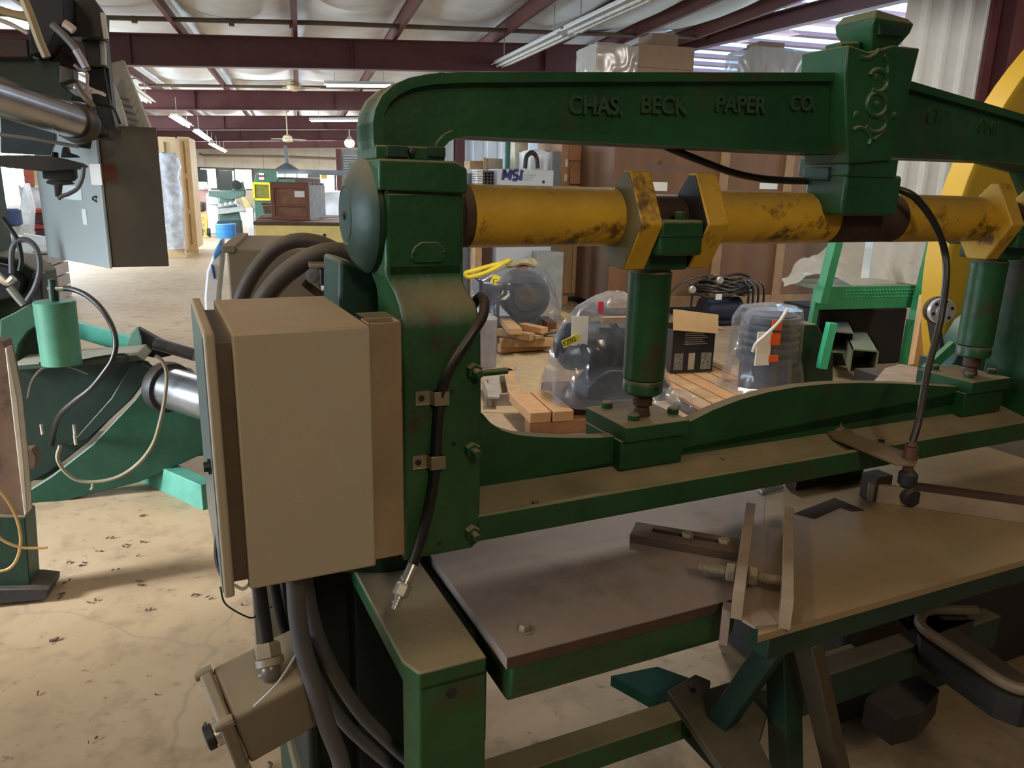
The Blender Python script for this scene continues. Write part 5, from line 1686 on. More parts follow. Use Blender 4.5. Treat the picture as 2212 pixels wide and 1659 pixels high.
# ---------------- crates behind the arch
def crate(name, label, x0, x1, y0, y1, z0, z1, cat='crate', group=None, battens=(), m_face=ply, m_bat=ply_light, bw=.09, bt=.035, front_frame=True, sides=True):
    t = thing(name, label, cat, H, ((x0 + x1) / 2, (y0 + y1) / 2, z0), group)
    B(H).box(x0, x1, y0, y1, z0, z1).build('panel_box', m_face, t, bevel=.003)
    if front_frame:
        for u0, u1, v0, v1 in ((x0, x0 + bw, z0, z1), (x1 - bw, x1, z0, z1)):
            B(H).box(u0, u1, y0 - bt, y0, v0, v1).build('batten', m_bat, t, bevel=.003)
        for v0 in (z0, z1 - bw):
            B(H).box(x0 + bw, x1 - bw, y0 - bt, y0, v0, v0 + bw).build('batten', m_bat, t, bevel=.003)
    for bx_ in battens:
        B(H).box(bx_ - bw / 2, bx_ + bw / 2, y0 - bt, y0, z0 + (bw if front_frame else 0), z1 - (bw if front_frame else 0)).build('batten', m_bat, t, bevel=.003)
    return t


yb_ = 9.0
xs = [HU(px, 450, yb_).x for px in (1322, 1552, 1690, 1880)]
ztop = 2.80
c2 = crate('plywood_crate', 'tall brown plywood crate with upright battens and faint stencilling, right one of two', xs[0], xs[3], yb_, yb_ + 1.2, .12, ztop, battens=(xs[1] + .02, xs[2] + .02), m_bat=mat('brown_batten', (.33, .185, .09), .65, var=.2), front_frame=False, group=None, bw=.13)
B(H).box(xs[0], xs[3], yb_ - .03, yb_, .12, .26).build('bottom_rail', _mats['brown_batten'], c2, bevel=.003)
for bx_ in (xs[0] + .2, xs[3] - .3):
    B(H).box(bx_ - .06, bx_ + .06, yb_ - .02, yb_ + 1.2, 0, .12).build('skid', wood_dark, c2)
sten = mat('faded_stencil_ink', (.14, .10, .09), .7)
p = HU(1392, 368, yb_ - .004)
words('stencil', 'FABRICATED', .105, H, (p.x, yb_ - .001, p.z), (1, 0, 0), (0, 0, 1), sten, c2, .001)
p = HU(1425, 352, yb_)
B(H).lathe((p.x, yb_, p.z), (0, -1, 0), [(0, .035), (.002, .035)], 12).build('knot', mat('dark_knot', (.10, .04, .025), .7), c2)
p0, p1 = HU(1640, 408, yb_), HU(1680, 396, yb_)
B(H).box(p0.x, p1.x, yb_ - .003, yb_, p0.z, p1.z).build('paper_label', paper, c2)
p0, p1 = HU(1408, 412, yb_), HU(1442, 394, yb_)
B(H).box(p0.x, p1.x, yb_ - .003, yb_, p0.z, p1.z).build('paper_label', paper, c2)
ya_ = 10.25
x0, x1 = HU(1207, 450, ya_).x, HU(1308, 450, ya_).x
c1 = thing('plywood_crate', 'narrow tall orange-brown wooden crate with white hinges, left one of two behind the press', 'crate', H, ((x0 + x1) / 2, ya_, .1))
B(H).box(x0, x1, ya_, ya_ + 1.0, .12, 2.75).build('panel_box', mat('orange_plywood', (.42, .20, .085), .6, var=.1, scale=3), c1, bevel=.003)
fr_w = .1
for u0, u1 in ((x0, x0 + fr_w), (x1 - fr_w, x1)):
    B(H).box(u0, u1, ya_ - .045, ya_, .12, 2.75).build('batten', mat('orange_batten', (.48, .26, .12), .6, var=.15), c1, bevel=.003)
for py in (383, 345, 318):
    z_ = HU(1260, py, ya_).z
    B(H).box(x0 + fr_w, x1 - fr_w, ya_ - .03, ya_, z_ - .015, z_ + .015 if py != 345 else z_ + .16).build('cross_panel', _mats['orange_plywood'], c1, bevel=.003)
zA, zB = HU(1260, 398, ya_).z, HU(1260, 368, ya_).z
B(H).box(x0 + fr_w + .03, x1 - fr_w - .01, ya_ - .05, ya_ - .02, zA, zB).build('hatch', _mats['orange_plywood'], c1, bevel=.004)
for px, py in ((1224, 352), (1293, 349), (1222, 384), (1276, 380)):
    p = HU(px, py, ya_ - .05)
    B(H).box(p.x - .02, p.x + .02, ya_ - .056, ya_ - .04, p.z - .05, p.z + .05).build('hinge', white_p, c1, bevel=.003)
for i in range(4):
    u = x0 + fr_w + (x1 - x0 - 2 * fr_w) * (i / 4)
    B(H).box(u + .004, u + (x1 - x0 - 2 * fr_w) / 4 - .004, ya_ - .02, ya_, .14, 1.15).build('plank', wood, c1, bevel=.002)
for bx_ in (x0 + .1, x1 - .1):
    B(H).box(bx_ - .05, bx_ + .05, ya_ - .1, ya_ + 1.0, 0, .12).build('skid', wood, c1)

# cartons on top of the crates
def carton(label, px0, px1, py0, y_, dp, wrapped):
    z0 = ztop + .001
    xa_, xb_ = HU(px0, 120, y_).x, HU(px1, 120, y_).x
    zt2 = HU((px0 + px1) / 2, py0, y_).z
    t = thing('cardboard_box', label, 'box', H, ((xa_ + xb_) / 2, y_, z0))
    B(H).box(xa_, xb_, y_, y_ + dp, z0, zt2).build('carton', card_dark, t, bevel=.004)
    B(H).box(xa_, xb_, y_ - .002, y_ + .0, z0 + (zt2 - z0) * .47, z0 + (zt2 - z0) * .49).build('tape_seam', mat('dark_seam', (.14, .09, .055), .6), t)
    p_, q_ = xa_ + (xb_ - xa_) * .34, xa_ + (xb_ - xa_) * .62
    B(H).box(p_, q_, y_ - .002, y_, z0 + .12, z0 + .17).build('print', mat('dark_print', (.09, .06, .045), .6), t)
    return t, xa_, xb_, z0, zt2


def wrapbox(t, x0, x1, y0, y1, z0, z1, seed, mt_=film_box, amp=.02, n=8):
    """crumpled film round a box"""
    b = B(H)
    rs_ = []
    for k_ in range(n + 1):
        z = z0 + (z1 - z0) * k_ / n
        ring = []
        for (ax_, ay_, bx_, by_) in ((x0, y0, x1, y0), (x1, y0, x1, y1), (x1, y1, x0, y1), (x0, y1, x0, y0)):
            for i in range(6):
                u = i / 6
                p = Vector((ax_ + (bx_ - ax_) * u, ay_ + (by_ - ay_) * u, z))
                nn = noise.noise(p * 4 + Vector((seed, 0, 0))) * amp + noise.noise(p * 13 + Vector((0, seed, 0))) * amp * .6 + amp * .8
                c_ = Vector(((x0 + x1) / 2, (y0 + y1) / 2, z))
                p += (p - c_).normalized() * nn
                if k_ == n:
                    p.z += noise.noise(p * 9) * amp * 2
                ring.append(p)
        rs_.append(ring)
    b.rings(rs_, True)
    return b.build('plastic_wrap', mt_, t, angle=60)


t, xa_, xb_, z0, z1 = carton('brown cardboard box wrapped at its left side, standing on the crate behind the arch', 1376, 1500, 98, 9.05, .7, True)
xw = HU(1290, 120, 9.05).x
B(H).box(xw + .03, xa_ - .01, 9.1, 9.7, z0, z1 - .04).build('carton', card, t, bevel=.004)
wrapbox(t, xw, xa_, 9.06, 9.74, z0, z1 - .02, 3)
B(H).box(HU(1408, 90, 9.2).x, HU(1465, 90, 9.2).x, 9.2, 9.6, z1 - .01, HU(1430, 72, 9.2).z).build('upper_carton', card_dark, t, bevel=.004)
t, xa_, xb_, z0, z1 = carton('small brown cardboard box under loose film, on the crate nearer the crest', 1650, 1790, 112, 9.05, .6, True)
wrapbox(t, HU(1628, 120, 9.05).x, xb_ + .02, 9.0, 9.68, z0, z1 + .02, 9)
B(H).box(HU(1640, 100, 9.2).x, HU(1695, 100, 9.2).x, 9.2, 9.5, z1, HU(1660, 90, 9.2).z).build('flap', card_dark, t, bevel=.004)

# ---------------- grey cabinet with the logo, and stacks beside it
ym_ = 9.2
x0, x1 = HU(1075, 380, ym_).x, HU(1196, 380, ym_).x
z1 = HU(1130, 366, ym_).z
ms = thing('logo_cabinet', 'pale grey machine cabinet marked MSI beside the wooden crates', 'machine', H, ((x0 + x1) / 2, ym_, 0))
B(H).box(x0, x1, ym_, ym_ + .5, 0, z1).build('body', mat('pale_grey_blue', (.48, .51, .55), .45, var=.04), ms, bevel=.008)
B(H).box(HU(1150, 560, ym_ - .05).x, HU(1206, 560, ym_ - .05).x, ym_ - .25, ym_ - .02, 0, HU(1180, 545, ym_ - .25).z).build('lower_box', mat('grey_lower_box', (.30, .31, .29), .5), ms, bevel=.006)
p = HU(1086, 389, ym_)
nv = mat('navy_print', (.02, .025, .14), .5)
hL = .125
for nm, segs in (('letter_m', (((0, 0), (0, 1)), ((0, 1), (.35, .25)), ((.35, .25), (.7, 1)), ((.7, 1), (.7, 0)))), ('letter_s', (((1.45, .93), (.95, .93)), ((.95, .93), (.95, .52)), ((.95, .5), (1.45, .5)), ((1.45, .48), (1.45, .07)), ((1.45, .07), (.95, .07)))), ('letter_i', (((1.78, 0), (1.78, 1)),))):
    b = B(H)
    for (u0, v0), (u1, v1) in segs:
        b.bar((p.x + (u0 + v0 * .15) * hL, ym_ - .001, p.z + v0 * hL), (p.x + (u1 + v1 * .15) * hL, ym_ - .001, p.z + v1 * hL), .003, .040, up=(.99, 0, .1) if abs(u1 - u0) < .2 else (0, 0, 1))
    b.build(nm, nv, ms)
for k_ in range(3):
    p0, p1 = HU(1127, 378 + k_ * 5, ym_), HU(1158 - k_ * 3, 376 + k_ * 5, ym_)
    B(H).box(p0.x, p1.x, ym_ - .002, ym_, p0.z - .008, p0.z + .008).build('print_line', mat('pale_print', (.32, .40, .42), .5), ms)
p = HU(1174, 393, ym_)
B(H).lathe((p.x, ym_, p.z), (0, -1, 0), [(0, .02), (.004, .015)], 10).build('rust_spot', rust, ms)
b = B(H)
b.tube([HU(1134, 364, ym_ + .2), HU(1137, 340, ym_ + .2), HU(1148, 330, ym_ + .2), HU(1158, 338, ym_ + .2), HU(1161, 364, ym_ + .2)], .028, 10)
tag(b.build('lifting_sling', black), 'black lifting sling standing in a loop on the grey cabinet', 'sling')
bs_ = thing('pipe_bundle', 'bundle of dark brown tubes in a wire crate left of the grey cabinet', 'tubes', H, (HU(1056, 390, 9.4).x, 9.4, 0))
for i in range(5):
    for k_ in range(4):
        p = HU(1046 + k_ * 7, 371 + i * 7, 9.4)
        B(H).cyl(p, p + Vector((0, .6, 0)), .019, n=8).build('tube', mat('brown_tube', (.07, .045, .04), .4), bs_)
B(H).box(HU(1041, 390, 9.42).x, HU(1074, 390, 9.42).x, 9.42, 9.9, .0, HU(1056, 404, 9.42).z).build('cradle', wood_dark, bs_)
pb = thing('paper_pack', 'white pack of papers on edge, left of the brown tubes', 'papers', H, (HU(1034, 390, 9.3).x, 9.3, 0))
for i in range(7):
    za, zb2 = HU(1034, 400 - i * 5, 9.3).z, HU(1034, 396.5 - i * 5, 9.3).z
    B(H).box(HU(1030, 390, 9.3).x, HU(1043, 390, 9.3).x, 9.3, 9.6, za, zb2).build('sheet_stack', white_p, pb)
B(H).box(HU(1028, 390, 9.3).x, HU(1043, 390, 9.3).x, 9.31, 9.6, 0, HU(1034, 400, 9.3).z).build('stand', wood_h, pb)
wb = thing('wrapped_pallet', 'dark load in plastic film at the left end under the arch', 'load', H, (HU(1012, 390, 9.6).x, 9.6, 0))
x0, x1 = HU(996, 390, 9.6).x, HU(1029, 390, 9.6).x
B(H).box(x0, x1, 9.65, 10.2, .0, HU(1012, 374, 9.6).z).build('load', mat('blue_grey_load', (.12, .14, .18), .5), wb, bevel=.01)
wrapbox(wb, x0 - .01, x1 + .01, 9.6, 10.25, .0, HU(1012, 371, 9.6).z, 5, film_m)
bx = thing('wooden_box', 'open light wooden box on the far shelf, seen above the yellow shaft', 'box', H, (HU(1050, 362, 11).x, 11, HU(1050, 366, 11).z))
B(H).box(HU(1015, 355, 11.1).x, HU(1048, 355, 11.1).x, 11.1, 11.5, HU(1030, 366, 11).z, HU(1030, 347, 11).z).build('box_part', wood_h, bx, bevel=.004)
B(H).box(HU(1050, 355, 11).x, HU(1086, 355, 11).x, 11.0, 11.5, HU(1060, 366, 11).z, HU(1060, 342, 11).z).build('box_part', mat('grey_brown_board', (.36, .29, .22), .6), bx, bevel=.004)
B(H).box(HU(1044, 355, 10.98).x, HU(1051, 355, 10.98).x, 10.97, 11.0, HU(1060, 366, 11).z, HU(1060, 341, 11).z).build('corner_post', wood, bx)
sh_ = thing('steel_shelf', 'pale shelf unit carrying the wooden box near the white wall', 'shelf', H, (HU(1050, 380, 11).x, 11, 0))
zsf = HU(1050, 366, 11).z - .002
B(H).box(HU(1000, 370, 11).x, HU(1092, 370, 11).x, 10.95, 11.6, zsf - .05, zsf).build('shelf_board', white_p, sh_)
for px in (1002, 1090):
    B(H).box(HU(px, 370, 11).x - .03, HU(px, 370, 11).x + .03, 11.0, 11.5, 0, zsf - .05).build('shelf_leg', white_p, sh_)
b = B(H)
p = HU(1096, 340, 10.5)
b.cyl((p.x, 10.5, 0), (p.x, 10.5, 2.5), .04, n=14)
tag(b.build('green_post', mat('blue_green_post', (.02, .12, .10), .4)), 'slim dark green round post behind the grey cabinet', 'post')
b = B(H)
b.box(HU(1112, 340, 10.8).x, HU(1140, 340, 10.8).x, 10.8, 11.2, 0, 2.45)
tag(b.build('cream_locker', mat('cream_locker', (.58, .54, .40), .5), bevel=.01), 'tall cream locker behind the sling, between green post and white bag', 'cabinet')
wb = thing('white_sack', 'tall white wrapped sack load behind the grey cabinet', 'load', H, (HU(1172, 340, 10.2).x, 10.2, 0))
x0, x1 = HU(1146, 340, 10.2).x, HU(1191, 340, 10.2).x
B(H).box(x0 + .02, x1 - .02, 10.25, 10.7, 0, HU(1170, 330, 10.2).z).build('load', white_p, wb, bevel=.03)
wrapbox(wb, x0, x1, 10.2, 10.75, 0, HU(1170, 326, 10.2).z, 12, mat('white_film', (.75, .78, .82), .3))
b = B(H)
b.box(HU(1193, 360, 9.8).x, HU(1211, 360, 9.8).x, 9.8, 9.9, 0, HU(1200, 327, 9.8).z)
tag(b.build('grey_board', mat('dark_grey_board', (.15, .16, .17), .6)), 'dark grey board standing against the left wooden crate', 'board')

# ---------------- pallets and bagged machines on the floor
def pallet(label, x0, x1, y0, y1, h, mt_, boards=5, fr=H, rot=0):
    t = thing('wooden_pallet', label, 'pallet', fr, ((x0 + x1) / 2, (y0 + y1) / 2, 0))
    for k_ in range(3):
        yy = y0 + (y1 - y0 - .09) * k_ / 2
        B(fr).box(x0, x1, yy, yy + .09, .0, h - .022).build('stringer', mt_, t, bevel=.003)
    wd = (x1 - x0) / boards
    rn = random.Random(len(label))
    for k_ in range(boards):
        B(fr).box(x0 + wd * k_ + .012, x0 + wd * (k_ + 1) - .012 + rn.uniform(-.006, .006), y0 - rn.uniform(0, .02), y1 + .01, h - .022, h).build('deck_board', mt_, t, bevel=.003)
    return t


def bag(t, fr, c, rings_, seed, mt_, amp=.035, n=26, name='plastic_bag'):
    """rings_: (height, rx, ry, dx, dy)"""
    b = B(fr)
    rs_ = []
    fine = []
    for i in range(len(rings_) - 1):
        for k_ in range(4):
            u = k_ / 4
            fine.append(tuple(rings_[i][j] * (1 - u) + rings_[i + 1][j] * u for j in range(5)))
    fine.append(rings_[-1])
    rn_ = random.Random(int(seed * 10))
    fold = [rn_.uniform(-1, 1) for _ in range(n)]
    for (z, rx, ry, dx, dy) in fine:
        ring = []
        for i in range(n):
            a2 = 2 * math.pi * i / n
            ca, sa = math.cos(a2), math.sin(a2)
            sq = (abs(ca) ** 3.2 + abs(sa) ** 3.2) ** (-1 / 3.2)
            q_ = Vector((ca * 3, sa * 3, z * 3 + seed))
            k2 = 1 + amp * 2.6 * noise.noise(q_) + amp * 1.5 * fold[i] * (1.15 - min(1, z / rings_[-1][0]) * .5) + amp * 1.6 * noise.noise(q_ * 2.7)
            ring.append(Vector((c[0] + dx + ca * sq * rx * k2, c[1] + dy + sa * sq * ry * k2, c[2] + z + noise.noise(q_ * 1.7) * amp * .5)))
        rs_.append(ring)
    b.rings(rs_, True, caps=False)
    b.add(rs_[-1], [tuple(range(n))])
    return b.build(name, mt_, t, angle=16)


# nearest bag on its blocks
bc = HV(1320, 858, .16)
pn = thing('timber_stack', 'short orange-brown timber blocks under the nearest plastic bag', 'timber', H, HV(1200, 930, 0))
e1, e2 = HV(1143, 940, 0), HV(1280, 944, 0)
B(H).box(HV(1140, 938, 0).x, HV(1290, 940, 0).x + .5, e1.y - .02, e1.y + .10, 0, .09).build('beam', mat('red_brown_beam', (.30, .135, .06), .6, var=.2), pn, bevel=.004)
for px0, px1 in ((1144, 1194), (1197, 1246)):
    x0, x1 = HV(px0, 912, .1).x, HV(px1, 912, .1).x
    B(H).box(x0, x1, e1.y - .03, e1.y + .50, .09, .165).build('block', mat('orange_block', (.50, .27, .12), .6, var=.15), pn, bevel=.008)
B(H).box(HV(1250, 912, .1).x, HV(1250, 912, .1).x + .6, e1.y + .12, e1.y + .75, .01, .16).build('crosspiece', wood_dark, pn)
g1 = thing('bagged_gearmotor', 'big dark blue gear motor under a clear plastic bag, nearest of the bagged machines', 'motor', H, (bc.x, bc.y, .165))
zb0 = .165
cx_, cy_ = HU(1320, 800, bc.y).x, bc.y + .08
B(H).cyl((cx_ - .28, cy_, zb0 + .36), (cx_ + .36, cy_ + .05, zb0 + .36), .17, n=28).build('motor_barrel', navy, g1)
B(H).lathe((cx_ - .28, cy_, zb0 + .36), (-1, 0, 0), [(0, .17), (.04, .16), (.10, .10), (.12, .04)], 28).build('motor_end', navy, g1)
pg = [(-.22, 0), (.36, 0), (.38, .10), (.30, .20), (.10, .23), (-.08, .24), (-.18, .20), (-.25, .13), (-.26, .05)]
B(H).prism([(cx_ + a2, zb0 + c2_ + .0) for a2, c2_ in pg], 'y', cy_ - .27, cy_ - .02).build('gear_case', mat('dark_navy_case', (.022, .024, .036), .5), g1, bevel=.015)
B(H).lathe((cx_ - .02, cy_ + .01, zb0 + .36), (1, .1, 0), [(0, .17), (.004, .20), (.03, .20), (.034, .17)], 28).build('motor_flange', navy, g1)
p = HU(1310, 700, cy_ - .1)
B(H).box(cx_ - .10, cx_ + .12, cy_ - .13, cy_ - .07, zb0 + .54, zb0 + .58).build('wood_slip', wood, g1)
B(H).box(cx_ - .34, cx_ - .22, cy_ - .16, cy_ - .155, zb0 + .40, zb0 + .60).build('paper_tag', paper, g1)
B(H).box(cx_ - .16, cx_ - .12, cy_ - .17, cy_ - .165, zb0 + .62, zb0 + .70).build('red_tag', mat('pink_red_tag', (.70, .06, .10), .5), g1)
bag(g1, H, (cx_, cy_, zb0), [(.0, .47, .40, .04, -.04), (.06, .43, .36, .02, -.03), (.25, .39, .31, 0, 0), (.45, .335, .27, .0, 0), (.62, .235, .20, .02, .02), (.70, .13, .12, .04, .02), (.74, .05, .05, .05, .02)], 2.0, film_m)
p = HU(1233, 737, cy_ - .30)
yl_ = mat('yellow_label', (.78, .66, .04), .5)
lb_ = B(H).bar(p - Vector((.055, 0, .022)), p + Vector((.055, 0, .03)), .006, .05, up=(0, 0, 1)).build('yellow_label', yl_, g1)
words('label_text', 'EZ02', .045, H, p + Vector((-.05, -.005, -.032)), (1, 0, .45), (-.4, 0, 1), black, g1, .0005)
# loose film lying to the right of the bag
t_ = thing('film_heap', 'crumpled clear film lying on the boards right of the nearest bag', 'plastic', H, HV(1480, 880, .1))
q_ = HV(1470, 890, .12)
bag(t_, H, (q_.x, q_.y + .05, .125), [(0, .24, .16, 0, 0), (.03, .22, .15, 0, 0), (.10, .14, .10, -.05, .02), (.14, .04, .04, -.08, .02)], 7.0, film_m, .07)

# second bag, further back on stacked pallets
b2 = HV(1112, 690, .30)
pallet('weathered pallet under the bag with the yellow strap', HV(1040, 690, .3).x, HV(1040, 690, .3).x + .95, b2.y - .05, b2.y + .75, .14, wood_h, 6)
t_ = thing('timber_pile', 'loose pile of brown timber offcuts below the strapped bag', 'timber', H, HV(1130, 740, 0))
rnd = random.Random(11)
for (pa, pb_, z_, w_, h_, mt_) in (((1078, 716), (1150, 728), .20, .09, .07, wood_h), ((1092, 694), (1114, 716), .27, .12, .06, wood), ((1128, 704), (1176, 714), .26, .10, .06, mat('orange_block', (.50, .27, .12))), ((1172, 690), (1192, 704), .27, .10, .07, wood_dark), ((1080, 740), (1205, 738), .12, .08, .08, wood_h), ((1140, 722), (1166, 728), .20, .1, .035, wood_h), ((1078, 752), (1180, 745), .06, .09, .08, mat('orange_block', (.50, .27, .12))), ((1118, 752), (1172, 750), .03, .08, .06, wood), ((1165, 716), (1225, 700), .20, .1, .06, wood_h), ((1185, 668), (1245, 690), .22, .16, .02, wood_h), ((1186, 700), (1216, 725), .12, .12, .06, wood_h)):
    B(H).bar(HV(*pa, z_), HV(*pb_, z_), w_, h_).build('offcut', mt_, t_, bevel=.003)
b = B(H)
b.bar(HV(1193, 660, .35), HV(1222, 690, .26), .02, .006)
tag(b.build('yellow_strapping', mat('ochre_strap', (.55, .38, .05), .5)), 'short ochre strapping end on the timber by the left crate', 'strap')
g2 = thing('bagged_motor', 'dark blue motor under plastic further back, a yellow strap lying on it', 'motor', H, (b2.x, b2.y + .3, .145))
cx_, cy_, zb0 = HU(1112, 640, b2.y + .3).x, b2.y + .3, .145
B(H).lathe((cx_ + .08, cy_ - .18, zb0 + .36), (.1, 1, 0), [(0, .10), (.0, .22), (.03, .25), (.10, .26), (.4, .26), (.45, .2)], 28).build('motor_barrel', navy, g2)
B(H).lathe((cx_ + .08, cy_ - .185, zb0 + .36), (-.1, -1, 0), [(0, .15), (.02, .14), (.03, .05)], 20).build('fan_cover', mat('dark_fan_cover', (.04, .04, .05), .4), g2)
B(H).box(cx_ - .42, cx_ - .20, cy_ - .15, cy_ + .2, zb0, zb0 + .52).build('terminal_box', mat('navy_box', (.035, .04, .075), .5), g2, bevel=.01)
B(H).box(cx_ - .25, cx_ + .35, cy_ - .15, cy_ + .25, zb0, zb0 + .1).build('motor_foot', navy, g2, bevel=.01)
bag(g2, H, (cx_, cy_, zb0), [(0, .52, .40, .02, 0), (.06, .46, .36, .0, 0), (.30, .43, .33, 0, 0), (.52, .38, .29, .0, 0), (.62, .26, .2, .05, 0), (.68, .1, .1, .08, 0)], 5.0, film_m)
p = HU(1070, 605, cy_ - .34)
B(H).bar(p - Vector((.035, 0, -.02)), p + Vector((.03, 0, -.01)), .004, .09).build('yellow_label', yl_, g2)
words('label_text', 'EZ', .06, H, p + Vector((-.03, -.004, -.03)), (1, 0, -.1), (0, 0, 1), black, g2, .0005)
b = B(H)
b.tube([HU(1095, 566, cy_ - .1), HU(1060, 574, cy_ - .15), HU(1025, 584, cy_ - .2), HU(1006, 590, cy_ - .2), HU(1012, 598, cy_ - .2), HU(1040, 592, cy_ - .2), HU(1068, 580, cy_ - .18), HU(1088, 568, cy_ - .12), HU(1100, 562, cy_ - .05)], .022, 8)
tag(b.build('yellow_strap', rope_y), 'bright yellow webbing strap looped over the bagged motor', 'strap')
t_ = thing('strap_roll', 'rolled dusty strap with a red centre on top of the bagged motor', 'strap', H, HU(1130, 570, cy_))
p = HU(1125, 568, cy_ - .02)
b = B(H)
b.tube([p + Vector((math.cos(a2) * .15, math.sin(a2) * .1, .02 * math.sin(a2 * 3))) for a2 in [i * .5 for i in range(14)]], .03, 8)
b.build('coil', mat('khaki_strap', (.38, .33, .18), .7), t_)
B(H).lathe(p - Vector((0, .02, .03)), (0, -.4, 1), [(0, .08), (.04, .07)], 14).build('red_centre', red, t_)

# wrapped carton beside the upright, little broken pallet in front of it
t_ = thing('wrapped_carton', 'pale carton in stretch film close behind the green upright', 'box', H, HV(1060, 790, 0))
q_ = HV(1046, 796, 0)
x0, x1 = HV(1020, 796, 0).x, HV(1072, 796, 0).x
zt2 = HU(1056, 690, q_.y).z
B(H).box(x0, x1, q_.y, q_.y + .35, 0, zt2).build('carton', mat('grey_lilac_carton', (.40, .37, .38), .5), t_, bevel=.006)
wrapbox(t_, x0, x1, q_.y - .005, q_.y + .36, .0, zt2 + .01, 21, film_m, .008)
t_ = thing('broken_pallet', 'small broken grey-brown pallet piece on the floor behind the upright', 'pallet', H, HV(1090, 850, 0))
for (pa, pb_, z_, w_, h_) in (((1098, 790), (1112, 850), .10, .10, .02), ((1050, 865), (1118, 862), .05, .02, .10), ((1052, 806), (1106, 800), .10, .08, .02), ((1068, 800), (1066, 860), .09, .09, .018), ((1046, 830), (1060, 866), .05, .03, .09), ((1116, 800), (1122, 860), .05, .03, .09)):
    B(H).bar(HV(*pa, z_), HV(*pb_, z_), w_, h_).build('slat', wood_grey if z_ < .1 else wood_h, t_, bevel=.003)
t_ = thing('cardboard_sheet', 'flattened brown cardboard on the floor behind the press', 'cardboard', H, HV(1130, 800, 0))
B(H).prism(xy(H, [(1045, 890), (1140, 895), (1190, 760), (1110, 755), (1060, 800)], .004), 'z', .001, .005).build('sheet', mat('floor_card', (.46, .34, .19), .7, var=.1), t_)
for (pa, pb_) in (((1044, 905), (1075, 960)), ((1046, 960), (1070, 1000))):
    pass

# open carton with a black printed side, on boards
dk = thing('plank_deck', 'deck of brown boards on the floor under the cartons and wrapped motor', 'pallet', H, HV(1530, 850, 0))
y0, y1 = HV(1500, 905, .1).y, HV(1500, 790, .1).y + .6
x0 = HV(1470, 860, .1).x
for k_ in range(6):
    B(H).box(x0 + k_ * .155, x0 + k_ * .155 + .14, y0 - .25, y1, .085, .11).build('deck_board', wood_h if k_ % 2 else mat('orange_block', (.50, .27, .12)), dk, bevel=.003)
for yy in (y0 - .2, (y0 + y1) / 2, y1 - .12):
    B(H).box(x0 - .02, x0 + .95, yy, yy + .09, 0, .085).build('stringer', wood_dark, dk, bevel=.003)
bq = HV(1480, 806, .112)
ob_ = thing('open_carton', 'open carton with tan flaps and a black printed side, behind the connecting rod', 'box', H, bq)
x0, x1 = HU(1452, 760, bq.y).x, HU(1542, 760, bq.y).x
zt2 = HU(1500, 712, bq.y).z
d_ = .34
w_ = .006
pr_m = mat('black_printed_card', (.022, .021, .022), .5)
B(H).box(x0, x1, bq.y, bq.y + w_, .112, zt2).build('front_side', pr_m, ob_)
B(H).box(x0, x1, bq.y + d_, bq.y + d_ + w_, .112, zt2).build('rear_side', pr_m, ob_)
B(H).box(x0, x0 + w_, bq.y, bq.y + d_, .112, zt2).build('left_side', pr_m, ob_)
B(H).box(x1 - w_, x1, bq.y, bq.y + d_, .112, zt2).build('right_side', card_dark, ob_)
B(H).box(x0, x1, bq.y, bq.y + d_, .112, .12).build('bottom', card, ob_)
for (a2, c2_, th_, nm) in ((0, -.13, -.13, 'front_flap'),):
    b = B(H)
    fl = [(x0 - .02, bq.y - .004, zt2 + .175), (x1 + .01, bq.y - .004, zt2 + .12), (x1 - .005, bq.y - .05, zt2 - .03), (x0 - .03, bq.y - .05, zt2 + .01)]
    vs = [Vector(v_) for v_ in fl] + [Vector(v_) + Vector((0, .006, .001)) for v_ in fl]
    b.add(vs, [(0, 3, 2, 1), (4, 5, 6, 7), (0, 1, 5, 4), (1, 2, 6, 5), (2, 3, 7, 6), (3, 0, 4, 7)])
    b.build(nm, mat('tan_flap', (.50, .32, .15), .7, var=.05), ob_)
b = B(H)
fl = [(x1, bq.y, zt2), (x1, bq.y + d_, zt2), (x1 + .11, bq.y + d_ - .02, zt2 + .02), (x1 + .10, bq.y + .02, zt2 - .02)]
vs = [Vector(v_) for v_ in fl] + [Vector(v_) + Vector((0, 0, .006)) for v_ in fl]
b.add(vs, [(0, 3, 2, 1), (4, 5, 6, 7), (0, 1, 5, 4), (1, 2, 6, 5), (2, 3, 7, 6), (3, 0, 4, 7)])
b.build('side_flap', card_dark, ob_)
for k_ in range(6):
    zz = zt2 - .035 - k_ * .018
    xa_ = x0 + (x1 - x0) * .28
    B(H).box(xa_, xa_ + (x1 - x0) * (.42 + .12 * ((k_ * 7) % 3) / 2), bq.y - .0012, bq.y, zz, zz + .006).build('print_line', mat('pale_carton_print', (.45, .45, .42), .6), ob_)
for u0, u1, mt_ in ((.06, .27, mat('grey_picture_print', (.22, .22, .20), .6, var=.7, scale=60)), (.40, .55, mat('cream_picture_print', (.55, .48, .36), .6)), (.70, .95, mat('grey_picture_print', (.22, .22, .20)))):
    B(H).box(x0 + (x1 - x0) * u0, x0 + (x1 - x0) * u1, bq.y - .0012, bq.y, .14, .14 + (zt2 - .14) * .42).build('print_picture', mt_, ob_)

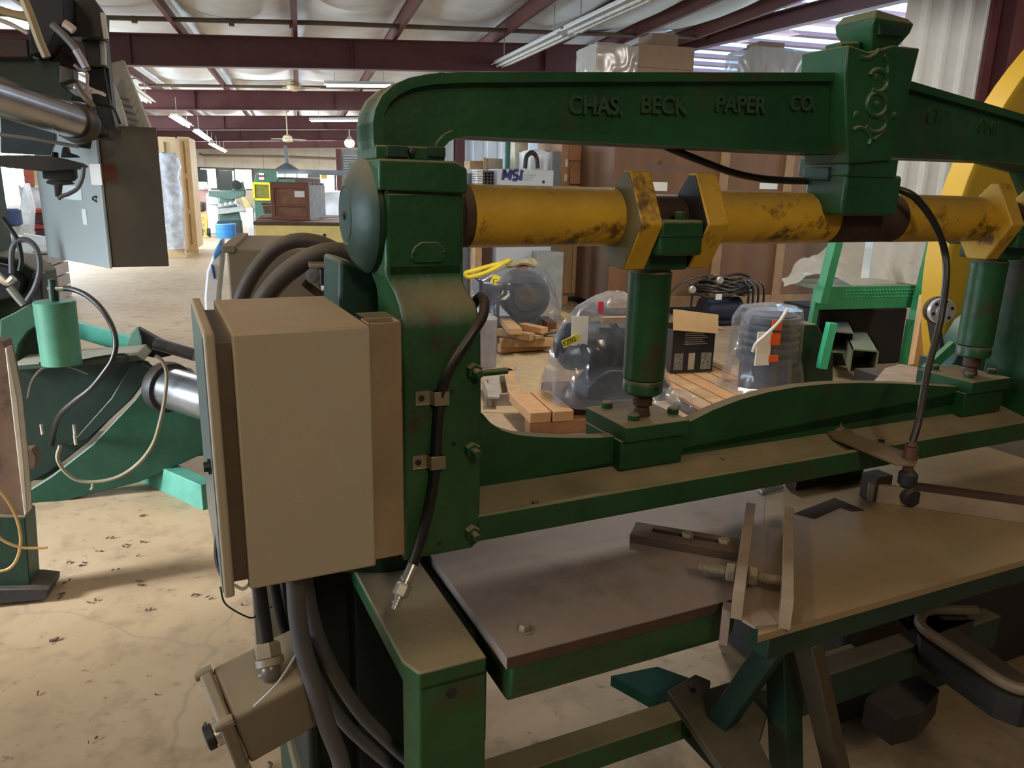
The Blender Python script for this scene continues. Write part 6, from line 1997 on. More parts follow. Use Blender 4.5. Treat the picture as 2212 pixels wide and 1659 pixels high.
# third machine: a wrapped motor standing on end
wq = HV(1650, 852, .112)
wm = thing('wrapped_motor', 'upright blue-grey motor in tied plastic film, orange and white tags, right of the open carton', 'motor', H, (wq.x, wq.y + .2, .112))
cx_, cy_ = HU(1650, 780, wq.y + .2).x, wq.y + .2
hgt2 = HU(1650, 665, cy_).z - .112
bl_ = mat('blue_grey_motor', (.085, .10, .145), .45, var=.2)
B(H).lathe((cx_ + .02, cy_, .112), (0, 0, 1), [(0, .20), (hgt2 * .35, .20), (hgt2 * .36, .23), (hgt2 * .43, .23), (hgt2 * .44, .18), (hgt2 * .93, .19), (hgt2 * .97, .15)], 28).build('motor_barrel', bl_, wm)
for k_ in range(5):
    B(H).lathe((cx_ + .02, cy_, .112 + hgt2 * (.5 + .09 * k_)), (0, 0, 1), [(0, .18), (.006, .225), (.030, .225), (.036, .18)], 28).build('cooling_fin', bl_, wm)
B(H).box(cx_ - .24, cx_ - .12, cy_ - .245, cy_ - .235, .112 + hgt2 * .38, .112 + hgt2 * .78).build('white_tag', paper, wm)
for z_, h_ in ((.80, .12), (.62, .14), (.42, .08)):
    B(H).box(cx_ - .13, cx_ - .05, cy_ - .25, cy_ - .24, .112 + hgt2 * z_, .112 + hgt2 * (z_ + h_)).build('orange_tag', orange, wm)
bag(wm, H, (cx_, cy_, .112), [(0, .34, .30, .0, -.02), (.05, .29, .27, 0, 0), (hgt2 * .4, .255, .25, 0, 0), (hgt2 * .85, .245, .24, 0, 0), (hgt2 * 1.0, .215, .2, .02, 0), (hgt2 * 1.05, .05, .05, .04, 0)], 9.0, film_m, .03)
b = B(H)
b.tube([HU(1700, 668, cy_ - .2), HU(1684, 694, cy_ - .27), HU(1656, 722, cy_ - .29), HU(1634, 742, cy_ - .29), HU(1626, 760, cy_ - .28)], .013, 8)
b.build('film_twist', mat('grey_white_twist', (.62, .60, .58), .4), wm)

# cable coil on a motor behind
yq = HV(1560, 720, 0).y + .6
cc = thing('cable_coil', 'tangled coil of black cable heaped on a dark blue motor before the right crate', 'cable', H, HU(1560, 650, yq))
pc = HU(1562, 622, yq)
rnd = random.Random(2)
for i in range(17):
    rx, ry, ph = rnd.uniform(.18, .38), rnd.uniform(.2, .3), rnd.uniform(0, 6)
    dz = rnd.uniform(-.05, .09)
    tl = rnd.uniform(-.2, .2)
    pts = [pc + Vector((math.cos(a2 + ph) * rx, math.sin(a2 + ph) * ry, dz + tl * math.cos(a2 + ph) * .3 + .02 * math.sin(3 * a2))) for a2 in [k_ * .42 for k_ in range(16)]]
    B(H).tube(pts, .017, 8, sub=3).build('cable_turn', hose_m, cc)
for px in (1612, 1622, 1633, 1645, 1490):
    B(H).tube([HU(px - 6, 606, yq - .25), HU(px + 4, 618, yq - .3), HU(px + 5, 640, yq - .3), HU(px + 2, 668, yq - .28)], .014, 8, sub=3).build('cable_turn', hose_m, cc)
B(H).tube([HU(1448, 632, yq - .1), HU(1470, 612, yq - .1), HU(1500, 600, yq - .1), HU(1540, 594, yq - .1)], .012, 8).build('cable_end', hose_m, cc)
for px, py in ((1553, 606), (1494, 626)):
    p = HU(px, py, yq - .32)
    B(H).lathe(p, (0, -1, .2), [(0, .045), (.03, .045), (.035, .03)], 14).build('plug_cap', zinc, cc)
p = HU(1552, 641, yq - .3)
B(H).box(p.x - .04, p.x + .04, p.y - .01, p.y, p.z - .035, p.z + .035).build('paper_tag', paper, cc)
sm = thing('small_blue_motor', 'dark blue motor carrying the black cable coil', 'motor', H, (pc.x, yq, 0))
B(H).lathe((pc.x - .28, yq, pc.z - .28), (1, 0, 0), [(0, .10), (.02, .17), (.5, .17), (.54, .12)], 24).build('motor_barrel', navy, sm)
B(H).box(pc.x - .22, pc.x + .22, yq - .16, yq + .16, 0.02, pc.z - .42).build('motor_stand', wood_dark, sm)
B(H).box(pc.x - .25, pc.x + .25, yq - .18, yq + .18, pc.z - .42, pc.z - .38).build('motor_foot', navy, sm)

# ---------------- green step stand with film thrown over it, steel tubes under it
ysd = 5.6
sd = thing('step_stand', 'bright green steel step stand with perforated tread, plastic film thrown over it', 'step stand', H, (HU(1870, 650, ysd).x, ysd, 0))


def sbar(pa, pb_, y0, y1, wd, ht, nm='leg', mt_=stand_green):
    return B(H).bar(HU(*pa, y0), HU(*pb_, y1), wd, ht, up=(0, 1, 0)).build(nm, mt_, sd, bevel=.004)


sbar((1806, 520), (1772, 656), ysd - .1, ysd - .1, .075, .10, 'handrail')
sbar((2020, 520), (1978, 690), ysd - .1, ysd - .1, .085, .10, 'handrail')
sbar((1768, 620), (1742, 760), ysd, ysd, .05, .06)
sbar((1968, 690), (1948, 800), ysd, ysd, .05, .06)
sbar((1778, 630), (1760, 730), ysd + .55, ysd + .55, .05, .06)
p0, p1 = HU(1772, 604, ysd), HU(1980, 640, ysd)
zt2 = (p0.z + p1.z) / 2 + .02
tr_ = B(H).box(p0.x, p1.x, ysd, ysd + .55, zt2 - .03, zt2).build('tread', mat('dusty_green_tread', (.16, .18, .12), .6), sd, bevel=.003)
B(H).box(p0.x, p1.x, ysd - .02, ysd, zt2 - .20, zt2).build('perforated_apron', stand_green, sd, bevel=.003)
b = B(H)
for i in range(24):
    for k_ in range(3):
        xx = p0.x + (p1.x - p0.x) * (.25 + .72 * i / 23)
        b.lathe((xx + (k_ % 2) * .01, ysd - .0205, zt2 - .035 - k_ * .03), (0, -1, 0), [(0, .010), (.006, .006), (.007, .002)], 6)
b.build('grip_nubs', mat('light_green_nubs', (.05, .36, .17), .45), sd, kind='stuff')
# film over it
t_ = thing('film_sheet', 'cloudy plastic film draped over the green step stand in front of the right crate', 'plastic', H, HU(1880, 570, ysd + .35))
ntop = [(1695, 600), (1720, 575), (1770, 555), (1810, 500), (1880, 480), (1960, 490), (2030, 505)]
nbot = [(1690, 614), (1725, 600), (1790, 598), (1850, 612), (1900, 620), (1975, 622), (2036, 612)]
vs = []
nu, nv = 34, 14
for i in range(nu):
    s_ = i / (nu - 1) * (len(ntop) - 1)
    k_ = min(int(s_), len(ntop) - 2)
    f_ = s_ - k_
    ax_ = ntop[k_][0] * (1 - f_) + ntop[k_ + 1][0] * f_
    ay_ = ntop[k_][1] * (1 - f_) + ntop[k_ + 1][1] * f_
    bx_ = nbot[k_][0] * (1 - f_) + nbot[k_ + 1][0] * f_
    by_ = nbot[k_][1] * (1 - f_) + nbot[k_ + 1][1] * f_
    P0 = HU(ax_, ay_, ysd + .60)
    P1 = HU(bx_, by_, ysd + .08)
    for j in range(nv):
        v_ = j / (nv - 1)
        q_ = P0.lerp(P1, v_)
        nn = noise.noise(q_ * 4.5) * .09 + noise.noise(q_ * 12) * .03
        vs.append(q_ + Vector((0, nn, nn * .6)))
b = B(H)
b.add(vs, [(i * nv + j, i * nv + j + 1, (i + 1) * nv + j + 1, (i + 1) * nv + j) for i in range(nu - 1) for j in range(nv - 1)], True)
b.build('film', film_milky, t_, angle=70)
# square tubes, short bars
for (cx2, cy2, sz, y_, ln_, lb) in ((1866, 782, 50, 5.1, .9, 'dusty green square steel tube under the step stand, nearer of two'), (1818, 740, 44, 5.5, .7, 'dusty green square steel tube, the farther of two under the step stand')):
    Q = Frame(-19)
    p = Q.i @ H.w(HU(cx2, cy2, y_))
    y_ = p.y
    s_ = sz / FPX * y_ / 2 * 1.0
    b = B(Q)
    for u0, u1, v0, v1 in ((-s_, s_, -s_, -s_ + .012), (-s_, s_, s_ - .012, s_), (-s_, -s_ + .012, -s_, s_), (s_ - .012, s_, -s_, s_)):
        b.box(p.x + u0, p.x + u1, y_, y_ + ln_, p.z + v0, p.z + v1)
    tag(b.build('square_tube', mat('dusty_sage_steel', (.17, .20, .14), .6, var=.15)), lb, 'steel tube', 'square tubes under the step stand')
b = B(H)
b.bar(HU(1797, 697, 4.9), HU(1774, 796, 4.9), .075, .05, up=(0, 1, 0))
tag(b.build('mint_bar', mat('bright_mint_enamel', (.06, .55, .32), .45, var=.1), bevel=.004), 'short bright mint-green bar standing on end before the square tubes', 'bar')
wl_ = thing('green_wheel_frame', 'dark green cast frame behind the wrapped motor', 'machine part', H, HV(1760, 830, 0))
b = B(H)
b.prism(xz(H, [(1735, 700), (1765, 700), (1800, 760), (1800, 830), (1700, 850), (1690, 800), (1720, 760)], 5.0), 'y', 5.0, 5.2)
b.build('frame_casting', green_dark, wl_, bevel=.01)
B(H).lathe(HU(1724, 740, 4.99), (0, -1, 0), [(0, .05), (.004, .05)], 14).build('hole', black, wl_)
B(H).box(HU(1690, 840, 5.02).x, HU(1800, 840, 5.02).x, 5.02, 5.18, 0, HU(1750, 830, 5.02).z).build('frame_foot', green_dark, wl_)
# dark background machine under the stand
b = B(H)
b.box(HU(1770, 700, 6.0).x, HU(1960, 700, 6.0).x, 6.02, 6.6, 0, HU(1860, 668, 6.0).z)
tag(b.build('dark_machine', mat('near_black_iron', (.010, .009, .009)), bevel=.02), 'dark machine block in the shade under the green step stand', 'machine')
# leaning timber, floor plate and flange
b = B(H)
b.bar(HU(2000, 640, 4.6), HU(1976, 792, 4.4), .085, .05, up=(0, 1, 0))
tag(b.build('leaning_timber', wood, bevel=.003), 'raw pine timber leaning beside the green step stand', 'timber')
t_ = thing('tan_lid', 'tan steel lid standing on the floor behind the beam web', 'lid', H, HV(1950, 850, 0))
zl2 = .42
B(H).prism(xy(H, [(1885, 826), (1912, 795), (1945, 786), (2004, 796), (1994, 836), (1920, 826)], zl2), 'z', zl2 - .02, zl2).build('lid_plate', mat('pinkish_tan_steel', (.34, .27, .21), .5), t_, bevel=.002)
q_ = HV(1945, 810, zl2)
B(H).box(q_.x - .12, q_.x + .12, q_.y, q_.y + .3, 0, zl2 - .02).build('lid_case', dark_iron, t_)
fl_ = thing('pipe_flange', 'bright steel pipe flange with bolt holes beside the yellow wheel', 'flange', H, HU(2038, 670, 3.2))
p = HU(2036, 672, 3.2)
r_ = .068
fb = B(H).lathe(p, (-.25, -1, .05), [(-.03, r_), (0, r_), (.003, r_ - .004), (.003, .036), (.009, .033), (.009, .008)], 32).build('flange_disc', mat('bright_flange_steel', (.70, .70, .70), .35, metal=.6), fl_)
nn = Vector((-.25, -1, .05)).normalized()
u_ = Vector((0, 0, 1)).cross(nn).normalized()
v_ = nn.cross(u_)
for k_ in range(6):
    a2 = k_ * 1.047 + .3
    B(H).lathe(p + (u_ * math.cos(a2) + v_ * math.sin(a2)) * .051 + nn * .0035, nn, [(0, .009), (.0015, .009)], 12).build('bolt_hole', black, fb)
B(H).lathe(p - nn * .03, -nn, [(0, .073), (.03, .073)], 24).build('rear_ring', rust, fl_)
B(H).bar(p + Vector((.0, .05, -.05)), HU(2030, 780, 3.3), .05, .04).build('flange_stand', mat('dark_grey_green', (.05, .06, .055), .5), fl_)
B(H).box(HU(2015, 790, 3.3).x, HU(2045, 790, 3.3).x, 3.27, 3.4, 0, HU(2030, 775, 3.3).z).build('stand_base', green_dark, fl_)
# big yellow wheel at the right edge
yw_ = 3.5
ctr = HU(2532, 560, yw_)
Rw = (HU(2532, 560, yw_) - HU(2045, 570, yw_)).length
wh = thing('yellow_flywheel', 'huge yellow wheel guard at the right edge behind the press', 'wheel', H, (ctr.x, yw_, 0))
B(H).lathe(ctr + Vector((0, .16, 0)), (0, -1, 0), [(0, Rw), (.15, Rw), (.158, Rw - .01), (.16, Rw - .03)], 96).build('wheel_guard', yellow_flat, wh)
B(H).lathe(ctr + Vector((0, -.0, 0)), (0, -1, 0), [(0, .3), (.06, .28), (.08, .1)], 40).build('hub', yellow_flat, wh)
gd = thing('green_drive_frame', 'dark blue-green drive frame below the yellow wheel', 'machine', H, (HU(2200, 740, 3.2).x, 3.2, 0))
B(H).prism(xz(H, [(2052, 838), (2056, 790), (2085, 742), (2110, 700), (2160, 662), (2215, 640), (2320, 640), (2420, 700), (2420, 860)], 3.15), 'y', 3.15, 3.3).build('side_frame', mat('blue_green_frame', (.012, .085, .070), .45, var=.15), gd, bevel=.006)
B(H).box(HU(2060, 838, 3.16).x, HU(2400, 838, 3.16).x, 3.16, 3.29, 0, HU(2200, 836, 3.16).z).build('frame_base', green_dark, gd)
for px, py in ((2195, 704), (2072, 770)):
    B(H).lathe(HU(px, py, 3.149), (0, -1, 0), [(0, .012), (.001, .012)], 10).build('hole', black, gd)
B(H).bar(HU(2060, 745, 3.05), HU(2000, 800, 3.05), .05, .03, up=(0, 1, 0)).build('stay', stand_green, gd)

# ---------------- far left: tall crates, toolboxes, sheets by the windows
def slim_crate(label, px0, px1, py0, y_, dp, zb_):
    xa_, xb_ = HU(px0, 420, y_).x, HU(px1, 420, y_).x
    zt2 = HU((px0 + px1) / 2, py0, y_).z
    t = thing('tall_crate', label, 'crate', H, ((xa_ + xb_) / 2, y_, zb_))
    B(H).box(xa_ + .03, xb_ - .03, y_ + .03, y_ + dp, zb_, zt2).build('panel_box', mat('pale_ply', (.62, .42, .22), .6, var=.1), t)
    for u in (xa_, xb_ - .1):
        B(H).box(u, u + .1, y_, y_ + .04, zb_, zt2).build('batten', mat('pale_batten', (.70, .52, .30), .6, var=.1), t)
    for k_ in range(4):
        z_ = zb_ + (zt2 - zb_ - .1) * k_ / 3
        B(H).box(xa_ + .1, xb_ - .1, y_, y_ + .035, z_, z_ + .1).build('batten', _mats['pale_batten'], t)
    B(H).box(xa_ - .02, xb_ + .02, y_ - .05, y_ + .08, 0, .1).build('skid', _mats['pale_batten'], t)
    return t


slim_crate('tall pale crate frame behind the grey cabinet, right one with its battened end', 393, 418, 296, 18.5, 1.3, .1)
t = slim_crate('tall pale crate behind the grey cabinet, left one half hidden by it', 352, 388, 296, 17.5, 1.0, .1)
xa_, xb_ = HU(352, 420, 17.3).x, HU(386, 420, 17.3).x
wrapbox(t, xa_, xb_, 17.2, 17.45, .2, HU(365, 335, 17.3).z, 4, mat('silver_film', (.55, .58, .64), .25, var=.35, scale=8), .06)
for (px0, px1, py0, py1, lb) in ((60, 96, 452, 484, 'upper dark red toolbox left of the grey cabinet'), (64, 98, 486, 519, 'lower dark red toolbox left of the grey cabinet')):
    y_ = 11.0
    a_, c_ = HU(px0, py1, y_), HU(px1, py0, y_)
    t = thing('red_toolbox', lb, 'toolbox', H, (a_.x, y_, a_.z), 'stacked red toolboxes')
    B(H).box(a_.x, c_.x + .1, y_, y_ + .4, a_.z, c_.z - (c_.z - a_.z) * .28).build('body', mat('dark_red_black', (.06, .02, .02), .5), t, bevel=.01)
    B(H).box(a_.x - .01, c_.x + .11, y_ - .01, y_ + .41, c_.z - (c_.z - a_.z) * .28, c_.z).build('lid', red, t, bevel=.01)
    B(H).lathe(((a_.x + .06), y_, (a_.z + c_.z) / 2), (0, -1, 0), [(0, .025), (.01, .02)], 10).build('latch', zinc, t)
zt2 = HU(80, 521, 11).z
t_ = thing('pallet_stack', 'low stack of grey boards with film under the red toolboxes', 'boards', H, (HU(80, 560, 11).x, 11.2, 0))
for k_ in range(5):
    za = zt2 * k_ / 5
    B(H).box(HU(62, 560, 11).x, HU(106, 560, 11).x, 10.95, 11.8, za + .01, za + zt2 / 5 - .01).build('pallet_layer', wood_grey if k_ % 2 else mat('pinkish_boards', (.42, .34, .30), .7), t_)
b = B(H)
b.prism(xz(H, [(36, 520), (62, 520), (66, 450), (52, 395), (44, 440)], 10.7), 'y', 10.7, 10.9)
tag(b.build('white_board', mat('white_plastic', (.80, .84, .88)), bevel=.005), 'white plastic sheet leaning left of the red toolboxes', 'sheet')
for (pts, mt_, lb, nm) in (([(50, 365), (74, 364), (75, 402), (54, 404)], mat('salmon_cloth', (.60, .16, .11), .6), 'salmon red cloth hanging before the left windows', 'red_cloth'), ([(72, 366), (89, 365), (91, 402), (75, 402)], mat('cream_yellow_panel', (.85, .70, .38), .6), 'cream yellow sheet beside the red one at the left windows', 'yellow_sheet')):
    b = B(H)
    b.prism(xz(H, pts, 13.0), 'y', 13.0, 13.05)
    tag(b.build(nm, mt_), lb, 'panel')
t_ = thing('foil_bundle', 'crumpled silver and white film bundle above the red toolboxes', 'plastic', H, HU(75, 430, 11.6))
wrapbox(t_, HU(55, 420, 11.6).x, HU(92, 420, 11.6).x, 11.5, 11.9, HU(70, 452, 11.6).z, HU(70, 402, 11.6).z, 8, mat('silver_white_film', (.70, .70, .72), .3, var=.25, scale=6), .06)
dr_ = thing('dark_blue_drum', 'dark blue rounded drum at the left edge near the windows', 'drum', H, HU(20, 475, 10.2))
B(H).lathe(HU(20, 488, 10.2), (0, 0, 1), [(0, .10), (.02, .14), (.18, .14), (.2, .1)], 20).build('drum', mat('dark_blue_enamel', (.03, .05, .12), .4), dr_)
B(H).box(HU(-10, 500, 10.3).x, HU(45, 500, 10.3).x, 10.0, 10.6, 0, HU(20, 488, 10.2).z).build('bench', mat('pale_bench', (.45, .50, .46), .5), dr_)
t_ = thing('metal_clutter', 'pale metal machine bits in glare at the left edge below the windows', 'machine', H, HV(30, 600, 0))
rnd = random.Random(9)
for k_ in range(12):
    p = HU(rnd.uniform(0, 60), rnd.uniform(505, 575), 8.5)
    B(H).bar(p, p + Vector((rnd.uniform(-.3, .3), rnd.uniform(-.1, .1), rnd.uniform(-.06, .06))), rnd.uniform(.03, .08), rnd.uniform(.03, .08)).build('metal_bit', rnd.choice([white_p, zinc, mach_green, mat('pale_bench', (.45, .5, .46))]), t_)
B(H).box(HU(-30, 580, 8.5).x, HU(60, 580, 8.5).x, 8.3, 8.8, 0, HU(30, 560, 8.5).z).build('table', mach_green, t_)

# ---------------- far aisle
def hbox(name, label, cat, px0, px1, py0, py1, y_, dp, mt_, bev=.01, z0=None):
    a2, c2_ = HU(px0, py1, y_), HU(px1, py0, y_)
    b = B(H)
    b.box(a2.x, c2_.x, y_, y_ + dp, a2.z if z0 is None else z0, c2_.z)
    return tag(b.build(name, mt_, bevel=bev), label, cat)


# blue barrel
yB = HV(490, 514, 0).y
p = HV(489, 514, 0)
rr = (HU(512, 500, yB).x - HU(468, 500, yB).x) / 2
bt = thing('blue_barrel', 'open blue steel barrel on the floor of the far aisle', 'barrel', H, (p.x, yB, 0))
hb_ = HU(489, 484, yB).z
B(H).lathe((p.x, yB, 0), (0, 0, 1), [(0, rr * .98), (hb_ * .33, rr), (hb_ * .34, rr * 1.03), (hb_ * .36, rr), (hb_ * .66, rr), (hb_ * .67, rr * 1.03), (hb_ * .69, rr), (hb_, rr), (hb_, rr * .93), (hb_ - .1, rr * .93), (hb_ - .1, .01)], 28, caps=False).build('barrel_shell', blue, bt)
B(H).lathe((p.x, yB, hb_), (0, 0, 1), [(-.01, rr), (-.01, rr * 1.04), (.012, rr * 1.04), (.012, rr)], 28, caps=False).build('rim', mat('pale_blue_rim', (.2, .38, .6), .4), bt)
# yellow beam cart, brown crate on planks
yY = HV(640, 532, .1).y - 5
yY = 14.0
x0, x1 = HU(551, 500, yY).x, HU(760, 500, yY).x
cz0, cz1 = HU(640, 530, yY).z, HU(640, 487, yY).z
ct = thing('yellow_steel_cart', 'low yellow steel cart loaded with planks in the aisle behind the press', 'cart', H, ((x0 + x1) / 2, yY, 0))
B(H).box(x0, x1, yY, yY + .1, cz0, cz1).build('side_beam', yellow_pale, ct, bevel=.008)
B(H).box(x0, x0 + .1, yY + .1, yY + 3.4, cz0, cz1).build('side_beam', yellow_pale, ct, bevel=.008)
B(H).box(x0, x1, yY + 3.4, yY + 3.5, cz0, cz1).build('side_beam', yellow_pale, ct, bevel=.008)
for px in (573, 629, 701):
    p = HU(px, 508 if px > 600 else 524, yY)
    B(H).lathe(p, (0, -1, 0), [(0, .03), (.006, .03)], 10).build('bolt_hole', mat('dark_hole', (.04, .03, .02), .7), ct)
for xx in (x0 + .15, x1 - .2):
    for yy in (yY + .1, yY + 3.2):
        B(H).cyl((xx, yy, .1), (xx, yy + .08, .1), .1, n=16).build('wheel', black, ct)
        B(H).box(xx - .04, xx + .04, yy + .09, yy + .13, .1, cz0).build('wheel_fork', dark_iron, ct)
for k_ in range(5):
    yy = yY - .02 + k_ * .72
    t = B(H).box(x0 - .02, x1, yy, yy + .34, cz1 + .004, cz1 + .06)
    tag(t.build('plank', (wood_dark, mat('mid_brown_plank', (.22, .115, .07), .6), wood_dark, mat('red_plank', (.16, .06, .045), .6), wood_dark)[k_], bevel=.004), ['front plank lying across the yellow cart', 'second plank across the yellow cart, under the brown crate', 'third plank across the yellow cart, under the brown crate', 'fourth plank across the yellow cart, behind the brown crate', 'rearmost plank lying across the yellow cart'][k_], 'plank', 'planks on the yellow cart')
K = Frame(3)
yC_ = K.i.__matmul__(H.w((HU(625, 430, 15.0).x, 15.0, 0))).y - .3
x0, x1 = K.U(585, 430, yC_).x, K.U(668, 430, yC_).x
z0c = cz1 + .062
z1c = K.U(625, 396, yC_).z
bc_ = thing('brown_crate', 'red-brown wooden crate with a paper label on the yellow cart', 'crate', K, ((x0 + x1) / 2, yC_, z0c))
B(K).box(x0 + .02, x1 - .02, yC_ + .02, yC_ + 1.5, z0c, z1c - .02).build('panel_box', wood_red, bc_)
for u0, u1, v0, v1 in ((x0, x0 + .07, z0c, z1c), (x1 - .07, x1, z0c, z1c), (x0 + .07, x1 - .07, z0c, z0c + .07), (x0 + .07, x1 - .07, z1c - .09, z1c), (x0 + .07, x1 - .07, z0c + .24, z0c + .27)):
    B(K).box(u0, u1, yC_ - .02, yC_ + .02, v0, v1).build('batten', mat('dark_red_batten', (.16, .055, .03), .6), bc_, bevel=.004)
B(K).box(x1 - .02, x1 + .0, yC_ + .02, yC_ + 1.5, z0c, z1c - .02).build('side_board', wood_grey, bc_)
for k_ in range(4):
    B(K).box(x0, x1, yC_ + k_ * .38, yC_ + k_ * .38 + .3, z1c - .02, z1c + .02).build('lid_board', mat('dark_red_batten', (.16, .055, .03)), bc_, bevel=.004)
p0, p1 = K.U(636, 426, yC_ - .02), K.U(657, 413, yC_ - .02)
B(K).box(p0.x, p1.x, yC_ - .001, yC_ + .019, p0.z, p1.z).build('paper_label', paper, bc_)
# planks stuck out at the left of the crate
for k_, (py, lb) in enumerate(((440, 'top'), (448, 'middle'), (456, 'bottom'))):
    b = B(H)
    b.bar(HU(566 + k_ * 3, py, 15.9), HU(600, py + 1, 15.9), .3, .05)
    tag(b.build('board_end', mat('mid_brown_plank', (.22, .115, .07))), 'brown board end sticking out left of the brown crate, %s of three' % lb, 'board', 'board ends beside the brown crate')

# green machine with a yellow window frame
yG = 24.0
x0, x1 = HU(548, 420, yG).x, HU(600, 420, yG).x
gm = thing('green_press_brake', 'far green machine with a yellow-framed window and rounded top', 'machine', H, ((x0 + x1) / 2, yG, 0))
zt2 = HU(570, 366, yG).z
B(H).prism([(x0, 0), (x1, 0), (x1, zt2 - .02), (x0 + .25, zt2), (x0 + .08, zt2 - .15), (x0, zt2 - .5)], 'y', yG, yG + 1.4).build('body', mach_green, gm, bevel=.02)
fx0, fx1, fz0, fz1 = HU(547, 430, yG).x, HU(587, 430, yG).x, HU(570, 433, yG).z, HU(570, 394, yG).z
for u0, u1, v0, v1 in ((fx0, fx0 + .06, fz0, fz1), (fx1 - .06, fx1, fz0, fz1), (fx0, fx1, fz0, fz0 + .06), (fx0, fx1, fz1 - .06, fz1)):
    B(H).box(u0, u1, yG - .08, yG - .02, v0, v1).build('window_frame', mat('yellow_frame', (.85, .72, .03), .4), gm)
B(H).box(fx0 + .05, fx1 - .05, yG - .04, yG - .02, fz0 + .05, fz1 - .05).build('window_panel', mat('olive_glass', (.20, .19, .05), .15), gm)
p0, p1 = HU(560, 388, yG), HU(570, 374, yG)
B(H).box(p0.x, p1.x, yG - .02, yG, p0.z, p1.z).build('sign_plate', white_p, gm)
B(H).box(p0.x, p1.x, yG - .025, yG, p0.z + .07, p0.z + .13).build('red_plate', red, gm)
B(H).box(x1, x1 + .5, yG + .05, yG + 1.3, 0, HU(600, 387, yG).z).build('side_cabinet', mach_green, gm, bevel=.02)
B(H).box(x0 + .25, x0 + .55, yG - .02, yG, .3, HU(560, 445, yG).z).build('lower_door', mat('dark_green_door', (.02, .05, .045), .5), gm)
# overhead gantry with lit lamps, beyond the crate
gn = thing('gantry_bridge', 'dark far gantry beam with lit lamps under it, beyond the brown crate', 'machine', H, (HU(660, 380, 27).x, 27, 0))
x0, x1 = HU(596, 380, 27).x, HU(790, 380, 27).x
B(H).box(x0, x1, 27, 27.3, HU(660, 377, 27).z, HU(660, 366, 27).z).build('bridge_beam', mat('dark_slate', (.04, .05, .055), .5), gn)
for xx in (x0 + .1, x1 - .1):
    B(H).box(xx - .1, xx + .1, 27, 27.3, 0, HU(660, 377, 27).z).build('bridge_leg', mat('dark_slate', (.04, .05, .055)), gn)
for px0, px1 in ((598, 614), (617, 640), (643, 664)):
    a2, c2_ = HU(px0, 380, 26.8), HU(px1, 380, 26.8)
    B(H).cyl(a2, c2_, .055, n=10).build('lit_tube', tube_on, gn)
b = B(H)
b.tube([HU(620, 366, 27.1), HU(620, 345, 27.1), HU(616, 315, 27.1)], .06, 8, False)
b.build('mast', mat('dark_slate', (.04, .05, .055)), gn)
B(H).lathe(HU(620, 366, 27.1), (0, 0, 1), [(0, .4), (.12, .2), (.2, .06)], 14).build('mast_foot', mat('dark_slate', (.04, .05, .055)), gn)
# lathe and knee mill in the middle distance
lt = thing('milling_machine', 'far grey-green milling machine beside the blue barrel', 'machine', H, (HU(500, 450, 24.80).x, 24.80, 0))
gmm = mat('grey_green_enamel', (.10, .17, .145), .45, var=.2)
for pts, y_, dp, nm, mt_ in (([(468, 478), (520, 476), (524, 520), (505, 522), (505, 500), (470, 500)], 24.70, .6, 'base_casting', mat('black_green', (.03, .045, .042), .5)), ([(450, 412), (530, 412), (528, 424), (500, 432), (450, 424)], 24.80, .5, 'table_casting', gmm), ([(476, 424), (506, 430), (515, 450), (520, 478), (474, 478), (470, 450)], 24.90, .4, 'column', gmm), ([(500, 412), (515, 395), (525, 392), (530, 412)], 24.80, .4, 'head', gmm), ([(468, 452), (520, 446), (530, 456), (470, 464)], 24.65, .4, 'chip_tray', mat('grey_white_metal', (.42, .42, .42), .4))):
    B(H).prism(xz(H, pts, y_), 'y', y_, y_ + dp).build(nm, mt_, lt, bevel=.02)
B(H).lathe(HU(510, 400, 24.75), (.2, -1, .3), [(0, .14), (.06, .14), (.07, .04)], 14).build('hand_wheel', dark_iron, lt)
for k_ in range(4):
    B(H).lathe(HU(478 + k_ * 11, 447 - k_ * 2, 24.60), (0, 0, 1), [(0, .08), (.06, .09), (.1, .03)], 10).build('chuck', mat('pale_metal', (.55, .53, .5), .35, metal=.5), lt)
B(H).prism(xz(H, [(522, 425), (534, 428), (545, 445), (546, 456), (530, 452)], 24.50), 'y', 24.50, 24.70).build('yellow_guard', mat('straw_yellow', (.62, .47, .20), .5), lt, bevel=.02)
hbox('white_bucket', 'white plastic bucket at the foot of the far milling machine', 'bucket', 533, 547, 449, 466, 24.0, .35, white_p, .03, 0)
hbox('dark_slab_machine', 'dark machine column standing between the two far windows', 'machine', 474, 501, 368, 402, 38.0, 1.0, mat('dark_green_grey', (.035, .045, .042), .5), .02, 0)
hbox('dark_slab_machine', 'slim dark machine just left of the first far window', 'machine', 420, 447, 366, 402, 39.0, 1.0, _mats['dark_green_grey'], .02, 0)
hbox('pink_cabinet', 'dull pink cabinet behind the tall pale crates', 'cabinet', 418, 450, 408, 432, 27.0, .8, mat('dull_pink', (.45, .25, .22), .5), .02, 0)
hbox('white_appliance', 'white machine left of the far milling machine', 'machine', 447, 472, 418, 442, 25.5, .8, mat('pale_lilac', (.62, .62, .72), .4), .02, None)
hbox('white_cabinet', 'low white cabinet standing under the white machine in the far aisle', 'cabinet', 450, 470, 442, 488, 25.6, .7, white_p, .02, 0)
hbox('grey_vice', 'blue-grey machine head by the first far window', 'machine', 420, 444, 393, 410, 26.5, .5, mat('pale_blue_grey', (.42, .45, .52), .4), .03, None)
hd = thing('hand_truck', 'yellow hand truck with black wheels by the tall pale crates', 'hand truck', H, HV(440, 512, 0))
yH = HV(440, 512, 0).y
ymat = mat('bright_hand_truck_yellow', (.66, .55, .05), .5)
for px in (431, 444):
    B(H).bar(HU(px, 460, yH), HU(px + 2, 508, yH), .06, .06).build('rail', ymat, hd)
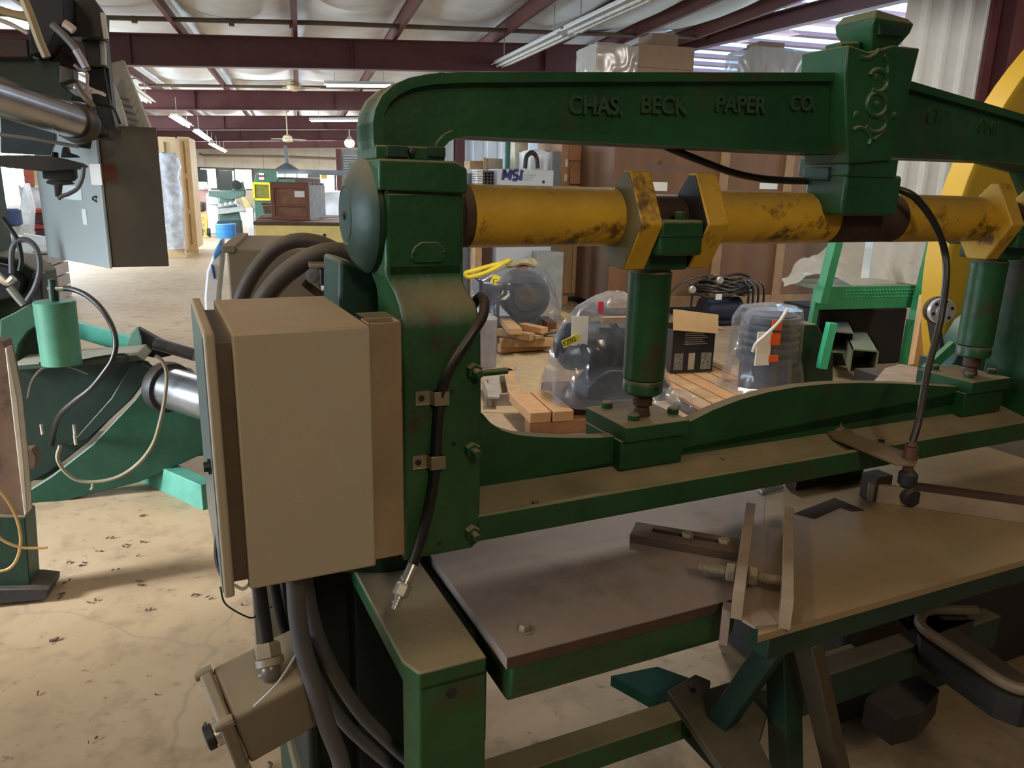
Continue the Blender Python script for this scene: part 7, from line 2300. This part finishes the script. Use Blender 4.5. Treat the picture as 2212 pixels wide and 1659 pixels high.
for py in (466, 480, 494):
    B(H).bar(HU(431, py, yH), HU(446, py, yH), .05, .06).build('crossbar', ymat, hd)
for px in (432, 448):
    p = HU(px, 502, yH)
    B(H).cyl(p, p + Vector((.08, 0, 0)), .13, n=16).build('wheel', black, hd)
B(H).bar(HU(428, 511, yH - .1), HU(452, 511, yH - .1), .25, .03).build('toe_plate', ymat, hd)
hbox('dark_lump', 'dark heap of machine parts above the yellow hand truck', 'machine', 424, 440, 436, 458, 22.0, .5, mat('brown_black', (.05, .035, .03), .6), .06, None)
# louvre and grey cabinet beyond the arch end
lv = thing('wall_louvre', 'grey louvre panel at the far end, half hidden by the round end cap', 'louvre', H, HU(750, 370, 40))
xa_, xb_ = HU(737, 350, 40).x, HU(775, 350, 40).x
B(H).box(xa_, xb_, 40.1, 40.2, HU(750, 384, 40).z, HU(750, 322, 40).z).build('frame', mat('grey_louvre', (.22, .23, .23), .5), lv)
for k_ in range(9):
    z_ = HU(750, 380 - k_ * 5.5, 40).z
    B(H).box(xa_ + .1, xb_, 40.0, 40.1, z_ - .03, z_ + .03).build('slat', mat('grey_louvre_slat', (.34, .35, .35), .5), lv)
B(H).box(xa_ - .25, xa_, 40.0, 40.2, 0, HU(750, 322, 40).z).build('post', maroon, lv)
wr = thing('wrapped_goods', 'blue-white film-wrapped goods right of the brown crate in the aisle', 'load', H, HU(720, 440, 19))
x0, x1 = HU(672, 440, 19).x, HU(780, 440, 19).x
B(H).box(x0 + .05, x1, 19.05, 20.3, .3, HU(720, 420, 19).z - .1).build('load', mat('pale_blue_load', (.42, .48, .60), .5), wr, bevel=.05)
wrapbox(wr, x0, x1, 19, 20.4, .25, HU(720, 418, 19).z, 6, mat('blue_white_film', (.66, .72, .82), .3, var=.2, scale=3), .08)
B(H).box(x0, x1, 19.05, 20.3, 0, .28).build('base', wood_dark, wr)
hbox('yellow_hoist', 'yellow hoist block hanging near the far windows beyond the crate', 'hoist', 694, 706, 372, 386, 30, .4, yellow_flat, .03, None)
hbox('dark_machine_bed', 'dark long machine bed between the crate and the far windows', 'machine', 596, 692, 384, 396, 25.5, 1.2, mat('brown_black', (.05, .035, .03)), .03, 0)
